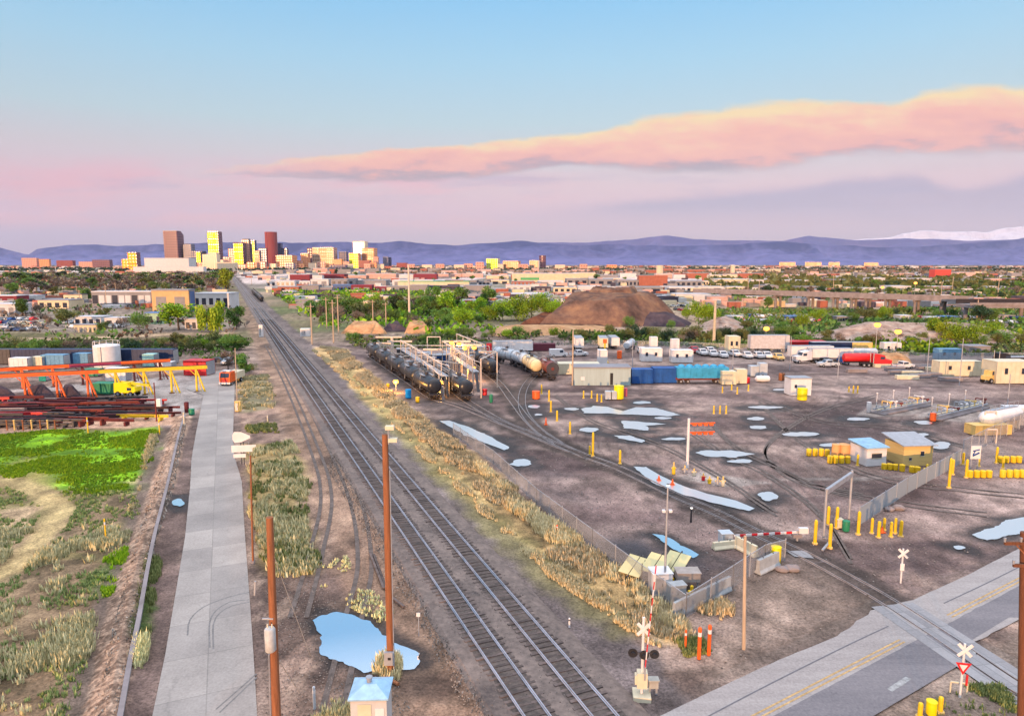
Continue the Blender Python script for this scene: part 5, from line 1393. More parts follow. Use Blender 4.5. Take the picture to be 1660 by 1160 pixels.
# ---------------------------------------------------------------- shared finishes
m_black = mat('black_paint', C(44,44,50), 0.4, var=0.4, scale=0.8)
m_dgrey = mat('dark_steel', C(70,68,74), 0.5, var=0.3, scale=1)
m_wheel = mat('wheel_steel', C(66,56,54), 0.6, var=0.3, scale=2)
m_tyre2 = mat('tyre', C(38,38,42), 0.9)
m_white = mat('white_paint', C(232,228,230), 0.5, var=0.12, scale=0.7)
m_offw = mat('cream_paint', C(226,214,186), 0.55, var=0.15, scale=0.7)
m_yel = mat('yellow_paint', C(244,200,36), 0.5, var=0.2, scale=2)
m_yelb = mat('bright_yellow_plastic', C(255,226,0), 0.45, var=0.06)
m_pyel = mat('faded_yellow_paint', C(232,196,120), 0.6, var=0.2, scale=2)
m_org = mat('orange_paint', C(246,104,40), 0.5, var=0.2, scale=1)
m_red = mat('red_paint', C(214,40,48), 0.45, var=0.2, scale=1)
m_rust = mat('rusty_steel', C(132,60,52), 0.8, var=0.45, scale=1.3)
m_galv = mat('galvanised_steel', C(176,178,186), 0.45, metal=0.3, var=0.2, scale=2)
m_blue = mat('blue_paint', C(20,84,160), 0.5, var=0.3, scale=0.6)
m_cyan = mat('sky_blue_paint', C(56,160,206), 0.5, var=0.3, scale=0.6)
m_navy = mat('navy_paint', C(32,52,92), 0.55, var=0.35, scale=0.5)
m_green = mat('green_paint', C(44,140,104), 0.5, var=0.25, scale=0.8)
m_pipe = mat('cream_pipe', C(226,206,190), 0.5, var=0.15, scale=1)
m_wood = mat('pole_wood', C(158,100,66), 0.85, var=0.4, scale=1.2, stretch=(6,6,0.5), bump=0.3)
m_woodp = mat('pale_pole_wood', C(196,172,148), 0.85, var=0.3, scale=1.2, stretch=(6,6,0.5))
m_glassv = mat('vehicle_glass', C(60,72,92), 0.12, var=0.1)
m_tank_b = mat('tank_car_black', C(50,52,60), 0.32, var=0.45, scale=0.5)
m_lamp = mat('sodium_lamp', (1.0,0.6,0.2), 0.5, emit=(1.0,0.34,0.03), es=1.9)
m_lampw = mat('white_lamp', (1,1,1), 0.5, emit=(1.0,0.92,0.85), es=1.0)

# ---------------------------------------------------------------- tank cars
def tank_car(label, P, rz, body=None, group='tank cars at the loading racks', L_=12.6, rad=1.5):
    t = thing('tank_car', label, 'tank car', (P.x, P.y, 0.08), rz, group); body = body or m_tank_b
    mb = MB(); n = 20; prof = [(0.05,-L_/2)] + [(rad*math.cos(a), -L_/2 + 0.75*(1-math.sin(a))) for a in (1.25,0.95,0.6,0.25)] + [(rad,-L_/2+.8),(rad*1.0,-2.5),(rad*1.03,0),(rad,2.5),(rad,L_/2-.8)] + [(rad*math.cos(a), L_/2 - 0.75*(1-math.sin(a))) for a in (0.25,0.6,0.95,1.25)] + [(0.05,L_/2)]
    mb.lathe(prof, n, (0,0,2.75), 'X'); tb = mb.build('tank', body, t, smooth=True)
    mb = MB()
    for x in (-4.4,-1.5,1.5,4.4): mb.lathe([(rad+.03,x-.07),(rad+.03,x+.07)], n, (0,0,2.75), 'X')
    mb.build('band', m_dgrey, tb)
    mb = MB(); mb.cyl((0,0,4.15),(0,0,4.75),0.42,n=12); mb.cyl((0,0,4.75),(0,0,4.85),0.47,n=12); mb.build('dome', m_dgrey, t)
    mb = MB()
    for y in (-.95,.95):
        mb.bar((-1.6,y,4.25),(1.6,y,4.25),.5,.05)
        for x in (-1.6,-.5,.5,1.6): mb.bar((x,y*1.2,4.25),(x,y*1.2,5.2),.05)
        mb.bar((-1.6,y*1.2,5.2),(1.6,y*1.2,5.2),.06)
    mb.build('walkway', m_galv, t)
    mb = MB()
    for x in (-L_/2+.9, L_/2-.9): mb.box(x-1.0,x+1.0,-.35,.35,.95,1.4); mb.box(x-.5,x+.5,-1.2,1.2,1.2,1.4)
    mb.box(-L_/2+1.8,L_/2-1.8,-.15,.15,1.05,1.2)
    mb.build('underframe', m_black, t)
    for s in (-1,1):
        mb = MB(); mb.box(s*(L_/2+.1)-.25, s*(L_/2+.1)+.25, -1.35,1.35,1.05,1.25); mb.bar((s*(L_/2+.2),-1.3,1.1),(s*(L_/2+.2),-1.3,2.2),.07); mb.bar((s*(L_/2+.2),1.3,1.1),(s*(L_/2+.2),1.3,2.2),.07); mb.build('end_sill', m_dgrey, t)
        mb = MB(); mb.cyl((s*(L_/2),0,1.0),(s*(L_/2+.75),0,1.0),.16,n=6); mb.box(s*(L_/2+.75)-.18,s*(L_/2+.75)+.18,-.2,.2,.82,1.2); mb.build('coupler', m_wheel, t)
        cx = s*(L_/2-1.9)
        bg_ = MB(); bg_.box(cx-1.25,cx+1.25,-.98,-.84,.4,.75); bg_.box(cx-1.25,cx+1.25,.84,.98,.4,.75); bg_.box(cx-.3,cx+.3,-.9,.9,.55,.95)
        b = bg_.build('bogie', m_black, t)
        for dx_ in (-.88,.88):
            mb = MB()
            for y in (-.72,.72): mb.cyl((cx+dx_,y-.07,.44),(cx+dx_,y+.07,.44),.44,n=14)
            mb.cyl((cx+dx_,-.8,.44),(cx+dx_,.8,.44),.08,n=6); mb.build('wheel_set', m_wheel, b)
    mb = MB()
    for y in (-1.25,1.25):
        for x in (-.2,.2): mb.bar((x,y*1.22,1.2),(x,y*1.05,4.2),.05)
        for z in (1.6,2.1,2.6,3.1,3.6): mb.bar((-.2,y*1.22,z),(.2,y*1.22,z),.04)
    mb.build('ladder', m_galv, t)
    return t
def path_walk(P, start, gap, n):
    """n stations along polyline P, the first `start` metres from its end where px meets"""
    acc = [0.0]
    for a, b in zip(P[:-1], P[1:]): acc.append(acc[-1] + (b-a).length)
    out = []
    for k in range(n):
        s_ = start + k*gap
        if s_ > acc[-1]: break
        i = max(j for j in range(len(acc)) if acc[j] <= s_); i = min(i, len(P)-2)
        u = (s_-acc[i])/max(1e-6, acc[i+1]-acc[i]); d = (P[i+1]-P[i]).normalized()
        out.append((P[i]+(P[i+1]-P[i])*u, math.atan2(d.y,d.x)))
    return out
def dist_at(P, px, py):
    g = G(px,py); acc = 0; best = (1e9,0)
    for a,b in zip(P[:-1],P[1:]):
        L_=(b-a).length; q = (a-g).length
        if q < best[0]: best=(q,acc)
        acc += L_
    return best[1]
row1 = path_walk(LEAD_W + [LEAD_W[-1] + (LEAD_W[-1]-LEAD_W[-2]).normalized()*k for k in (30,60)], dist_at(LEAD_W, 695,651)+7, 14.3, 5)
protoc = None
for i, (P, a) in enumerate(row1):
    lab = ['foremost black tank car of the long row, its end facing the camera','second black tank car from the front of the long row','third black tank car from front of the long row','fourth black tank car from front of the long row','rearmost black tank car of the long row'][i]
    if protoc is None: protoc = tank_car(lab, P, a)
    else: copy_tree(protoc, lab, (P.x,P.y,.08), a)
row2 = path_walk(BR[0]+[BR[0][-1]+(BR[0][-1]-BR[0][-2]).normalized()*k for k in (30,60)], dist_at(BR[0], 756,652)+7, 14.3, 3)
for i, (P, a) in enumerate(row2):
    copy_tree(protoc, ['foremost black tank car of the second row, beside the white riser','second black tank car of the second row under the rack','rearmost black tank car of the second row'][i], (P.x,P.y,.08), a)
d3 = dist_at(BR[1], 800,615)
row3 = path_walk(BR[1]+[BR[1][-1]+(BR[1][-1]-BR[1][-2]).normalized()*k for k in (30,60)], d3+7.0, 14.3, 2)
for i, (P, a) in enumerate(row3):
    copy_tree(protoc, ['dark tank car with round end at the front of the third row','rearmost dark tank car of the third row'][i], (P.x,P.y,.08), a)
m_ctank = mat('cream_tank', C(232,212,168), .45, var=.2, scale=.6); m_btank = mat('brown_tank', C(128,62,54), .5, var=.35, scale=.6); m_stank = mat('silver_tank', C(196,204,214), .4, var=.2, scale=.6)
def rz_px(a, b): 
    d = G(*b)-G(*a); return math.atan2(d.y,d.x)
tank_car('cream ended tank car standing right of the third row', G(862,606), rz_px((870,612),(848,597)), m_ctank, L_=11)
tank_car('brown rusty tank car right of the cream one', G(889,612), rz_px((893,615),(878,604)), m_btank, L_=9)
tank_car('pale silver tank car behind the cream one, left of it', G(822,590), rz_px((835,592),(810,586)), m_stank, L_=12)
tank_car('pale grey tank car between silver and cream tank cars', G(845,597), rz_px((856,600),(838,593)), m_stank, L_=9)
# the far train on the main line
far_tr = path_walk([along(RT0+TN*4.6, y) for y in (200,1500)], along(RT0,520).y-200, 18, 9)
for i,(P,a) in enumerate(far_tr): copy_tree(protoc, ordl(i,9).replace('leftmost','nearest').replace('rightmost','farthest').replace('from left','from the near end').replace('from right','from the far end')+' tank car of the distant train on the main line', (P.x,P.y,.1), a, 'distant train')

# ---------------------------------------------------------------- loading racks
def frame(name, label, pts, r, m=m_pipe, cat='pipe frame', group='pipe frames of the loading racks', extra=()):
    o = Vector(pts[0]); o.z = 0; t = thing(name, label, cat, o, 0, group)
    for k, (a, b) in enumerate(zip(pts[:-1], pts[1:])):
        mb = MB(); mb.cyl(Vector(a)-o, Vector(b)-o, r, n=8); mb.build('post' if abs(Vector(b).z-Vector(a).z) > abs(Vector(b).x-Vector(a).x) else 'crossbeam', m, t, smooth=True)
    for a, b in extra:
        mb = MB(); mb.cyl(Vector(a)-o, Vector(b)-o, r*.8, n=6); mb.build('brace', m, t)
    return t
def portal(label, xl, yl, xr, yr, ytop, r=0.16, single=None):
    A, B = G(xl,yl), G(xr,yr); z = at(xl, ytop, A.y).z; z2 = z
    At, Bt = Vector((A.x,A.y,z)), Vector((B.x,B.y,z2))
    return frame('pipe_frame', label, [A, At, Bt, B], r)
portal('small pale portal frame standing tall in the middle of the racks', 693,572,714,572,546)
portal('white portal over the second row of tank cars', 700,606,749,614,583, .14)
portal('white portal frame left of the second portal over the racks', 640,590,700,594,573,.14)
portal('white portal with tall right riser at the front of the racks', 780,645,806,628,582,.14)
portal('wide pale frame along the back of the racks', 609,577,780,577,560,.14)
portal('short pale frame behind the long tank car row', 655,600,684,600,577,.14)
def tee(label, px, yb, ytop, x0, x1, ms=0.2):
    P = G(px,yb); z = at(px,ytop,P.y).z; a = at(x0,ytop,P.y).x-P.x; b = at(x1,ytop,P.y).x-P.x
    t = thing('pipe_frame', label, 'pipe frame', P, 0, 'pipe frames of the loading racks')
    mb = MB(); mb.cyl((0,0,0),(0,0,z),ms,n=8); mb.build('post', m_pipe, t, smooth=True)
    mb = MB(); mb.box(a,b,-.3,.3,z-.25,z+.2); mb.build('crossbeam', m_pipe, t)
tee('tallest cream T-shaped frame at the back left of the racks', 636,572,546,609,652,.45)
tee('lower cream T-shaped frame beside the tallest one', 654,576,553,628,668,.3)
tee('cream T-shaped frame carrying orange lamps', 735,606,553,719,763,.25)
tee('slim cream T-shaped frame right of the lamp frame', 760,604,559,740,781,.2)
def rack(label, px0, py0, px1, py1, h, w=1.6):
    A, B = G(px0,py0), G(px1,py1); d = (B-A); L_ = d.length; t = thing('loading_rack', label, 'loading rack', A, math.atan2(d.y,d.x))
    mb = MB(); mb.box(0,L_,-w/2,w/2,h-.12,h); mb.build('deck', m_galv, t)
    n = max(3,int(L_/6))
    for k in range(n+1):
        for y in (-w/2,w/2):
            mb = MB(); mb.bar((L_*k/n,y,0),(L_*k/n,y,h+2.6 if y > 0 else h-.12),.16); mb.build('post', m_pipe, t)
    for y in (-w/2,w/2):
        mb = MB(); mb.bar((0,y,h+1.05),(L_,y,h+1.05),.06); mb.bar((0,y,h+.55),(L_,y,h+.55),.05)
        for k in range(2*n+1): mb.bar((L_*k/n/2,y,h),(L_*k/n/2,y,h+1.05),.05)
        mb.build('handrail', m_pipe, t)
    for k in range(n):
        mb = MB(); x = L_*(k+.5)/n; mb.cyl((x,w/2,h+2.4),(x,-1.6,h+1.6),.07,n=6); mb.cyl((x,-1.6,h+1.6),(x,-1.8,h+.5),.07,n=6); mb.build('loading_arm', m_white, t)
    mb = MB(); mb.cyl((0,w/2,h+2.6),(L_,w/2,h+2.6),.15,n=8); mb.build('header_pipe', m_pipe, t)
    mb = MB(); mb.bar((-2.2,0,0),(0,0,h),.6,.1); mb.build('stair', m_dgrey, t)
    return t
rack('long white loading rack between first and second tank car rows', 722,640,655,590,4.0)
rack('white loading rack between second and third tank car rows', 772,632,722,592,4.0)
rack('pale piping rack at the back right of the tank cars', 790,596,745,574,3.6)
portal('small white portal over the long row, second from front',672,618,712,612,588,.12)
portal('pale portal frame deep in the racks behind the orange lamps',724,600,770,596,574,.12)
tee('short cream T-shaped frame among the rack pipes',700,596,566,686,716,.2)
tee('short cream T-shaped frame right of the third row cars',790,600,570,776,804,.18)
tee('narrow cream T-shaped frame at the rear of the long row',622,580,556,610,634,.25)
rack('low grey piping rack beside the foremost long-row tank car',716,646,690,620,2.4,1.0)
# process boxes crowding the racks
for i,(x,y,w_,h_,m_,lab) in enumerate([(664,606,2.2,3.0,m_pipe,'tan pump hut behind the long tank car row'),(672,611,1.4,2.6,m_rust,'brown cabinet beside the tan pump hut'),(684,616,2.6,2.4,m_offw,'cream pump skid between the tank car rows'),(706,622,3.0,2.6,m_white,'white valve box under the white portal'),(720,628,2.4,2.8,m_offw,'cream valve box behind the foremost second-row tank car'),(712,640,1.2,2.6,m_galv,'grey meter cabinet between the two front tank cars'),(690,588,4,2.6,m_navy,'dark blue hut at the back of the racks'),(712,592,5,2.6,m_blue,'blue container at the back of the racks'),(655,580,4,2.5,m_dgrey,'grey hut far behind the long tank car row'),(775,580,5,3,m_offw,'cream hut at back right of the racks'),(742,584,5,3,m_white,'white hut behind the lamp frame'),(768,597,2.6,3.2,m_pipe,'tan pump hut behind the third row')]):
    P = G(x,y); t = thing('equipment_hut' if w_ > 2.3 else 'equipment_cabinet', lab, 'equipment hut' if w_ > 2.3 else 'cabinet', P, .2)
    mb = MB(); mb.box(-w_/2,w_/2,0,w_*.8,0,h_); mb.build('housing', m_, t); mb = MB(); mb.box(-w_/2-.1,w_/2+.1,-.1,w_*.8+.1,h_+.002,h_+.18); mb.build('roof', m_galv, t)
    mb = MB(); mb.box(-w_*.2,w_*.15,-.06,-.004,.1,h_*.75); mb.build('door', m_dgrey, t)
def lamp(label, px, yb, yl, m=m_lamp, r=.5, pole_m=m_galv, group='lit orange lamps', heads=1):
    P = G(px,yb); z = at(px,yl,P.y).z; t = thing('lamp_post', label, 'lamp', P, 0, group)
    mb = MB(); mb.cyl((0,0,0),(0,0,z-.1),.11,.07,n=8); mb.build('post', pole_m, t)
    mb = MB(); mb.sphere((0,-.05,z+.1),r,10,6,(1,1,.8)); mb.build('bulb', m, t)
    mb = MB(); mb.lathe([(r*1.1,z+.1+r*.75),(.1,z+.1+r*1.1)],10,(0,-.05,0)); mb.build('lamp_shade', m_dgrey, t)
for x,yb,yl,lab in [(733,606,556,'leftmost orange lamp of the cluster on the rack'),(745,606,558,'second orange lamp of the cluster on the rack'),(754,604,565,'low third orange lamp of the cluster on the rack'),(769,604,564,'rightmost orange lamp of the cluster on the rack'),(767,618,597,'orange lamp by the dark third-row tank car'),(714,640,620,'orange lamp beside the foremost black tank car'),(642,634,619,'orange lamp on the ground side of the long tank car row'),
    (1419,572,527,'larger orange street lamp before the rubble bank'),(1453,574,538,'smaller orange street lamp before the rubble bank'),(1241,560,533,'orange street lamp above the white truck trailers'),(1428,500,466,'orange lamp beyond the viaduct, left one'),(1481,498,459,'orange lamp beyond the viaduct, right one')]:
    lamp(lab,x,yb,yl,r=.62 if yb > 590 else 1.0)

# ---------------------------------------------------------------- containers, trailers, sheds
def wheels(t, xs, y, r=.5, w_=.3, m=None):
    for x in xs:
        for s in (-1,1):
            mb = MB(); mb.cyl((x,s*y-w_/2,r),(x,s*y+w_/2,r),r,n=12); wh = mb.build('wheel', m or m_tyre2, t)
            mb = MB(); mb.cyl((x,s*(y+w_/2)-.0,r),(x,s*(y+w_/2)+s*.02,r),r*.5,n=10); mb.build('rim', m_galv, wh)
def ribbed(t, L_, w_, z0, z1, m, n, name='body'):
    mb = MB(); mb.box(-L_/2,L_/2,-w_/2,w_/2,z0,z1); 
    for k in range(n+1):
        x = -L_/2 + L_*k/n
        for s in (-1,1): mb.box(x-.07,x+.07,s*w_/2-(.06 if s<0 else 0)-.0,s*w_/2+(.06 if s>0 else 0),z0+.02,z1-.02)
    return mb.build(name, m, t)
def container(label, px0, px1, yb, m, h=2.7, w_=2.5, rz=0, group=None, name='container', cat='container', doors=True):
    P = G((px0+px1)/2, yb); L_ = wid(px0,px1,yb); t = thing(name, label, cat, (P.x,P.y+w_/2,0), rz, group)
    ribbed(t, L_, w_, .1, h, m, max(4,int(L_/1.0)))
    mb = MB(); mb.box(-L_/2-.05,L_/2+.05,-w_/2-.05,w_/2+.05,h+.002,h+.1); mb.build('roof', m, t)
    if doors: mb = MB(); mb.box(L_/2+.06,L_/2+.1,-w_/2+.1,w_/2-.1,.2,h-.1); mb.build('door', m_galv, t)
    return t, L_
def trailer(label, P, rz, L_=13, h=4.0, m=None, group='trailers in the yard', name='semi_trailer'):
    t = thing(name, label, 'trailer', (P.x,P.y,0), rz, group)
    ribbed(t, L_, 2.6, 1.1, h, m or m_white, 10)
    mb = MB(); mb.box(-L_/2-.02,L_/2+.02,-1.32,1.32,h+.002,h+.08); mb.build('roof', m_galv, t)
    mb = MB(); mb.box(-L_/2+.3,L_/2-.3,-.5,.5,.85,1.09); mb.build('chassis', m_black, t)
    mb = MB(); mb.box(L_/2+.03,L_/2+.07,-1.2,-.03,1.2,h-.1); mb.build('door', m_offw, t); mb = MB(); mb.box(L_/2+.03,L_/2+.07,.03,1.2,1.2,h-.1); mb.build('door', m_offw, t)
    wheels(t,(L_/2-1.2,L_/2-2.4),1.05,.5,.45)
    mb = MB(); mb.bar((-L_/2+2.4,-.7,0),(-L_/2+2.4,-.7,1),.15); mb.bar((-L_/2+2.4,.7,0),(-L_/2+2.4,.7,1),.15); mb.build('landing_gear', m_dgrey, t)
    return t
def pickup(label, P, rz, m, group='cars parked in the yard', van=False):
    t = thing('van' if van else 'pickup_truck', label, 'van' if van else 'pickup', (P.x,P.y,0), rz, group)
    mb = MB()
    if van: mb.profile([(-2.6,.45),(2.6,.45),(2.6,1.15),(1.9,1.3),(1.2,2.3),(-2.5,2.35),(-2.6,2.2)], -1,1)
    else: mb.profile([(-2.7,.5),(2.7,.5),(2.7,1.1),(1.4,1.22),(.75,1.85),(-.75,1.88),(-.9,1.2),(-2.7,1.15)], -.98,.98)
    mb.build('body', m, t)
    mb = MB()
    if van: mb.add([(1.86,-.85,1.38),(1.86,.85,1.38),(1.27,.85,2.18),(1.27,-.85,2.18)],[(0,1,2,3)]); mb.box(.2,1.2,-1.02,-1.003,1.35,2.0); mb.box(.2,1.2,1.003,1.02,1.35,2.0)
    else:
        mb.add([(1.36,-.82,1.28),(1.36,.82,1.28),(.82,.82,1.8),(.82,-.82,1.8)],[(0,1,2,3)]); mb.add([(-.93,-.8,1.3),(-.8,-.8,1.8),(-.8,.8,1.8),(-.93,.8,1.3)],[(0,1,2,3)])
        for s in (-1,1): mb.box(-.7,.7,s*.99-.01,s*.99+.01,1.28,1.75)
    mb.build('window', m_glassv, t)
    if not van: mb = MB(); mb.box(-2.6,-1.0,-.85,.85,1.16,1.19); mb.build('cargo_bed', m_dgrey, t)
    for s in (-.7,.7): mb = MB(); mb.box(2.69,2.73,s-.18,s+.18,.75,.95); mb.build('headlight', m_white, t)
    for s in (-.85,.85): mb = MB(); mb.box(-2.73,-2.69,s-.09,s+.09,.75,1.05); mb.build('taillight', m_red, t)
    wheels(t,(-1.65,1.7),.88,.38,.25)
    return t
def semi(label, P, rz, m, group='trucks in the yard'):
    t = thing('semi_tractor', label, 'truck', (P.x,P.y,0), rz, group)
    mb = MB(); mb.profile([(-1.6,1.0),(2.8,.6),(2.85,1.9),(1.3,2.1),(1.0,3.1),(-.8,3.5),(-1.6,3.4)], -1.15,1.15); mb.build('cab', m, t)
    mb = MB(); mb.add([(1.33,-1.0,2.2),(1.33,1.0,2.2),(1.08,1.0,3.0),(1.08,-1.0,3.0)],[(0,1,2,3)])
    for s in (-1,1): mb.box(-.1,1.0,s*1.16-.01,s*1.16+.01,2.1,2.8)
    mb.build('window', m_glassv, t)
    mb = MB(); mb.box(2.83,2.9,-.7,.7,.9,1.8); mb.build('grille', m_galv, t)
    for s in (-.9,.9): mb = MB(); mb.box(2.8,2.9,s-.18,s+.18,1.0,1.3); mb.build('headlight', m_white, t)
    mb = MB(); mb.box(-4.6,-1.0,-.5,.5,.75,1.05); mb.build('chassis', m_black, t)
    for s in (-1,1): mb = MB(); mb.cyl((-1.75,s*1.0,1),(-1.75,s*1.0,4.0),.1,n=8); mb.build('exhaust_stack', m_galv, t)
    wheels(t,(2.0,-2.9,-4.1),1.0,.5,.4)
    return t
def tanker(label, P, rz, L_, m, group='trucks in the yard'):
    t = thing('tank_trailer', label, 'tank trailer', (P.x,P.y,0), rz, group)
    mb = MB(); mb.lathe([(.2,-L_/2),(.9,-L_/2+.1),(1.12,-L_/2+.4),(1.15,L_/2-.4),(.9,L_/2-.1),(.2,L_/2)],18,(0,0,2.2),'X'); mb.build('tank', m, t, smooth=True)
    mb = MB(); mb.box(-L_/2+.5,L_/2-.5,-.5,.5,.8,1.1); mb.build('chassis', m_black, t)
    mb = MB(); [mb.cyl((x,0,3.3),(x,0,3.5),.3,n=10) for x in (-2,0,2)]; mb.build('hatch', m_galv, t)
    wheels(t,(L_/2-1.2,L_/2-2.5),1.0,.5,.4); return t
# middle row: grey shed, blue hoppers
B = block(930,1022,624,597,'long pale grey-green metal shed with a dark doorway',mat('shed_metal', C(172,190,192), .6, var=.12, scale=.3, stretch=(4,4,.3)),m_roof_g,.35,name='shed',cat='shed')
mb = MB(); mb.box(B[1]*.28,B[1]*.38,-.06,-.004,.1,B[3]*.72); mb.build('door', m_black, B[0]); mb = MB(); mb.box(-B[1]*.75,-B[1]*.62,-.06,-.004,B[3]*.3,B[3]*.5); mb.build('sign', m_white, B[0])
container('left dark blue steel bin right of the grey shed',1024,1058,622,m_blue,3.2,3.0,.03,'dark blue steel bins'); container('right dark blue steel bin next to the sky-blue hopper',1059,1096,621,m_blue,3.4,3.0,.03,'dark blue steel bins')
P = G(1139,622); t = thing('hopper_car','sky-blue hopper car with bulging domes on rusty wheels','hopper car',(P.x,P.y+1.5,0),.02)
mb = MB(); mb.profile([(-5.8,1.3),(5.8,1.3),(5.9,2.0),(5.9,3.7),(-5.9,3.7),(-5.9,2.0)],-1.5,1.5); mb.build('body', m_cyan, t)
for k in range(6): mb = MB(); mb.lathe([(.85,3.7),(.75,4.05),(.3,4.3)],12,(-4.6+k*1.85,0,0)); mb.build('dome', m_cyan, t, smooth=True)
for k in range(9): mb = MB(); x=-5.6+k*1.4; mb.box(x-.08,x+.08,-1.62,-1.5,1.3,3.7); mb.build('rib', m_cyan, t)
mb = MB(); mb.box(-6,6,-.6,.6,.8,1.28); mb.build('chassis', m_rust, t); wheels(t,(-4.8,-3.2,3.2,4.8),.75,.45,.2,m_wheel)
container('cream flat-roofed cabin behind the grey shed',905,972,607,m_offw,2.6,4,0,name='cabin',cat='cabin')
container('white square box between mound lamp and grey shed',970,984,596,m_white,4.6,2.4,0)
container('grey open-sided booth at right end of sky-blue hopper',1171,1193,624,m_offw,3.0,2.6,0,name='booth',cat='booth')
container('cream tall cabinet right of the grey booth',1194,1210,622,m_offw,3.2,2.0,0,name='booth',cat='booth')
container('pale blue-green tank box in the yard middle',1217,1234,610,m_stank,2.4,2.2); container('taller pale blue-green box beside it',1232,1243,611,m_stank,3.2,2.2)
for lab,x,y,m_,r,l in [('red round pot on the ground right of the hopper',1209,620,m_red,.9,1.3),('white boat-shaped tank lying on the ground',1236,619,m_white,.8,2.6),('brown upright pot in the yard middle',1267,616,m_wood,.7,1.7),('dark drum at the left end of the grey shed',933,623,m_navy,.8,1.7)]:
    P=G(x,y); t=thing('drum',lab,'drum',P); mb=MB()
    if l>2: mb.lathe([(.1,-l*.7),(r*.8,-l*.55),(r,0),(r*.8,l*.55),(.1,l*.7)],14,(0,0,r),'X')
    else: mb.lathe([(r*.9,0),(r,.1),(r,l-.1),(r*.85,l)],14)
    mb.build('shell',m_,t,smooth=True); mb=MB(); mb.cyl((0,0,l if l<2 else 2*r),(0,0,(l if l<2 else 2*r)+.15),r*.3,n=8); mb.build('lid',m_dgrey,t)
# white cube tank house with yellow bin
P=G(1298,641); t=thing('equipment_hut','white cube-shaped hut standing alone in the yard','hut',(P.x,P.y,0),0.03)
mb=MB(); mb.box(-2.15,2.15,0,3.2,0.02,3.5); mb.build('wall',m_white,t); mb=MB(); mb.box(-2.25,2.25,-.1,3.3,3.503,3.7); mb.build('roof',m_galv,t); mb=MB(); mb.box(-1.4,-.9,-.06,-.004,1.6,2.3); mb.build('window',m_dglass,t)
def bin_(lab,px,y,r,h,m_,nm='bin',cat='bin'):
    P=G(px,y); t=thing(nm,lab,cat,P); mb=MB(); mb.lathe([(r*.82,0),(r,.1),(r,h-.15),(r*.95,h)],18); mb.build('shell',m_,t,smooth=True); mb=MB(); mb.lathe([(r*1.03,h+.002),(r*1.03,h+.08),(r*.4,h+.16)],18); mb.build('lid',m_,t); return t
bin_('big bright yellow tub in front of the white cube hut',1300,648,.95,2.3,m_yelb); bin_('bright yellow tub in front of the grey shed',1003,646,1.0,2.6,m_yelb); bin_('pink drum beside the yellow tub at the grey shed',1013,642,.5,1.6,mat('pink_paint',C(214,96,110)))
for i,(a,b) in enumerate([(982,991),(991,999)]): container(['left','right'][i]+' grey-green cabinet left of the yellow tub',a,b,648,m_stank,1.6,1.2,0,'cabinets by the yellow tub',name='cabinet',cat='cabinet')
# white trailers and trucks along the back of the yard
for lab,a,b,y,h,m_,w_ in [('white office trailer with a square window, left of the two',1040,1073,586,3.6,m_white,3),('white office trailer with tall stack, right of the two',1089,1123,588,3.4,m_white,3),('cream block building with twin bays behind parked cars',1181,1199,572,5.0,m_offw,4),('long cream office trailer right of the red truck',1522,1590,610,3.6,m_offw,3),('small white twin-window trailer before the scrub',1433,1460,573,3.2,m_white,2.6),('pale blue box trailer before the scrub at right',1521,1558,583,3.0,mat('pale_blue_paint',C(112,160,196)),2.6),('big cream machinery house at the right edge',1614,1675,622,5.0,m_offw,5)]:
    t,L_=container(lab,a,b,y,m_,h,w_,0,'boxes along the back of the yard',name='office_trailer',cat='trailer')
    for k in (-.25,.2): mb=MB(); mb.box(L_*k-.35,L_*k+.35,-w_/2-.1,-w_/2-.065,h*.45,h*.72); mb.build('window',m_dglass,t)
container('white stack box on the left side of the right office trailer',1088,1100,584,m_white,6.0,1.6); container('narrow white box behind the left office trailer',1054,1065,580,m_white,6.0,2)
for lab,x,y,rz,m_,h in [('white box trailer seen end on, left of the tall lamp mast',937,566,1.57,m_white,4.0),('cream box trailer seen end on, with yellow post before it',977,566,1.5,m_offw,4.0),('small white trailer end right of the cream one',994,563,1.57,m_white,3.6),('white trailer left end of the yard back row',831,573,.1,m_white,3.9),('grey-white box trailer behind parked pickups',1245,570,.02,mat('greywhite_paint',C(204,200,204)),5.2),('white box trailer hitched behind the white tractor',1313,583,.03,m_white,4.0),('long white trailer right of the white tractor',1344,585,.0,m_white,3.6),('navy trailer behind the red shed',1345,572,0,m_navy,3.4),('tan trailer at the scrub edge',1378,571,0,m_pyel,3.2)]:
    trailer(lab,G(x,y),rz,12 if rz<1 else 9,h,m_)
tanker('silver tank trailer seen from its round end among the boxes',G(1020,568),1.25,11,m_stank); tanker('silver tank trailer lying behind the red tank truck',G(1386,583),.0,12,m_stank)
semi('white conventional tractor in the back row',G(1303,588),3.3,m_white)
t=tanker('bright red tank trailer in the middle of the yard back row',G(1393,592),0.0,9,m_red); semi('crimson tractor right of the red tank trailer',G(1424,594),-.1,m_red)
B=block(1275,1342,567,555,'red open-fronted shed behind the trucks',m_red,m_red,.3,name='shed',cat='shed'); dress(*B,3,1)
container('long maroon flat car left in the back row',856,900,569,mat('maroon_paint',C(112,50,66)),2.2,2.6,0)
bin_('red round tank left in the back row',815,568,1.3,3.0,m_red,'tank','tank'); bin_('red-capped pale column tank beside the racks',793,580,.8,4.2,m_red,'tank','tank')
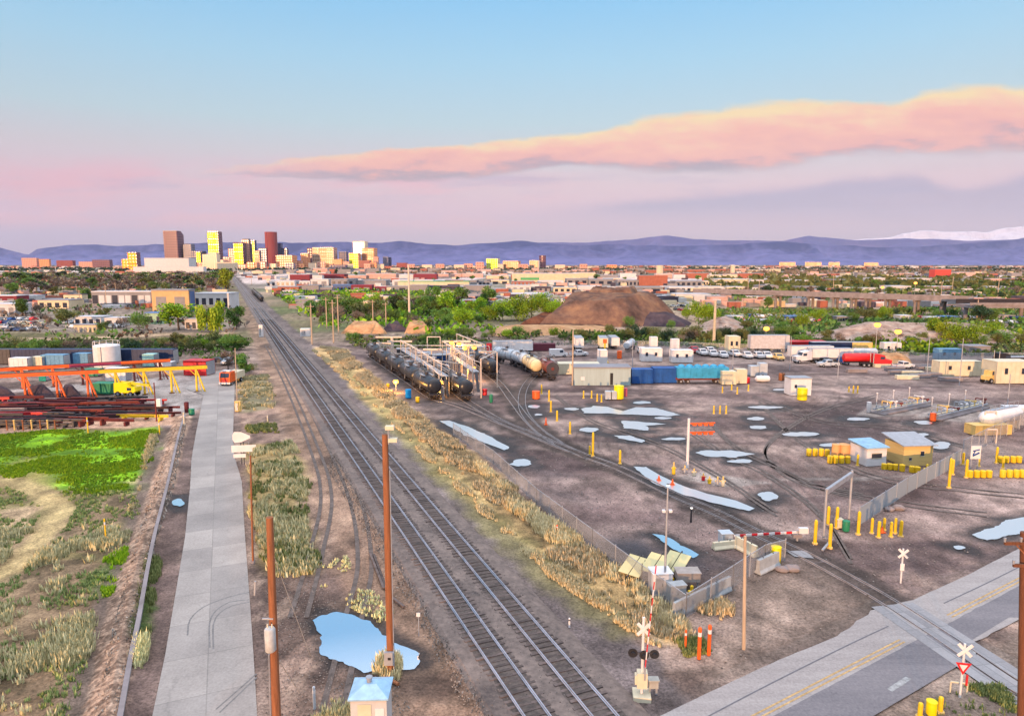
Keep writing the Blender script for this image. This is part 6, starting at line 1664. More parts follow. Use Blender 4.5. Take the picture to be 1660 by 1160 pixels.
# parked pickups
pk=[(1040,572,m_white),(1125,571,m_red),(1138,575,m_white),(1150,572,m_white),(1155,577,m_white),(1171,579,m_white),(1190,577,m_white),(1210,580,m_white),(1228,580,m_white),(1242,580,m_white),(1261,583,m_pyel)]
for i,(x,y,m_) in enumerate(pk): pickup(ordl(i,len(pk))+' parked pickup in the line before the trailers',G(x,y),-1.5+rnd.uniform(-.1,.1),m_)
pickup('white pickup left of the navy bins, by the white lamp mast',G(938,577),.3,m_white); pickup('silver-blue pickup before the long white trailer',G(1342,594),3.2,m_stank); pickup('blue pickup between silver pickup and red tank',G(1367,589),1.4,m_blue)
pickup('white van left of the yellow lift post',G(905,578),.2,m_white,van=True); pickup('white pickup right of the concrete slabs',G(1464,597),.2,m_white)
for i,(x,y) in enumerate([(1432,595),(1450,600),(1457,606),(1478,607),(1492,596),(1502,599),(1516,600),(1490,612),(1508,610),(1470,614),(1388,603),(1540,617),(1558,607)]):
    P=G(x,y); mb=MB(); mb.cbox((0,0,.45),(5.0,1.3,.9),0); o=mb.build('concrete_slab',m_conc if i%3 else m_offw,None,loc=P,rz=rnd.uniform(-.15,.15)); tag(o,ordl(i,13)+' pale concrete slab lying beside the cream office trailer','slab','concrete slabs')
# yellow lift post
P=G(980,588); t=thing('lift_post','yellow post with a round yellow base behind the white box','post',P); mb=MB(); mb.cyl((0,0,0),(0,0,5.5),.25,n=10); mb.build('post',m_yel,t); mb=MB(); mb.lathe([(1.1,0),(1.0,.5),(.3,.8)],14); mb.build('base',m_yel,t); mb=MB(); mb.box(-.5,.5,-.3,.3,5.5,6.6); mb.build('head',m_org,t)
bin_('orange capped drum behind the white box',1004,581,.7,2.2,m_org)
# dark truck at the right edge
semi('dark tractor at right edge of the yard back row',G(1625,592),0,m_black); trailer('black flat trailer at the right edge',G(1650,590),0,12,2.0,m_black)
B=block(1570,1605,574,562,'grey metal shed in the scrub at right',W_['grey'][0],m_roof_g,.5,name='shed',cat='shed')
# tan excavator-like machine
P=G(1604,620); t=thing('loader','tan wheel loader left of the cream machinery house','loader',(P.x,P.y,0),.4); mb=MB(); mb.profile([(-1.8,.8),(1.4,.8),(1.4,1.6),(.4,1.8),(.3,2.9),(-.8,2.9),(-.9,1.8),(-1.8,1.7)],-.9,.9); mb.build('body',m_pyel,t)
mb=MB(); mb.box(-.7,.25,-.92,.92,1.9,2.75); mb.build('window',m_glassv,t); mb=MB(); mb.bar((1.2,0,1.3),(2.8,0,.5),.5,.25); mb.box(2.6,3.3,-1.1,1.1,.1,.9); mb.build('bucket',m_dgrey,t); wheels(t,(-1.1,1.1),.95,.6,.4)

# ---------------------------------------------------------------- masts and poles
def mast(label, px, yb, yt, r, m, name='mast', cat='mast', arms=(), lean=0.0, insul=False, px_t=None, group=None):
    P = G(px,yb); H_ = at(px,yt,P.y).z; dxm = 0 if px_t is None else at(px_t,yt,P.y).x - P.x
    t = thing(name,label,cat,P,0,group); mb=MB(); mb.cyl((0,0,-.3),(dxm,0,H_),r,r*.72,n=12); mb.build('pole',m,t,smooth=True)
    for (zf, a, b) in arms:
        z=H_*zf; mb=MB(); mb.bar((dxm*zf+a,-.1-r,z),(dxm*zf+b,-.1-r,z),.12,.16); ar=mb.build('crossarm',m,t)
        for q in np.linspace(a,b,4 if b-a>1.6 else 2):
            mb=MB(); mb.cyl((dxm*zf+q,-.1-r,z+.08),(dxm*zf+q,-.1-r,z+.3),.05,.07,n=8); mb.build('insulator',m_galv,ar)
    return t
mast('very tall pale steel mast left of the loading racks',664,524,430,.55,m_pipe)
mast('thick pale concrete pole right of the dirt mound',1157,560,488,.55,mat('pole_concrete',C(206,190,164)),'concrete_pole','pole',arms=())
mast('brown wooden pole with a dark transformer before the mound',928,624,536,.2,m_woodp,'utility_pole','utility pole')
P=G(928,624); 
for i,(x,yb,yt) in enumerate([(506,558,492),(530,534,482),(541,556,486),(549,542,478),(605,530,486),(626,533,490),(408,462,420)]): mast(ordl(i,7)+' slim wooden pole standing in the grove right of the tracks',x,yb,yt,.28,m_woodp,'utility_pole','utility pole',arms=((.93,-1.2,1.2),),group='slim poles in the grove')
for i,(x,yb,yt) in enumerate([(1025,596,550),(1187,610,560),(1280,600,545),(1358,612,566),(1502,612,545),(1555,624,548),(1632,668,606),(1590,690,640)]): mast(ordl(i,8)+' thin light mast standing in the back half of the yard',x,yb,yt,.1,m_galv,'light_mast','mast',group='thin light masts')
for i,(x,yb,yt) in enumerate([(1212,480,447),(1350,477,447),(1230,478,452),(1543,478,448),(1617,484,448),(1583,520,486),(1525,485,458)]): mast(ordl(i,7)+' thin pole near the viaduct',x,yb,yt,.3,m_woodp,'utility_pole','utility pole',group='poles near the viaduct')
for i,(x,yb,yt) in enumerate([(125,478,464),(130,497,470),(173,498,462),(188,480,458)]): mast(ordl(i,4)+' wooden pole among the houses on the left',x,yb,yt,.25,m_woodp,'utility_pole','utility pole',arms=((.93,-1.2,1.2),),group='poles among the houses')
# yellow island with racks (white post with orange boxes)
P=G(1114,758); t=thing('light_mast','white post with orange spools beside the railway, right of the leads','post',P); H_=at(1114,678,P.y).z
mb=MB(); mb.cyl((0,0,0),(0,0,H_),.2,.17,n=10); mb.build('post',m_white,t)
for z in (H_*.72,H_*.9): mb=MB(); mb.bar((.2,0,z),(3.6,.4,z),.16); [mb.box(.5+k*.75,1.0+k*.75,-.15,.25,z-.28,z-.05) for k in range(4)]; mb.build('spool_arm',m_org,t)

# ---------------------------------------------------------------- bollards
def bollard_proto():
    t = thing('bollard','x','bollard',(0,0,0)); mb=MB(); mb.lathe([(.14,-.1),(.14,.88),(.12,.96),(.05,1.0)],12); mb.build('post',m_yel,t,smooth=True)
    mb=MB(); mb.lathe([(.24,-.1),(.24,.03),(.14,.04)],10); mb.build('collar',m_conc,t); return t
def bollards(lst, where, group, base=[None], m_=None):
    its=sorted(lst); n=len(its)
    for i,(x,yb,yt) in enumerate(its):
        P=G(x,yb); h=max(.9,at(x,yt,P.y).z); lab=(ordl(i,n)+' yellow bollard '+where).strip(); rr=1.0 if h<1.6 else 1.15
        if base[0] is None: base[0]=bollard_proto(); c=base[0]; c.location=P; c.scale=(rr,rr,h); c['label']=lab; c['group']=group
        else: c=copy_tree(base[0],lab,P,0,group,(rr,rr,h))
        if m_: c.children[0].data = c.children[0].data.copy(); c.children[0].data.materials[0]=m_ 
bollards([(1321,880,842),(1345,887,848),(1356,855,821),(1391,865,828)],'at the steel gate frame by the crossing','bollards at the gate',m_=m_pyel)
bollards([(1342,850,820)],'at the back left foot of the gate frame','bollards at the gate',m_=m_woodp)
bollards([(1413,863,839),(1424,870,844),(1433,858,839),(1444,869,845),(1451,863,839),(1460,868,843)],'in the cluster right of the gate','bollards right of the gate')
bollards([(893,667,649),(903,682,665),(924,703,683),(1005,751,729),(956,736,722),(961,739,700)],'in the scattered line along the yard tracks','bollards along the yard tracks')
bollards([(878,638,623),(890,650,632),(946,645,633),(959,645,633),(968,650,638),(975,651,639)],'in the group before the grey shed','bollards before the grey shed',m_=m_pyel)
bollards([(1157,670,657),(1167,670,657),(1177,670,657)],'in the middle of the yard','bollards mid yard',m_=m_pyel)
bollards([(1171,636,626),(1186,632,623),(1195,638,627),(1213,633,623)],'before the sky-blue hopper','bollards by the hopper',m_=m_pyel)
bollards([(1376,635,626),(1383,637,625),(1390,637,625)],'behind the valve skids','bollards by the skids',m_=m_pyel)
bollards([(1390,754,736),(1497,780,758),(1538,790,742),(1502,772,752),(1544,768,744)],'around the two guard huts','bollards by the guard huts',m_=m_pyel)
bollards([(1561,752,733),(1586,755,735),(1566,773,744),(1615,750,724),(1626,758,740)],'near the white sign board','bollards by the sign board')
bollards([(1491,1160,1140),(1524,1152,1128)],'at the bottom right by the road','bollards by the road')
bin_('yellow and red hydrant between the two bollards at bottom right',1509,1157,.3,.8,m_yelb,'hydrant','hydrant')
def blockrow(pts, where, group):
    n=len(pts)
    for i,(x,yb,yt) in enumerate(pts):
        P=G(x,yb); h=at(x,yt,P.y).z; mb=MB(); mb.lathe([(.33,0),(.35,.06),(.35,h*.94),(.3,h)],14); o=mb.build('barrel_bollard',m_yel,None,smooth=True,loc=P); tag(o,ordl(i,n)+' squat yellow barrel '+where,'barrel',group)
blockrow([(1311,738,727),(1321,738,727),(1331,738,727),(1340.5,739,728)],'in the back row left of the white hut','yellow barrels')
blockrow([(1345,750,738),(1354,750,738),(1364,750,738.5),(1374,750,739)],'in front of the tan cylinders','yellow barrels')
blockrow([(1433,760,751),(1442,760.5,751),(1451,761,752),(1462,763,752.5)],'in front of the guard huts','yellow barrels')
blockrow([(1572,773,762),(1583,773,762),(1593,773,762),(1603,773,762)],'in the front row under the sign board','yellow barrels')
blockrow([(1625,773,761),(1636,773,761),(1647,773,761),(1657,773,761)],'in the front row at the right edge','yellow barrels')
blockrow([(1621,749,739),(1631,749,739),(1642,749,739),(1651.5,749,739)],'in the back row at the right edge','yellow barrels')
blockrow([(1478,765,755),(1487,766,756)],'under the tan guard hut','yellow barrels')
m_tanc=mat('tan_cylinder',C(232,170,112),.6,var=.12)
bin_('left tan cylinder tank behind the yellow barrels',1354,743,.55,2.0,m_tanc,'tank','tank'); bin_('right tan cylinder tank behind the yellow barrels',1368,743,.75,2.0,m_tanc,'tank','tank')
# cones and oddments
def cone(lab,x,yb,yt,m_=m_org):
    P=G(x,yb); h=max(.6,at(x,yt,P.y).z); t=thing('traffic_cone',lab,'cone',P); mb=MB(); mb.lathe([(.2,.05),(.05,h)],12); mb.build('cone',m_,t); mb=MB(); mb.box(-.28,.28,-.28,.28,0,.05); mb.build('base',m_,t)
for lab,x,yb,yt in [('orange cone near the yard track switch',885,688,676),('orange cone left by the yard lead island',1068,778,770),('orange cone at the right of the island puddle',1090,785,776),('orange cone by the yellow post at the skid',1407,664,655),('orange cone right behind the yellow bollard cluster',1430,862,856),('orange cone by the long tank car row',762,640,632)]: cone(lab,x,yb,yt)
bin_('orange buoy-like pot by the red-capped post',869,646,.8,1.5,m_org,'pot','pot'); bin_('bright blue drum beside the long tank car row',662,645,.6,1.7,mat('azure_plastic',C(0,150,226)),'drum','drum'); bin_('small green drum at the racks foot',796,652,.35,1.5,m_green,'drum','drum'); bin_('yellow drum left of the foremost tank car',677,652,.4,1.0,m_yel,'drum','drum'); bin_('red valve pot beside the white riser',786,640,.5,1.2,m_red,'drum','drum')
bin_('yellow drum on the ground left of the racks',629,628,.35,.8,m_yel,'drum','drum')
# island with small pumps near the long puddle
for i,(x,y,h) in enumerate([(1092,768,1.6),(1110,766,1.0),(1125,770,.9),(1140,778,.9),(1150,783,.9),(1163,786,1.1),(1172,787,1.2)]):
    P=G(x,y); t=thing('pump',ordl(i,7)+' small pump on the concrete island by the long puddle','pump',P,0,'pumps on the island'); mb=MB(); mb.cyl((0,0,0),(0,0,h*.6),.22,n=10); mb.build('housing',[m_yel,m_galv,m_offw,m_red][i%4],t); mb=MB(); mb.cyl((0,0,h*.6),(0,0,h),.1,n=8); mb.cyl((-.3,0,h*.5),(.3,0,h*.5),.1,n=8); mb.build('valve',m_pyel,t)
# valve skids
def skid(lab, A, B, n, seed):
    r=random.Random(seed); A,B=G(*A),G(*B); d=B-A; L_=d.length; t=thing('valve_skid',lab,'valve skid',A,math.atan2(d.y,d.x))
    mb=MB(); mb.box(0,L_,-1.3,1.3,0,.25); mb.build('base',m_conc,t)
    for y in (-.8,0,.8): mb=MB(); mb.cyl((0,y,.8),(L_,y,.8),.16,n=8); mb.build('pipe',m_galv if y else m_offw,t)
    for k in range(n):
        x=L_*(k+.5)/n; h=r.uniform(1.2,2.2); mb=MB(); mb.cyl((x,-.8,.8),(x,-.8,h),.1,n=6); mb.cyl((x,.8,.8),(x,.8,h),.1,n=6); mb.cyl((x,-.8,h),(x,.8,h),.1,n=6); mb.cyl((x-.25,-.8,h),(x+.25,-.8,h),.22,n=8); mb.build('valve',[m_galv,m_pyel,m_white,m_rust,m_galv][k%5],t)
    for k in range(3): x=L_*(k+.3)/3; mb=MB(); mb.cyl((x,1.2,0),(x,1.2,3.4),.05,n=6); mb.sphere((x,1.2,3.5),.16,8,5); mb.build('vent_stack',m_white,t)
skid('grey pipe and valve skid, left of the two in the yard',(1422,671),(1500,656),9,1); skid('grey pipe and valve skid, right of the two in the yard',(1512,680),(1592,660),9,2)
bin_('white and orange cabinet at the left skid end',1408,668,.4,1.8,m_white,'cabinet','cabinet'); bin_('orange cabinet at the left end of right skid',1512,682,.5,1.3,m_org,'cabinet','cabinet')
# white pressure tank
A,Bp=G(1592,702),G(1648,690); d=Bp-A; t=thing('pressure_tank','large white horizontal gas tank with round ends at right','tank',A,math.atan2(d.y,d.x)); L_=d.length
prof=[(.1,-.2),(.6,-.05),(1.05,.4),(1.25,1.0),(1.25,L_-1),(1.05,L_-.4),(.6,L_+.05),(.1,L_+.2)]
mb=MB(); mb.lathe(prof,22,(0,0,2.3),'X'); mb.build('tank',m_white,t,smooth=True)
for x in (1.5,L_-1.5): mb=MB(); mb.box(x-.25,x+.25,-.9,.9,0,1.4); mb.build('saddle',m_offw,t)
mb=MB(); mb.box(1,L_-1,-.4,.4,3.5,3.6); [mb.bar((1+k*(L_-2)/6,-.4,3.6),(1+k*(L_-2)/6,-.4,4.5),.05) for k in range(7)]; mb.bar((1,-.4,4.5),(L_-1,-.4,4.5),.05); mb.build('walkway',m_galv,t)
container('tan pump trailer below the white gas tank',1577,1640,706,m_pyel,1.6,2.2,.1,name='pump_trailer',cat='trailer',doors=False)
container('white control cabin at the right edge above the fence',1636,1675,690,m_white,3.0,2.5,name='cabin',cat='cabin')
portal('white square pipe frame before the gas tank',1594,702,1612,702,667,.12)
portal('small white pipe frame in front of the pump trailer',1596,722,1614,722,696,.1)
# guard huts
def hut(lab,px0,px1,yb,yt,dp,wall,roof,rz,over=.25,slope=.35,win=((-.25,.25,.45,.7),),name='guard_hut'):
    P=G((px0+px1)/2,yb); w_=wid(px0,px1,yb); h=hgt(yb,yt); t=thing(name,lab,'hut',P,rz); x=w_/2
    mb=MB(); mb.profile([(-x,.02),(x,.02),(x,h),(-x,h)],0,dp); mb.build('wall',wall,t)
    mb=MB(); mb.add([(-x-over,-over,h+.003),(x+over,-over,h+.003),(x+over,dp+over,h+slope),(-x-over,dp+over,h+slope),(-x-over,-over,h+.13),(x+over,-over,h+.13),(x+over,dp+over,h+slope+.13),(-x-over,dp+over,h+slope+.13)],[(0,3,2,1),(4,5,6,7),(0,1,5,4),(1,2,6,5),(2,3,7,6),(3,0,4,7)]); mb.build('roof',roof,t)
    for a,b,c,d_ in win:
        mb=MB(); mb.box(w_*a,w_*b,-.05,-.004,h*c,h*d_); wd=mb.build('window',m_dglass,t)
        mb=MB(); mb.box(w_*a-.08,w_*b+.08,-.075,-.051,h*d_,h*d_+.08); mb.box(w_*a-.08,w_*b+.08,-.075,-.051,h*c-.08,h*c); mb.build('window_frame',m_offw,wd)
    mb=MB(); mb.box(x+.004,x+.05,dp*.3,dp*.65,.05,h*.82); mb.build('door',m_dgrey,t)
    return t
hut('small white guard hut with a pale blue roof',1402,1438,755,726,3.4,m_white,mat('paleblue_roof',C(150,190,220),.5),.18)
hut('tan plank-sided guard hut with a grey sloping roof',1462,1512,755,722,4.0,mat('tan_planks',C(228,196,128),.7,var=.15,scale=1.2,stretch=(.3,.3,9)),m_galv,.10,.4,.7,((.08,.2,.5,.72),(-.3,-.22,.3,.42)))
# white sign board with blue emblem
P=G(1578,764); t=thing('sign_board','tall white sign board with a blue emblem on two posts','sign',P,0); h=at(1578,722,P.y).z
for x in (-.45,.45): mb=MB(); mb.bar((x,0,0),(x,0,h),.12); mb.build('post',m_galv,t)
mb=MB(); mb.box(-.65,.65,-.14,-.064,h*.5,h); bo=mb.build('board',m_white,t)
mb=MB(); mb.bar((-.4,-.15,h*.62),(.45,-.15,h*.74),.03,.22); mb.bar((-.4,-.15,h*.8),(.45,-.15,h*.86),.03,.16); mb.bar((-.35,-.15,h*.66),(-.1,-.15,h*.82),.03,.14); mb.build('emblem',m_blue,bo)

for k,(x,yb,yl) in enumerate([(745,604,559),(767,616,598),(714,641,621),(642,635,620)]):
    P=G(x,yb); z=at(x,yl,P.y).z; li=bpy.data.lights.new('sodium_light','POINT'); li.energy=900; li.color=(1,.5,.12); li.shadow_soft_size=.4
    lo_=bpy.data.objects.new('sodium_light',li); COL.objects.link(lo_); lo_.location=(P.x,P.y-.9,z-.3)
# ---------------------------------------------------------------- chain-link fences
def link_mat():
    m=bpy.data.materials.new('chain_link'); m.use_nodes=True; N,L=m.node_tree.nodes,m.node_tree.links; bs=N['Principled BSDF']
    bs.inputs['Base Color'].default_value=(.42,.43,.46,1); bs.inputs['Roughness'].default_value=.5; bs.inputs['Metallic'].default_value=.3
    tr=N.new('ShaderNodeBsdfTransparent'); mx=N.new('ShaderNodeMixShader')
    tc_=N.new('ShaderNodeTexCoord'); mp=N.new('ShaderNodeMapping'); mp.inputs['Rotation'].default_value=(0,R(45),0); mp.inputs['Scale'].default_value=(1,0,1); L.new(tc_.outputs['Object'],mp.inputs[0])
    sp_=N.new('ShaderNodeSeparateXYZ'); L.new(mp.outputs[0],sp_.inputs[0])
    def wire(s):
        a=N.new('ShaderNodeMath'); a.operation='MULTIPLY'; a.inputs[1].default_value=16; L.new(s,a.inputs[0]); f=N.new('ShaderNodeMath'); f.operation='FRACT'; L.new(a.outputs[0],f.inputs[0])
        l=N.new('ShaderNodeMath'); l.operation='LESS_THAN'; l.inputs[1].default_value=.14; L.new(f.outputs[0],l.inputs[0]); return l.outputs[0]
    mm=N.new('ShaderNodeMath'); mm.operation='MAXIMUM'; L.new(wire(sp_.outputs[0]),mm.inputs[0]); L.new(wire(sp_.outputs[2]),mm.inputs[1])
    L.new(mm.outputs[0],mx.inputs[0]); L.new(tr.outputs[0],mx.inputs[1]); L.new(bs.outputs[0],mx.inputs[2]); L.new(mx.outputs[0],N['Material Output'].inputs['Surface']); return m
m_link=link_mat()
def slat_mat():
    m=bpy.data.materials.new('slatted_link'); m.use_nodes=True; b=m.node_tree.nodes['Principled BSDF']; b.inputs['Roughness'].default_value=.5
    N,L=m.node_tree.nodes,m.node_tree.links; tc_=N.new('ShaderNodeTexCoord'); w_=N.new('ShaderNodeTexWave'); w_.inputs['Scale'].default_value=2.4; w_.bands_direction='X'; w_.inputs['Distortion'].default_value=.6; L.new(tc_.outputs['Object'],w_.inputs[0])
    rp=N.new('ShaderNodeValToRGB'); rp.color_ramp.elements[0].color=(*C(126,136,142),1); rp.color_ramp.elements[1].color=(*C(186,194,202),1); L.new(w_.outputs['Fac'],rp.inputs[0]); L.new(rp.outputs[0],b.inputs['Base Color']); return m
m_slat=slat_mat()
def fence(label, pts, h=2.1, mesh=None, gap=3.0, rail=True):
    W=[G(*p) for p in pts]; o=W[0]; t=thing('fence',label,'fence',o)
    for a,b in zip(W[:-1],W[1:]):
        d=b-a; L_=d.length; n=max(1,int(L_/gap)); an=math.atan2(d.y,d.x)
        mb=MB(); mb.box(0,L_,-.01,.01,.05,h); p=mb.build('mesh_panel',mesh or m_link,t,loc=a-o,rz=an)
        for k in range(n+1):
            q=a+d*(k/n)-o; mb=MB(); mb.cyl((q.x,q.y,-.2),(q.x,q.y,h+.15),.045,n=6); mb.build('post',m_galv,t)
        if rail: mb=MB(); mb.cyl(a-o+Vector((0,0,h)),b-o+Vector((0,0,h)),.035,n=6); mb.build('top_rail',m_galv,t)
    return t
fence('long chain-link fence along the right side of the dry grass belt',[(735,705),(800,752),(870,818),(960,888),(1040,950),(1112,1002)],1.9)
fence('chain-link fence from the belt end to the yard gate',[(1112,1002),(1188,952),(1240,916),(1272,908)],2.0)
fence('grey slatted fence running from the gate to the guard huts',[(1392,852),(1470,800),(1556,752)],2.0,m_slat)
fence('grey slatted fence rising to the right edge of the yard',[(1560,742),(1610,716),(1680,682)],2.6,m_link)
fence('low chain-link fence behind the scrub of the yard',[(720,566),(1000,562),(1300,572),(1500,585),(1680,584)],2.2,None,8)
fence('rusty post and wire fence beside the drive',[(404,735),(409,830),(412,910)],1.6,None,6,False)
# concrete barriers by the gate
def barrier(label,A,B,h=.9,w_=.5,m=m_conc):
    A,B=G(*A),G(*B); d=B-A; L_=d.length; t=thing('concrete_barrier',label,'barrier',A,math.atan2(d.y,d.x))
    mb=MB(); prof=[(-w_/2,0),(w_/2,0),(w_/2,.12),(w_*.28,.35),(w_*.2,h),(-w_*.2,h),(-w_*.28,.35),(-w_/2,.12)]
    vs=[(0,y,z) for y,z in prof]+[(L_,y,z) for y,z in prof]; n=8; mb.add(vs,[tuple(range(n)),tuple(range(2*n-1,n-1,-1))]+[(k,n+k,n+(k+1)%n,(k+1)%n) for k in range(n)]); mb.build('block',m,t)
    for x in (L_*.25,L_*.75): mb=MB(); mb.cyl((x,0,h),(x,0,h+.08),.05,n=8); mb.build('lifting_eye',m_dgrey,t)
barrier('long pale grey concrete barrier right of the crossing gate mast',(1092,1000),(1182,955),1.2,.6,mat('paint_grey',C(172,176,180)))
barrier('short grey concrete barrier under the yellow lid',(1228,930),(1260,915),1.3,.7,mat('paint_grey',C(172,176,180)))
barrier('cream concrete barrier by the horizontal gate arm',(1193,886),(1226,903),1.1,.7,m_offw)
barrier('cream concrete barrier left of the horizontal gate arm',(1156,890),(1192,886),.7,.7,m_offw)
bin_('bright yellow lid box standing on the short barrier line',1257,912,.45,1.5,m_yelb,'box','box')
for i,(x,y,s) in enumerate([(1441,827,.5),(1456,825,.6),(1442,803,.5),(1462,790,.5),(1478,781,.6),(1490,778,.6),(1268,925,.5),(1284,924,.6)]):
    P=G(x,y); r=random.Random(i); mb=MB(); mb.sphere((0,0,s*.3),s,10,7,(1.2,.8,.6)); mb.v=[tuple(c*(1+r.uniform(-.12,.12)) for c in v) for v in mb.v]; o=mb.build('boulder',m_conc,None,loc=P,rz=r.uniform(0,3)); tag(o,ordl(i,8)+' pale boulder along the slatted fence','boulder','pale boulders')
# steel gate frame
A,Bp=G(1335,872),G(1376,840); zt=at(1335,793,A.y).z; t=thing('goalpost_gate','tall galvanised goal-post gate frame by the yellow bollards','gate',A); o=A
mb=MB(); mb.cyl((0,0,0),(0,0,zt),.13,n=10); mb.build('post',m_galv,t)
q=Bp-o; zt2=zt; mb=MB(); mb.cyl(q,q+Vector((0,0,zt2+.3)),.13,n=10); mb.build('post',m_galv,t)
mb=MB(); mb.bar(Vector((0,0,zt-.2)),q+Vector((0,0,zt2-.1)),.3,.5); mb.build('crossbeam',m_galv,t)
bin_('green drum at the foot of the gate frame',1371,860,.35,1.0,m_green,'drum','drum'); container('small tan box left of the green drum',1358,1367,857,m_offw,.9,.6,name='box',cat='box',doors=False)
P=G(1338,880); mb=MB(); mb.bar((-1.3,-2.2,.25),(.6,0,.4),.2,.12); tag(mb.build('steel_bar',m_galv,None,loc=P),'grey steel arm lying slanted by the left gate post','bar')
# ---------------------------------------------------------------- solar panels and cabinets by the fence
m_pv=mat('solar_cells',C(38,40,60),.25,var=.2,scale=2)
m_pvsky=mat('sky_pale_panel',C(206,198,150),.6,var=.1)  # panel face painted pale: the sky's reflection is put into the colour
for i,(x,yb,yt) in enumerate([(1028,937,905),(1063,942,902),(1094,938,899)]):
    P=G(x,yb); h=at(x,yt+12,P.y).z; t=thing('solar_panel',['leftmost','middle','rightmost'][i]+' of three tilted solar panels behind the grass belt','solar panel',P,R(-40),'solar panels')
    mb=MB(); mb.cyl((0,0,0),(0,0,h),.1,n=8); mb.build('post',m_black,t)
    M_=Matrix.Rotation(R(24),4,'X')
    for k in (-1,1):
        mb=MB(); mb.add([M_@Vector(p)+Vector((0,0,h)) for p in ((k*.52-.48,-1.1,.05),(k*.52+.48,-1.1,.05),(k*.52+.48,1.1,.05),(k*.52-.48,1.1,.05),(k*.52-.48,-1.1,.09),(k*.52+.48,-1.1,.09),(k*.52+.48,1.1,.09),(k*.52-.48,1.1,.09))],[(0,3,2,1),(4,5,6,7),(0,1,5,4),(1,2,6,5),(2,3,7,6),(3,0,4,7)]); mb.build('panel',m_pvsky,t)
    mb=MB(); mb.bar(M_@Vector((0,-1.4,0))+Vector((0,0,h)),M_@Vector((0,1.4,0))+Vector((0,0,h)),.1); mb.bar(M_@Vector((-1.1,0,0))+Vector((0,0,h)),M_@Vector((1.1,0,0))+Vector((0,0,h)),.1); mb.build('bracket',m_black,t)
def cab(lab,px0,px1,yb,yt,dp,m_,rz=0,leg=0.0,door=True,name='cabinet'):
    P=G((px0+px1)/2,yb); w_=wid(px0,px1,yb); h=hgt(yb,yt); t=thing(name,lab,'cabinet',P,rz); x=w_/2
    mb=MB(); mb.box(-x,x,0,dp,leg+.01,h); mb.build('housing',m_,t); mb=MB(); mb.box(-x-.06,x+.06,-.06,dp+.06,h+.002,h+.08); mb.build('lid',m_,t)
    if door: mb=MB(); mb.box(-x*.75,x*.1,-.04,-.003,leg+(h-leg)*.12,leg+(h-leg)*.85); d=mb.build('door',m_galv,t); mb=MB(); mb.box(-x*.1,-x*.02,-.07,-.041,h*.45,h*.6); mb.build('handle',m_black,d)
    if leg: 
        for a in (-x+.08,x-.08): mb=MB(); mb.bar((a,dp*.5,0),(a,dp*.5,leg),.12); mb.build('leg',m_galv,t)
    return t
cab('white control cabinet under the solar panels',1058,1090,965,931,1.4,m_white,.1)
cab('grey-brown box raised on legs right of the white cabinet',1098,1135,958,930,1.2,mat('taupe_paint',C(176,164,158)),0,.8,False)
cab('pale grey low cabinet in front of the raised box',1085,1113,975,950,.8,mat('paint_grey',C(172,176,180)),.2)
cab('pale blue cabinet on the cream barrier by the gate arm',1170,1188,884,866,1.0,m_stank,.1)
bollards([(1121,965,950),(1117,973,960),(1090,952,944)],'beside the white cabinet under the solar panels','bollards by the cabinets',m_=m_pyel)
# ---------------------------------------------------------------- horizontal gate arm
A=G(1189,884); Bp=G(1292,876); za=at(1189,868,A.y).z; zb=at(1284,862,Bp.y).z
t=thing('barrier_gate','lowered red and white striped gate arm across the yard track','gate arm',Bp); a=A-Bp
n=11
for k in range(n):
    p=Vector((0,0,zb)).lerp(Vector((a.x,a.y,za)),k/n); q=Vector((0,0,zb)).lerp(Vector((a.x,a.y,za)),(k+1)/n); mb=MB(); mb.bar(p,q,.09,.22); mb.build('stripe',m_red if k%2 else m_white,t)
mb=MB(); mb.cyl((0,0,0),(0,0,zb+.2),.12,n=10); mb.build('post',m_galv,t); mb=MB(); mb.box(-.5,.35,-.3,.3,.4,zb-.15); mb.build('counterweight',m_conc,t); mb=MB(); mb.box(.1,1.0,-.2,.2,zb-.1,zb+.45); mb.build('sign',m_white,t)
# ---------------------------------------------------------------- level crossing signals
def crossbuck(t, z, m=m_white, L_=1.05, w_=.2, y=-.1, rz=0):
    for s in (-1,1):
        mb=MB(); d=Vector((math.cos(R(45)),0,math.sin(R(45))*s)); mb.bar(Vector((0,y-.02*s,z))-d*L_/2*1.0,Vector((0,y-.02*s,z))+d*L_/2,.025,w_); mb.build('crossbuck_blade',m,t)
P=G(1040,1128); zz=lambda y: at(1040,y,P.y).z
t=thing('crossing_signal','railway crossing signal with black lamps and raised red-white gate arm','crossing signal',P,R(-6))
mb=MB(); mb.box(-.55,.55,-.55,.55,-.1,.25); mb.build('footing',m_offw,t)
mb=MB(); mb.cyl((0,0,.25),(0,0,zz(1000)),.09,n=12); mb.build('mast',m_white,t,smooth=True)
mb=MB(); mb.box(-.32,.32,-.28,.28,.7,1.7); mb.box(-.45,-.3,-.2,.2,.9,1.5); mb.build('mechanism_box',m_offw,t)
crossbuck(t,zz(1018))
zl=zz(1056); mb=MB(); mb.bar((-.75,-.12,zl+.02),(.85,-.12,zl+.02),.08); mb.build('lamp_bar',m_dgrey,t)
for x,ry in ((-.62,0),(.08,.25),(.7,.9)):
    mb=MB(); mb.lathe([(.3,0),(.3,.03),(.02,.031)],20,(x,-.16,zl-.02-(.1 if x==.08 else 0)),'Y'); sg=mb.build('signal_lamp',m_black,t)
    mb=MB(); mb.cyl((x,-.34,zl-.02-(.1 if x==.08 else 0)),(x,-.17,zl-.02-(.1 if x==.08 else 0)),.13,.14,n=14); mb.build('hood',m_black,sg)
top=Vector((.62,-.3,zz(912))); bot=Vector((.14,-.3,zz(1075))); n=13
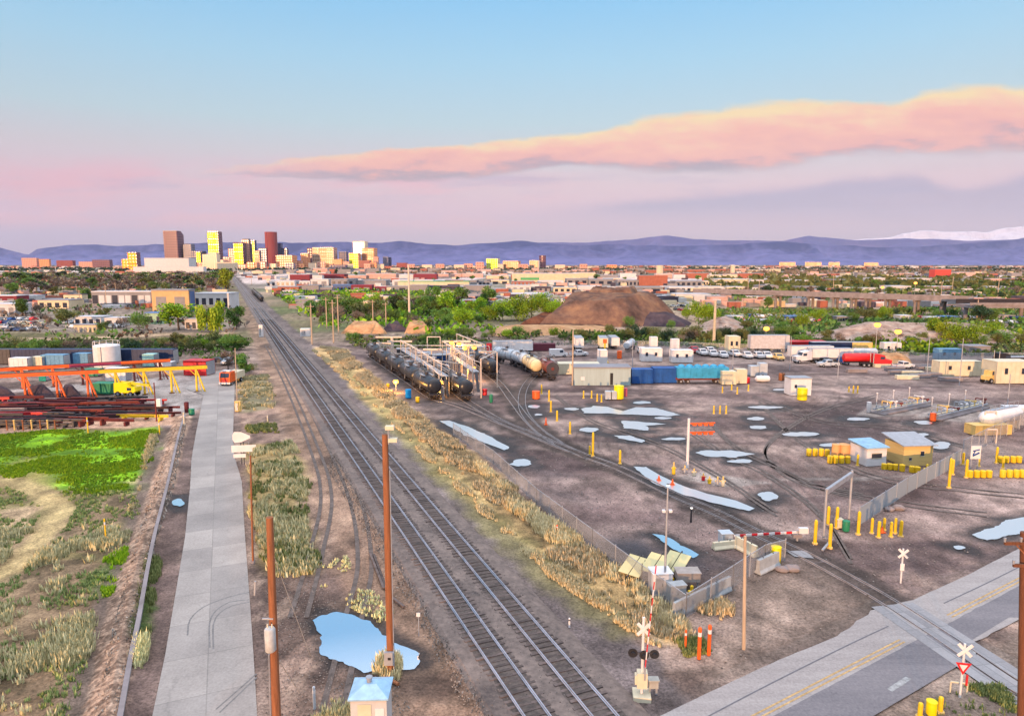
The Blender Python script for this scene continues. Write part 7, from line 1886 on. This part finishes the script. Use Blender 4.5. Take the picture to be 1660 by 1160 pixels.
for k in range(n):
    mb=MB(); mb.bar(bot.lerp(top,k/n),bot.lerp(top,(k+1)/n),.06,.16-.004*k); mb.build('gate_stripe',m_red if k%2==0 else m_white,t)
mb=MB(); mb.bar((.14,-.22,1.3),bot,.1,.2); mb.build('gate_bracket',m_galv,t)
cab('small grey junction pedestal beside the crossing signal',1052,1067,1128,1104,.4,mat('pedestal_grey',C(176,174,168)),0,.5,False,'junction_box')
for lab,px,yb,yt,dpy in [('white crossbuck sign on a post beyond the street crossing',1460,943,887,0),('white crossbuck with a red yield sign nearest the street',1556,1128,1040,1)]:
    P=G(px,yb); h=at(px,yt,P.y).z; t=thing('crossbuck_sign',lab,'crossing sign',P,R(-12)); mb=MB(); mb.cyl((0,0,-.1),(0,0,h-.1),.07,n=10); mb.build('post',m_white,t,smooth=True); crossbuck(t,h-.5,L_=1.1 if dpy else 1.05)
    if dpy:
        z=h-1.75; mb=MB(); mb.add([(-.45,-.1,z+.4),(.45,-.1,z+.4),(0,-.1,z-.4),(-.45,-.07,z+.4),(.45,-.07,z+.4),(0,-.07,z-.4)],[(0,2,1),(3,4,5),(0,1,4,3),(1,2,5,4),(2,0,3,5)]); y_=mb.build('yield_plate',m_red,t)
        mb=MB(); mb.add([(-.24,-.106,z+.27),(.24,-.106,z+.27),(0,-.106,z-.16)],[(0,2,1)]); mb.build('yield_centre',m_white,y_)
        for x in (-.45,.5): mb=MB(); mb.cyl((x,.3,0),(x,.3,.75),.05,n=8); mb.build('guard_post',m_offw,t)
        mb=MB(); mb.bar((-.45,.3,.75),(.5,.3,.75),.08); mb.build('guard_rail',m_offw,t); mb=MB(); mb.cyl((.3,0,.8),(.3,0,1.5),.07,n=8); mb.build('marker_lamp',m_red,t)
    else: mb=MB(); mb.box(-.16,.16,-.12,-.075,h*.35,h*.55); mb.build('plate',m_white,t)
# delineators and small signs
def marker(lab,px,yb,yt,r,m_,name='marker_post',plate=None):
    P=G(px,yb); h=at(px,yt,P.y).z; t=thing(name,lab,'marker post',P); mb=MB(); mb.lathe([(r,0),(r,h*.96),(r*.6,h)],10); mb.build('post',m_,t)
    if plate: mb=MB(); mb.box(-plate[0]/2,plate[0]/2,-r-.04,-r-.005,h-plate[1],h); mb.build('plate',m_white,t)
    else: mb=MB(); mb.lathe([(r*1.05,h*.72),(r*1.05,h*.85)],10); mb.build('band',m_white if m_ is not m_white else m_dgrey,t)
marker('left orange marker post at the street corner',1133,1067,1016,.13,m_org); marker('right orange marker post at the street corner',1149,1061,1012,.13,m_org); marker('short orange marker post at the grass belt end',1111,1052,1020,.08,m_org)
marker('white flat marker post on the ballast right of the track',923,1016,1001,.07,m_white); marker('green sign post with a white plate beside the blue puddle',679,1030,992,.04,m_galv,plate=(.28,.3)); marker('small orange flag plate in the dry grass belt',903,866,850,.08,m_org); marker('pale green marker post at bottom left of the puddle',510,1148,1112,.09,m_stank)
marker('yellow marker post in the left field',172,876,840,.07,m_yel); marker('yellow marker post at the top of the field, left',143,702,676,.09,m_yel); marker('yellow marker post at the top of the field, right',259,704,682,.09,m_yel); marker('white-topped orange post beside the sage patch',434,686,673,.1,m_offw)
marker('cream post where the stony bank meets the wall',299,692,668,.12,m_offw)
# ---------------------------------------------------------------- light poles
lamp('slim grey street light with two heads behind the grass belt',1077,962,788,m_lampw,.12,m_galv,'grey light poles')
P=G(1077,962); z=at(1077,828,P.y).z
t=[o for o in COL.objects if o.name.startswith('lamp_post') and o.get('label','').startswith('slim grey')][0]
for s in (-1,1): mb=MB(); mb.box(s*.15-.25*(s<0),s*.15+.25*(s>0)+.0,-.15,.15,z-.08,z+.1); mb.build('lamp_head',m_white,t)
lamp('short black lamp post standing in the yard track curve',1120,846,824,m_lampw,.14,m_black,'grey light poles')
mast('plain pale wooden pole right of the orange marker posts',1206,1050,868,.14,m_woodp,'wooden_pole','pole',px_t=1208)
# ---------------------------------------------------------------- utility poles
wires=[]
t=mast('large brown utility pole standing in the blue puddle',634,1090,704,.27,m_wood,'utility_pole','utility pole',px_t=624)
P=G(634,1090); H_=at(634,704,P.y).z; hx=lambda y: (at(634-(1090-y)*.026,y,P.y).x-P.x)
zb=at(634,1061,P.y).z; mb=MB(); mb.box(-.35,.3,-.5,-.29,zb-.45,zb+.45); bx=mb.build('meter_box',m_galv,t); mb=MB(); mb.box(-.1,.1,-.52,-.501,zb-.05,zb+.12); mb.build('dial',m_black,bx)
for dx_,dz in ((.1,.45),(.28,-.35)): mb=MB(); mb.box(dx_-.05+hx(704),dx_+.5+hx(704),-.2,.2,H_+dz-.12,H_+dz+.12); mb.build('lamp_head',m_offw,t)
mb=MB(); mb.cyl((hx(704)+.25,-.1,H_-.6),(hx(704)+.25,-.1,H_+.5),.06,n=8); mb.build('bracket',m_galv,t)
mb=MB(); mb.cyl((.26,-.28,0),(hx(760)+.3,-.25,at(634,760,P.y).z),.035,n=6); mb.build('conduit',m_galv,t)
Pa=G(450,1215); t=mast('brown utility pole with a grey transformer beside the drive',450,1215,838,.26,m_wood,'utility_pole','utility pole',px_t=437)
zc=at(446,1027,Pa.y).z; k_=(zc/at(450,838,Pa.y).z)*(at(437,838,Pa.y).x-Pa.x)
mb=MB(); mb.lathe([(.24,zc-.68),(.29,zc-.62),(.29,zc+.56),(.24,zc+.64),(.05,zc+.68)],16,(k_+.0,-.52,0)); tr_=mb.build('transformer',mat('transformer_grey',C(206,206,206),.5),t,smooth=True)
mb=MB(); mb.cyl((k_-.12,-.5,zc+.6),(k_-.12,-.5,zc+.85),.04,n=6); mb.cyl((k_+.12,-.5,zc+.6),(k_+.12,-.5,zc+.85),.04,n=6); mb.build('bushing',m_offw,tr_)
mb=MB(); mb.cyl((-.3,-.1,0),(k_-.25,-.15,zc-1.1),.04,n=6); mb.build('conduit',m_galv,t)
mb=MB(); mb.bar((k_-.5,-.2,zc+1.0),(k_+.1,-.2,zc+1.0),.08); mb.bar((k_-.8,-.3,zc+2.4),(k_-.72,-.3,zc+3.2),.08); mb.build('bracket',m_galv,t)
Pc=G(1657,1240); t=mast('dark brown utility pole with two crossarms at the right edge',1657,1240,862,.24,mat('dark_pole_wood',C(120,74,50),.85,var=.35,scale=1.2,stretch=(6,6,.5)),'utility_pole','utility pole',arms=((.965,-1.25,1.25),(.875,-.8,.8)),px_t=1660)
Hc=at(1657,862,Pc.y).z; kx=at(1660,862,Pc.y).x-Pc.x
for s in (-1,1): mb=MB(); mb.bar((kx*.9,-.35,Hc*.90),(kx*.96+s*.7,-.35,Hc*.963),.06); mb.build('brace',m_wood,t)
# thin street-side poles on the left
for lab,px,yb,yt,m_ in [('thin rusty pole in the weeds beside the drive',410,912,738,m_wood),('thin pale pole by the drive in front of the olive tree',385,660,564,m_woodp)]:
    P=G(px,yb); h=at(px,yt,P.y).z; t=thing('thin_pole',lab,'pole',P); mb=MB(); mb.cyl((0,0,-.2),(at(px-4,yt,P.y).x-P.x,0,h),.1,.08,n=8); mb.build('post',m_,t); mb=MB(); mb.lathe([(.2,-.1),(.2,.2)],8); mb.build('base',m_conc,t)
# guy wires and cable
def wire(lab,A,B,sag,r,m_,group='overhead wires'):
    A,B=Vector(A),Vector(B); mb=MB(); pts=[A.lerp(B,k/14)-Vector((0,0,sag*4*(k/14)*(1-k/14))) for k in range(15)]
    for a,b in zip(pts[:-1],pts[1:]): mb.cyl(a-A,b-A,r,n=5,cap=False)
    tag(mb.build('cable',m_,None,loc=A),lab,'cable',group)
m_guy=mat('guy_wire',C(190,182,176),.5); m_cab=mat('black_cable',C(56,54,60),.6)
wire('pale guy wire from the transformer pole down toward the puddle',Vector((at(437,838,Pa.y).x,Pa.y-.2,at(436,880,Pa.y).z)),G(503,1062),0,.022,m_guy)
wire('second pale guy wire low on the transformer pole',Vector((Pa.x+.1,Pa.y-.2,at(450,1052,Pa.y).z)),G(486,1122),0,.022,m_guy)
# ---------------------------------------------------------------- signal bungalow at the bottom
P=G(599,1196); w_=wid(570,628,1196); h=hgt(1196,1131); t=thing('signal_bungalow','grey-white signal equipment hut with a pale blue hipped roof','hut',P,R(2)); x=w_/2
mb=MB(); mb.box(-x,x,0,1.9,.02,h); mb.build('wall',mat('bungalow_wall',C(206,204,204),.6,var=.12,scale=1),t)
mb=MB(); mb.add([(-x-.12,-.12,h),(x+.12,-.12,h),(x+.12,2.02,h),(-x-.12,2.02,h),(-.35,.75,h+.38),(.35,.75,h+.38),(.35,1.2,h+.38),(-.35,1.2,h+.38),(-x-.12,-.12,h-.09),(x+.12,-.12,h-.09),(x+.12,2.02,h-.09),(-x-.12,2.02,h-.09)],[(0,1,5,4),(1,2,6,5),(2,3,7,6),(3,0,4,7),(4,5,6,7),(8,9,1,0),(9,10,2,1),(10,11,3,2),(11,8,0,3),(8,11,10,9)]); rf=mb.build('roof',mat('hut_roof_blue',C(160,200,232),.35),t)
mb=MB(); mb.cyl((-.1,.98,h+.38),(-.1,.98,h+.62),.14,n=12); mb.cyl((-.1,.98,h+.62),(-.1,.98,h+.7),.2,n=12); mb.build('vent',m_galv,rf)
mb=MB(); mb.box(x*.35,x*.85,-.03,-.004,h*.45,h*.75); mb.build('notice_plate',m_white,t); mb=MB(); mb.box(-x*.6,x*.15,-.035,-.004,.1,h*.85); mb.build('door',m_offw,t)
# rail scraps beside the lane
for i,(a,b) in enumerate([((600,898),(622,955)),((606,900),(630,965)),((633,968),(655,985))]):
    A,B_=G(*a),G(*b); mb=MB(); mb.bar((0,0,.09),B_-A+Vector((0,0,.09)),.2,.18); tag(mb.build('spare_tie',m_tie,None,loc=A),['upper','middle','lower'][i]+' old timber lying beside the large brown pole','timber','timbers by the lane')
P=G(640,1105); mb=MB(); mb.cyl((-.9,.5,.12),(.3,-.4,.12),.12,n=8); tag(mb.build('fallen_log',m_wood,None,loc=P),'short brown log at the foot of the large brown pole','log')
# curb wall along the stony bank
W=[G(*p) for p in [(300,676),(290,710),(272,790),(252,870),(240,930),(226,1010),(212,1080),(196,1170),(180,1260)]]; o=W[0]; t=thing('low_wall','low pale grey wall along the right foot of the stony bank','wall',o)
mb=MB(); mb.sweep([p-o for p in spline(W,1.5)],[(-.12,-.1),(-.12,.5),(.12,.5),(.12,-.1)][::-1]); mb.build('wall',mat('wall_grey',C(160,160,164),.8,var=.2,scale=.6),t); mb=MB(); mb.sweep([p-o for p in spline(W,1.5)],[(-.16,.503),(-.16,.56),(.16,.56),(.16,.503)][::-1]); mb.build('coping',m_conc,t)
# direction signs seen from behind
P=G(392,752); zt=lambda y: at(392,y,P.y).z; t=thing('direction_sign','cluster of blank pale road signs on one post beside the drive','road sign',P,R(8))
mb=MB(); mb.cyl((0,0,0),(0,0,zt(697)),.06,n=8); mb.cyl((.35,0,0),(.35,0,zt(715)),.05,n=8); mb.build('post',m_dgrey,t)
s_=(at(412,708,P.y).x-at(380,708,P.y).x)
def plate(outl,y):
    mb=MB(); mb.profile(outl,y,y+.04); return mb
zc=zt(708); r_=.8
mb=plate([(-.75,zc-.75),(-1.0,zc-.3),(-1.0,zc+.3),(-.75,zc+.75),(.1,zc+.72),(1.3,zc+.15),(1.3,zc-.15),(.1,zc-.7)],-.12); mb.build('arrow_plate',m_white,t)
mb=plate([(-1.2,zt(732)),(1.5,zt(732)),(1.5,zt(726)),(2.0,zt(724)),(2.0,zt(721)),(-1.2,zt(721))],-.12); mb.build('upper_plate',m_white,t); mb=plate([(-1.0,zt(741)),(.6,zt(741)),(.6,zt(735)),(-1.0,zt(735))],-.12); mb.build('lower_plate',m_white,t)
cab('yellow-brown box beside the drive below the pale pole',381,390,667,651,.5,m_pyel,0,0,True,'junction_box')

# ---------------------------------------------------------------- steel works on the left
def beamrun(lab,segs,w_=.9):
    o=G(*segs[0][0][:2]); t=thing('crane_runway',lab,'crane runway',o)
    return t,o
def runway(lab, foot0, foot1, top0, top1, cols, posts, span=1.6):
    """foot/top rows at two columns px0, px1; cols=[(px_from, px_to, mat)]; posts=[(px, mat)]"""
    (xa,ya),(xb,yb)=foot0,foot1; A,B_=G(xa,ya),G(xb,yb); z=(at(xa,top0,A.y).z+at(xb,top1,B_.y).z)/2; t=thing('crane_runway',lab,'crane runway',A)
    d=B_-A
    def station(px):
        lo,hi=-.3,1.3
        for _ in range(40):
            m_=(lo+hi)/2; P=A+d*m_
            if CX+F*P.x/(P.y*CT-(z-HC)*ST)<px: lo=m_
            else: hi=m_
        return A+d*lo-A
    for p0,p1,m_ in cols:
        a,b=station(p0),station(p1); mb=MB(); mb.bar(a+Vector((0,0,z-.25)),b+Vector((0,0,z-.25)),.45,.7); bm=mb.build('beam',m_,t); mb=MB(); mb.bar(a+Vector((0,0,z+.18)),b+Vector((0,0,z+.18)),.12,.12); mb.build('rail',m_wheel,bm)
    u=d.normalized(); v=Vector((-u.y,u.x,0))
    for px,m_ in posts:
        p=station(px); mb=MB()
        mb.bar(p+Vector((0,0,0)),p+Vector((0,0,z-.6)),.32); mb.bar(p+u*span-v*.4,p+u*.1+Vector((0,0,z-.65)),.26); mb.bar(p+u*span*.5,p+u*.5+Vector((0,0,z*.5)),.12)
        mb.bar(p-u*1.2+Vector((0,0,z-.7)),p+Vector((0,0,z-2.0)),.14); po=mb.build('leg',m_,t); mb=MB(); mb.box(p.x-.4,p.x+.4,p.y-.4,p.y+.4,-.02,.12); mb.build('foot',m_rust,po)
    return t
runway('front orange and yellow crane runway on splayed legs',(0,652),(330,634),611,590,[(-60,160,m_org),(160,336,m_yel)],[(38,m_org),(90,m_org),(140,m_org),(186,m_yel),(232,m_yel),(276,m_yel),(317,m_yel)])
runway('rear orange and purple crane runway behind the front one',(0,632),(275,614),598,582,[(-60,112,m_org),(112,196,mat('purple_beam',C(170,60,90))),(196,276,m_org)],[(34,m_org),(84,m_org),(132,m_rust),(216,m_rust),(258,m_rust)])
beam=None
# dark freight cars in a row behind
for i,(a,b,m_) in enumerate([(-40,18,m_dgrey),(18,75,m_navy),(76,128,m_navy),(129,158,m_navy),(190,236,m_navy),(237,281,m_navy)]):
    t,L_=container(ordl(i,6)+' dark freight car in the row behind the white tank',a,b,590,m_,3.9,3.0,.0,'dark freight cars behind the steel yard',name='freight_car',cat='freight car'); wheels(t,(-L_/2+1.2,L_/2-1.2),.9,.45,.2,m_wheel)
P=G(175,593); t=thing('storage_tank','tall white cylindrical storage tank with railed top','tank',P); r_=wid(155,194,593)/2; h=hgt(593,560)
mb=MB(); mb.lathe([(r_,0),(r_,h),(r_*.9,h+.25),(r_*.2,h+.55)],28); mb.build('shell',m_white,t,smooth=True)
mb=MB(); [mb.bar((r_*.95*math.cos(k*.524),r_*.95*math.sin(k*.524),h),(r_*.95*math.cos(k*.524),r_*.95*math.sin(k*.524),h+1.2),.08) for k in range(12)]; [mb.bar((r_*.95*math.cos(k*.524),r_*.95*math.sin(k*.524),h+1.2),(r_*.95*math.cos(k*.524+.524),r_*.95*math.sin(k*.524+.524),h+1.2),.07) for k in range(12)]; mb.build('railing',m_white,t)
mb=MB(); mb.box(-.4,.4,-r_-.2,-r_,0,h); mb.build('ladder',m_galv,t)
container('bright red container behind the yellow runway end',299,337,609,m_red,3.6,4.0,-.12)
for lab,a,b,y,m_,h in [('white crew cab at the left by the freight cars',16,45,601,m_white,3.2),('pale blue container left of the white tank',68,104,598,mat('pale_blue_paint',C(112,160,196)),3.6),('cream box left of the pale blue container',50,69,599,m_offw,3.2),('pale blue cabin between container and white tank',120,143,594,mat('pale_blue_paint',C(112,160,196)),3.4),('pale green cabin right of the white tank',232,250,594,mat('mint_paint',C(170,216,214)),3.2),('white box under the runway right of the tank',256,278,600,m_white,2.0),('white container in front of the white tank',172,204,618,m_white,3.0),('green box under the purple beam',134,158,610,m_green,1.6),('teal box under the orange runway',64,74,618,mat('teal_paint',C(40,164,150)),1.4)]:
    container(lab,a,b,y,m_,h,2.6)
# green dumpster, yellow machine
P=G(165,640); t=thing('dumpster','big green open dumpster under the runway','dumpster',(P.x,P.y+1.2,0),-.12); L_=wid(147,184,640)
mb=MB(); mb.profile([(-L_/2+.4,.25),(L_/2-.4,.25),(L_/2,2.4),(-L_/2,2.4)],-1.2,1.2); mb.build('bin',m_green,t); mb=MB(); mb.box(-L_/2-.05,L_/2+.05,-1.3,-1.2,2.2,2.45); mb.box(-L_/2-.05,L_/2+.05,1.2,1.3,2.2,2.45); mb.build('rim',m_green,t)
for k in range(5): x=-L_/2*.8+k*L_*.4*.98; mb=MB(); mb.box(x-.06,x+.06,-1.29,-1.2,.4,2.2); mb.build('rib',m_green,t)
P=G(203,643); t=thing('mobile_crane','yellow mobile yard crane right of the green dumpster','crane',(P.x,P.y+1.2,0),-.15); mb=MB(); mb.profile([(-2.4,.8),(1.9,.8),(2.5,1.2),(2.3,1.9),(1.1,2.0),(.7,2.9),(-2.3,2.8)],-1.1,1.1); mb.build('body',m_yelb,t)
mb=MB(); mb.box(.6,1.6,-1.13,-1.1,1.3,1.9); mb.build('window',m_glassv,t); mb=MB(); mb.bar((-1.5,0,2.9),(5.0,0,2.3),.4); mb.build('boom',m_yel,t); wheels(t,(-1.5,1.4),1.0,.55,.4)
# red truck on the drive and others
P=G(369,624); t=thing('truck','orange-red truck driving toward the camera on the drive','truck',P,R(-92))
mb=MB(); mb.profile([(-1.5,.8),(1.3,.8),(1.35,1.8),(1.0,3.0),(-1.4,3.1)],-1.2,1.2); mb.build('cab',m_org,t); mb=MB(); mb.add([(1.37,-1.0,1.9),(1.37,1.0,1.9),(1.07,1.0,2.85),(1.07,-1.0,2.85)],[(0,1,2,3)]); mb.build('windscreen',m_glassv,t)
mb=MB(); mb.box(1.3,1.5,-1.25,1.25,.45,.85); mb.build('bumper',m_white,t); mb=MB(); mb.box(1.34,1.4,-.7,.7,.95,1.6); mb.build('grille',m_red,t); mb=MB(); mb.box(-6.5,-1.55,-1.25,1.25,1.1,2.6); mb.build('cargo_body',m_offw,t); mb=MB(); mb.box(-.5,.6,-.9,.9,3.12,3.4); mb.build('wind_deflector',m_white,t)
for s in (-.85,.85): mb=MB(); mb.box(1.5,1.54,s-.15,s+.15,.55,.78); mb.build('headlight',m_white,t)
wheels(t,(.3,-4.8),1.0,.5,.35)
pickup('white and dark pickup parked behind the orange-red truck',G(372,590),-1.7,m_stank); pickup('grey pickup right of the red container',G(352,590),.1,m_dgrey)
# steel stock
sm_=[(m_rust,'rust-red'),(mat('maroon_steel',C(104,36,44),.7,var=.35),'maroon'),(m_dgrey,'dark grey'),(mat('pale_steel',C(176,160,158),.6,var=.3),'pale grey'),(m_red,'bright red'),(m_yel,'yellow'),(mat('dark_rust',C(70,46,48),.8,var=.4),'blackish')]
r=random.Random(12); stock={}
for yy,n_,x0,x1 in [(652,7,-20,230),(657,8,-20,270),(663,8,-20,268),(669,9,-20,266),(675,8,-20,262),(681,8,-20,245),(687,7,-20,200),(692,6,-20,120)]:
    for k in range(n_):
        x=x0+(x1-x0)*(k+r.uniform(.1,.9))/n_; ci=r.choices(range(7),[4,5,4,2,2,1,4])[0]; stock.setdefault((ci,'%s'%('back' if yy<664 else 'middle' if yy<680 else 'front')),[]).append((x,yy+r.uniform(-2,2),r.uniform(5,12),r.uniform(-.12,.16)))
for (ci,rw),L_ in stock.items():
    L_.sort()
    for i,(x,yy,ln,rz) in enumerate(L_):
        P=G(x,yy); z=r.uniform(.25,1.0); m_,nm=sm_[ci]; h=r.uniform(.3,.5); w_=r.uniform(.25,.45); mb=MB()
        mb.box(-ln/2,ln/2,-w_/2,w_/2,z,z+.05); mb.box(-ln/2,ln/2,-w_/2,w_/2,z+h-.05,z+h); mb.box(-ln/2,ln/2,-.04,.04,z+.05,z+h-.05)
        for s in (-.35,.35): mb.box(ln*s-.15,ln*s+.15,-.6,.6,0,z-.003)
        tag(mb.build('steel_beam',m_,None,loc=P,rz=rz),('%s %s steel beam in the %s of the steel stockyard'%(ordl(i,len(L_)),nm,rw)).strip(),'steel beam','steel beams in the stockyard')
for i,(x0,x1,yy,h) in enumerate([(-20,30,650,2.2),(36,92,648,2.4),(92,134,647,2.0)]): heap('scrap_heap',[(x0,yy),(x1,yy),(x1-4,yy-9),(x0+4,yy-9)],h,60+i,m_dark,.3,30)
for i,x in enumerate([12,24,38,52,66,78,90]):
    P=G(x,697); mb=MB(); mb.cyl((0,0,0),(0,0,1.6),.12,n=8); mb.cyl((0,0,1.6),(0,0,1.75),.16,n=8); tag(mb.build('stake',m_pyel if i%2 else m_wood,None,loc=P),ordl(i,7)+' wooden stake at the front of the steel stockyard','stake','stockyard stakes')
t=mast('rusty post with a white box at the right end of the stockyard',254,682,620,.12,m_rust,'wooden_pole','pole'); mb=MB(); mb.box(.3,1.0,-.3,.3,2.6,3.9); mb.build('box',m_white,t)
bin_('green topped drum where the drive meets the bank',311,672,.5,1.0,m_green,'drum','drum'); bin_('dark red drum at the corner of the stony bank',303,668,.4,1.8,mat('maroon_steel',C(104,36,44)),'drum','drum')
# white cabin by the main line
cab('small white square hut beside the main line',487,502,545,533,2.5,m_white,.1,0,True,'equipment_hut'); cab('small white signal cabinet left of the main line',420,426,546,527,1,m_white,0,0,True)
mast('pale signal mast behind the small white hut',506,548,490,.12,m_galv,'light_mast','mast')

# ---------------------------------------------------------------- vehicles in the far lots
car_me={}
def far_car(label,P,rz,ci,group):
    if ci not in car_me:
        m_=[m_white,m_stank,m_dgrey,m_red,m_blue,m_offw][ci]; mb=MB(); mb.profile([(-2.2,.3),(2.2,.3),(2.2,.85),(1.2,.95),(.5,1.5),(-1.2,1.5),(-1.9,.95),(-2.2,.9)],-.9,.9); mb.mi=1; mb.add([(1.17,-.8,1.0),(1.17,.8,1.0),(.55,.8,1.46),(.55,-.8,1.46)],[(0,1,2,3)]); mb.box(-1.1,.5,-.915,.915,1.0,1.4)
        mb.mi=2; [mb.cyl((x,s*.85-.1,.32),(x,s*.85+.1,.32),.32,n=8) for x in (-1.4,1.4) for s in (-1,1)]
        o=mb.build('car',[m_,m_glassv,m_tyre2]); car_me[ci]=o.data; bpy.data.objects.remove(o)
    o=bpy.data.objects.new('car',car_me[ci]); COL.objects.link(o); o.location=P; o.rotation_euler.z=rz; tag(o,label,'car',group)
CN=['white','silver','dark grey','red','blue','cream']
def lot(rows,where,group,seed,big=1.0):
    r=random.Random(seed)
    for yy,x0,x1,n,nm in rows:
        by={}
        for k in range(n): by.setdefault(r.choices(range(6),[6,4,3,1,1,2])[0],[]).append(x0+(x1-x0)*(k+r.uniform(.2,.8))/n)
        for ci,xs in by.items():
            for i,x in enumerate(xs): far_car(('%s %s car in the %s row %s'%(ordl(i,len(xs)),CN[ci],nm,where)).strip(),G(x,yy+r.uniform(-.6,.6)),r.choice((0,1.57,.3,-1.2)),ci,group)
lot([(536,-10,60,9,'front'),(531,-10,70,10,'second'),(525,-10,65,9,'third'),(519,-10,60,9,'back')],'at the lower left lot','cars in the lower left lot',1)
lot([(531,110,200,11,'front'),(524,95,200,11,'back')],'of the lot below the depot','cars below the depot',2)
lot([(505,560,620,7,'front'),(498,640,700,7,'middle'),(492,720,790,9,'back')],'behind the grove lots','cars behind the grove',3)
lot([(498,705,790,10,'front'),(505,770,810,5,'nearest')],'left of the bright bushes','cars left of the bright bushes',4)
lot([(503,1090,1150,8,'front'),(497,1080,1160,10,'second'),(492,900,1000,10,'third')],'right behind the mound','cars behind the mound',5)
lot([(522,1200,1330,14,'front'),(514,1200,1340,14,'back')],'of the lot before the viaduct','cars before the viaduct',6)
lot([(524,1560,1660,9,'front'),(517,1470,1660,12,'back')],'of the lot under the ramp','cars under the ramp',7)
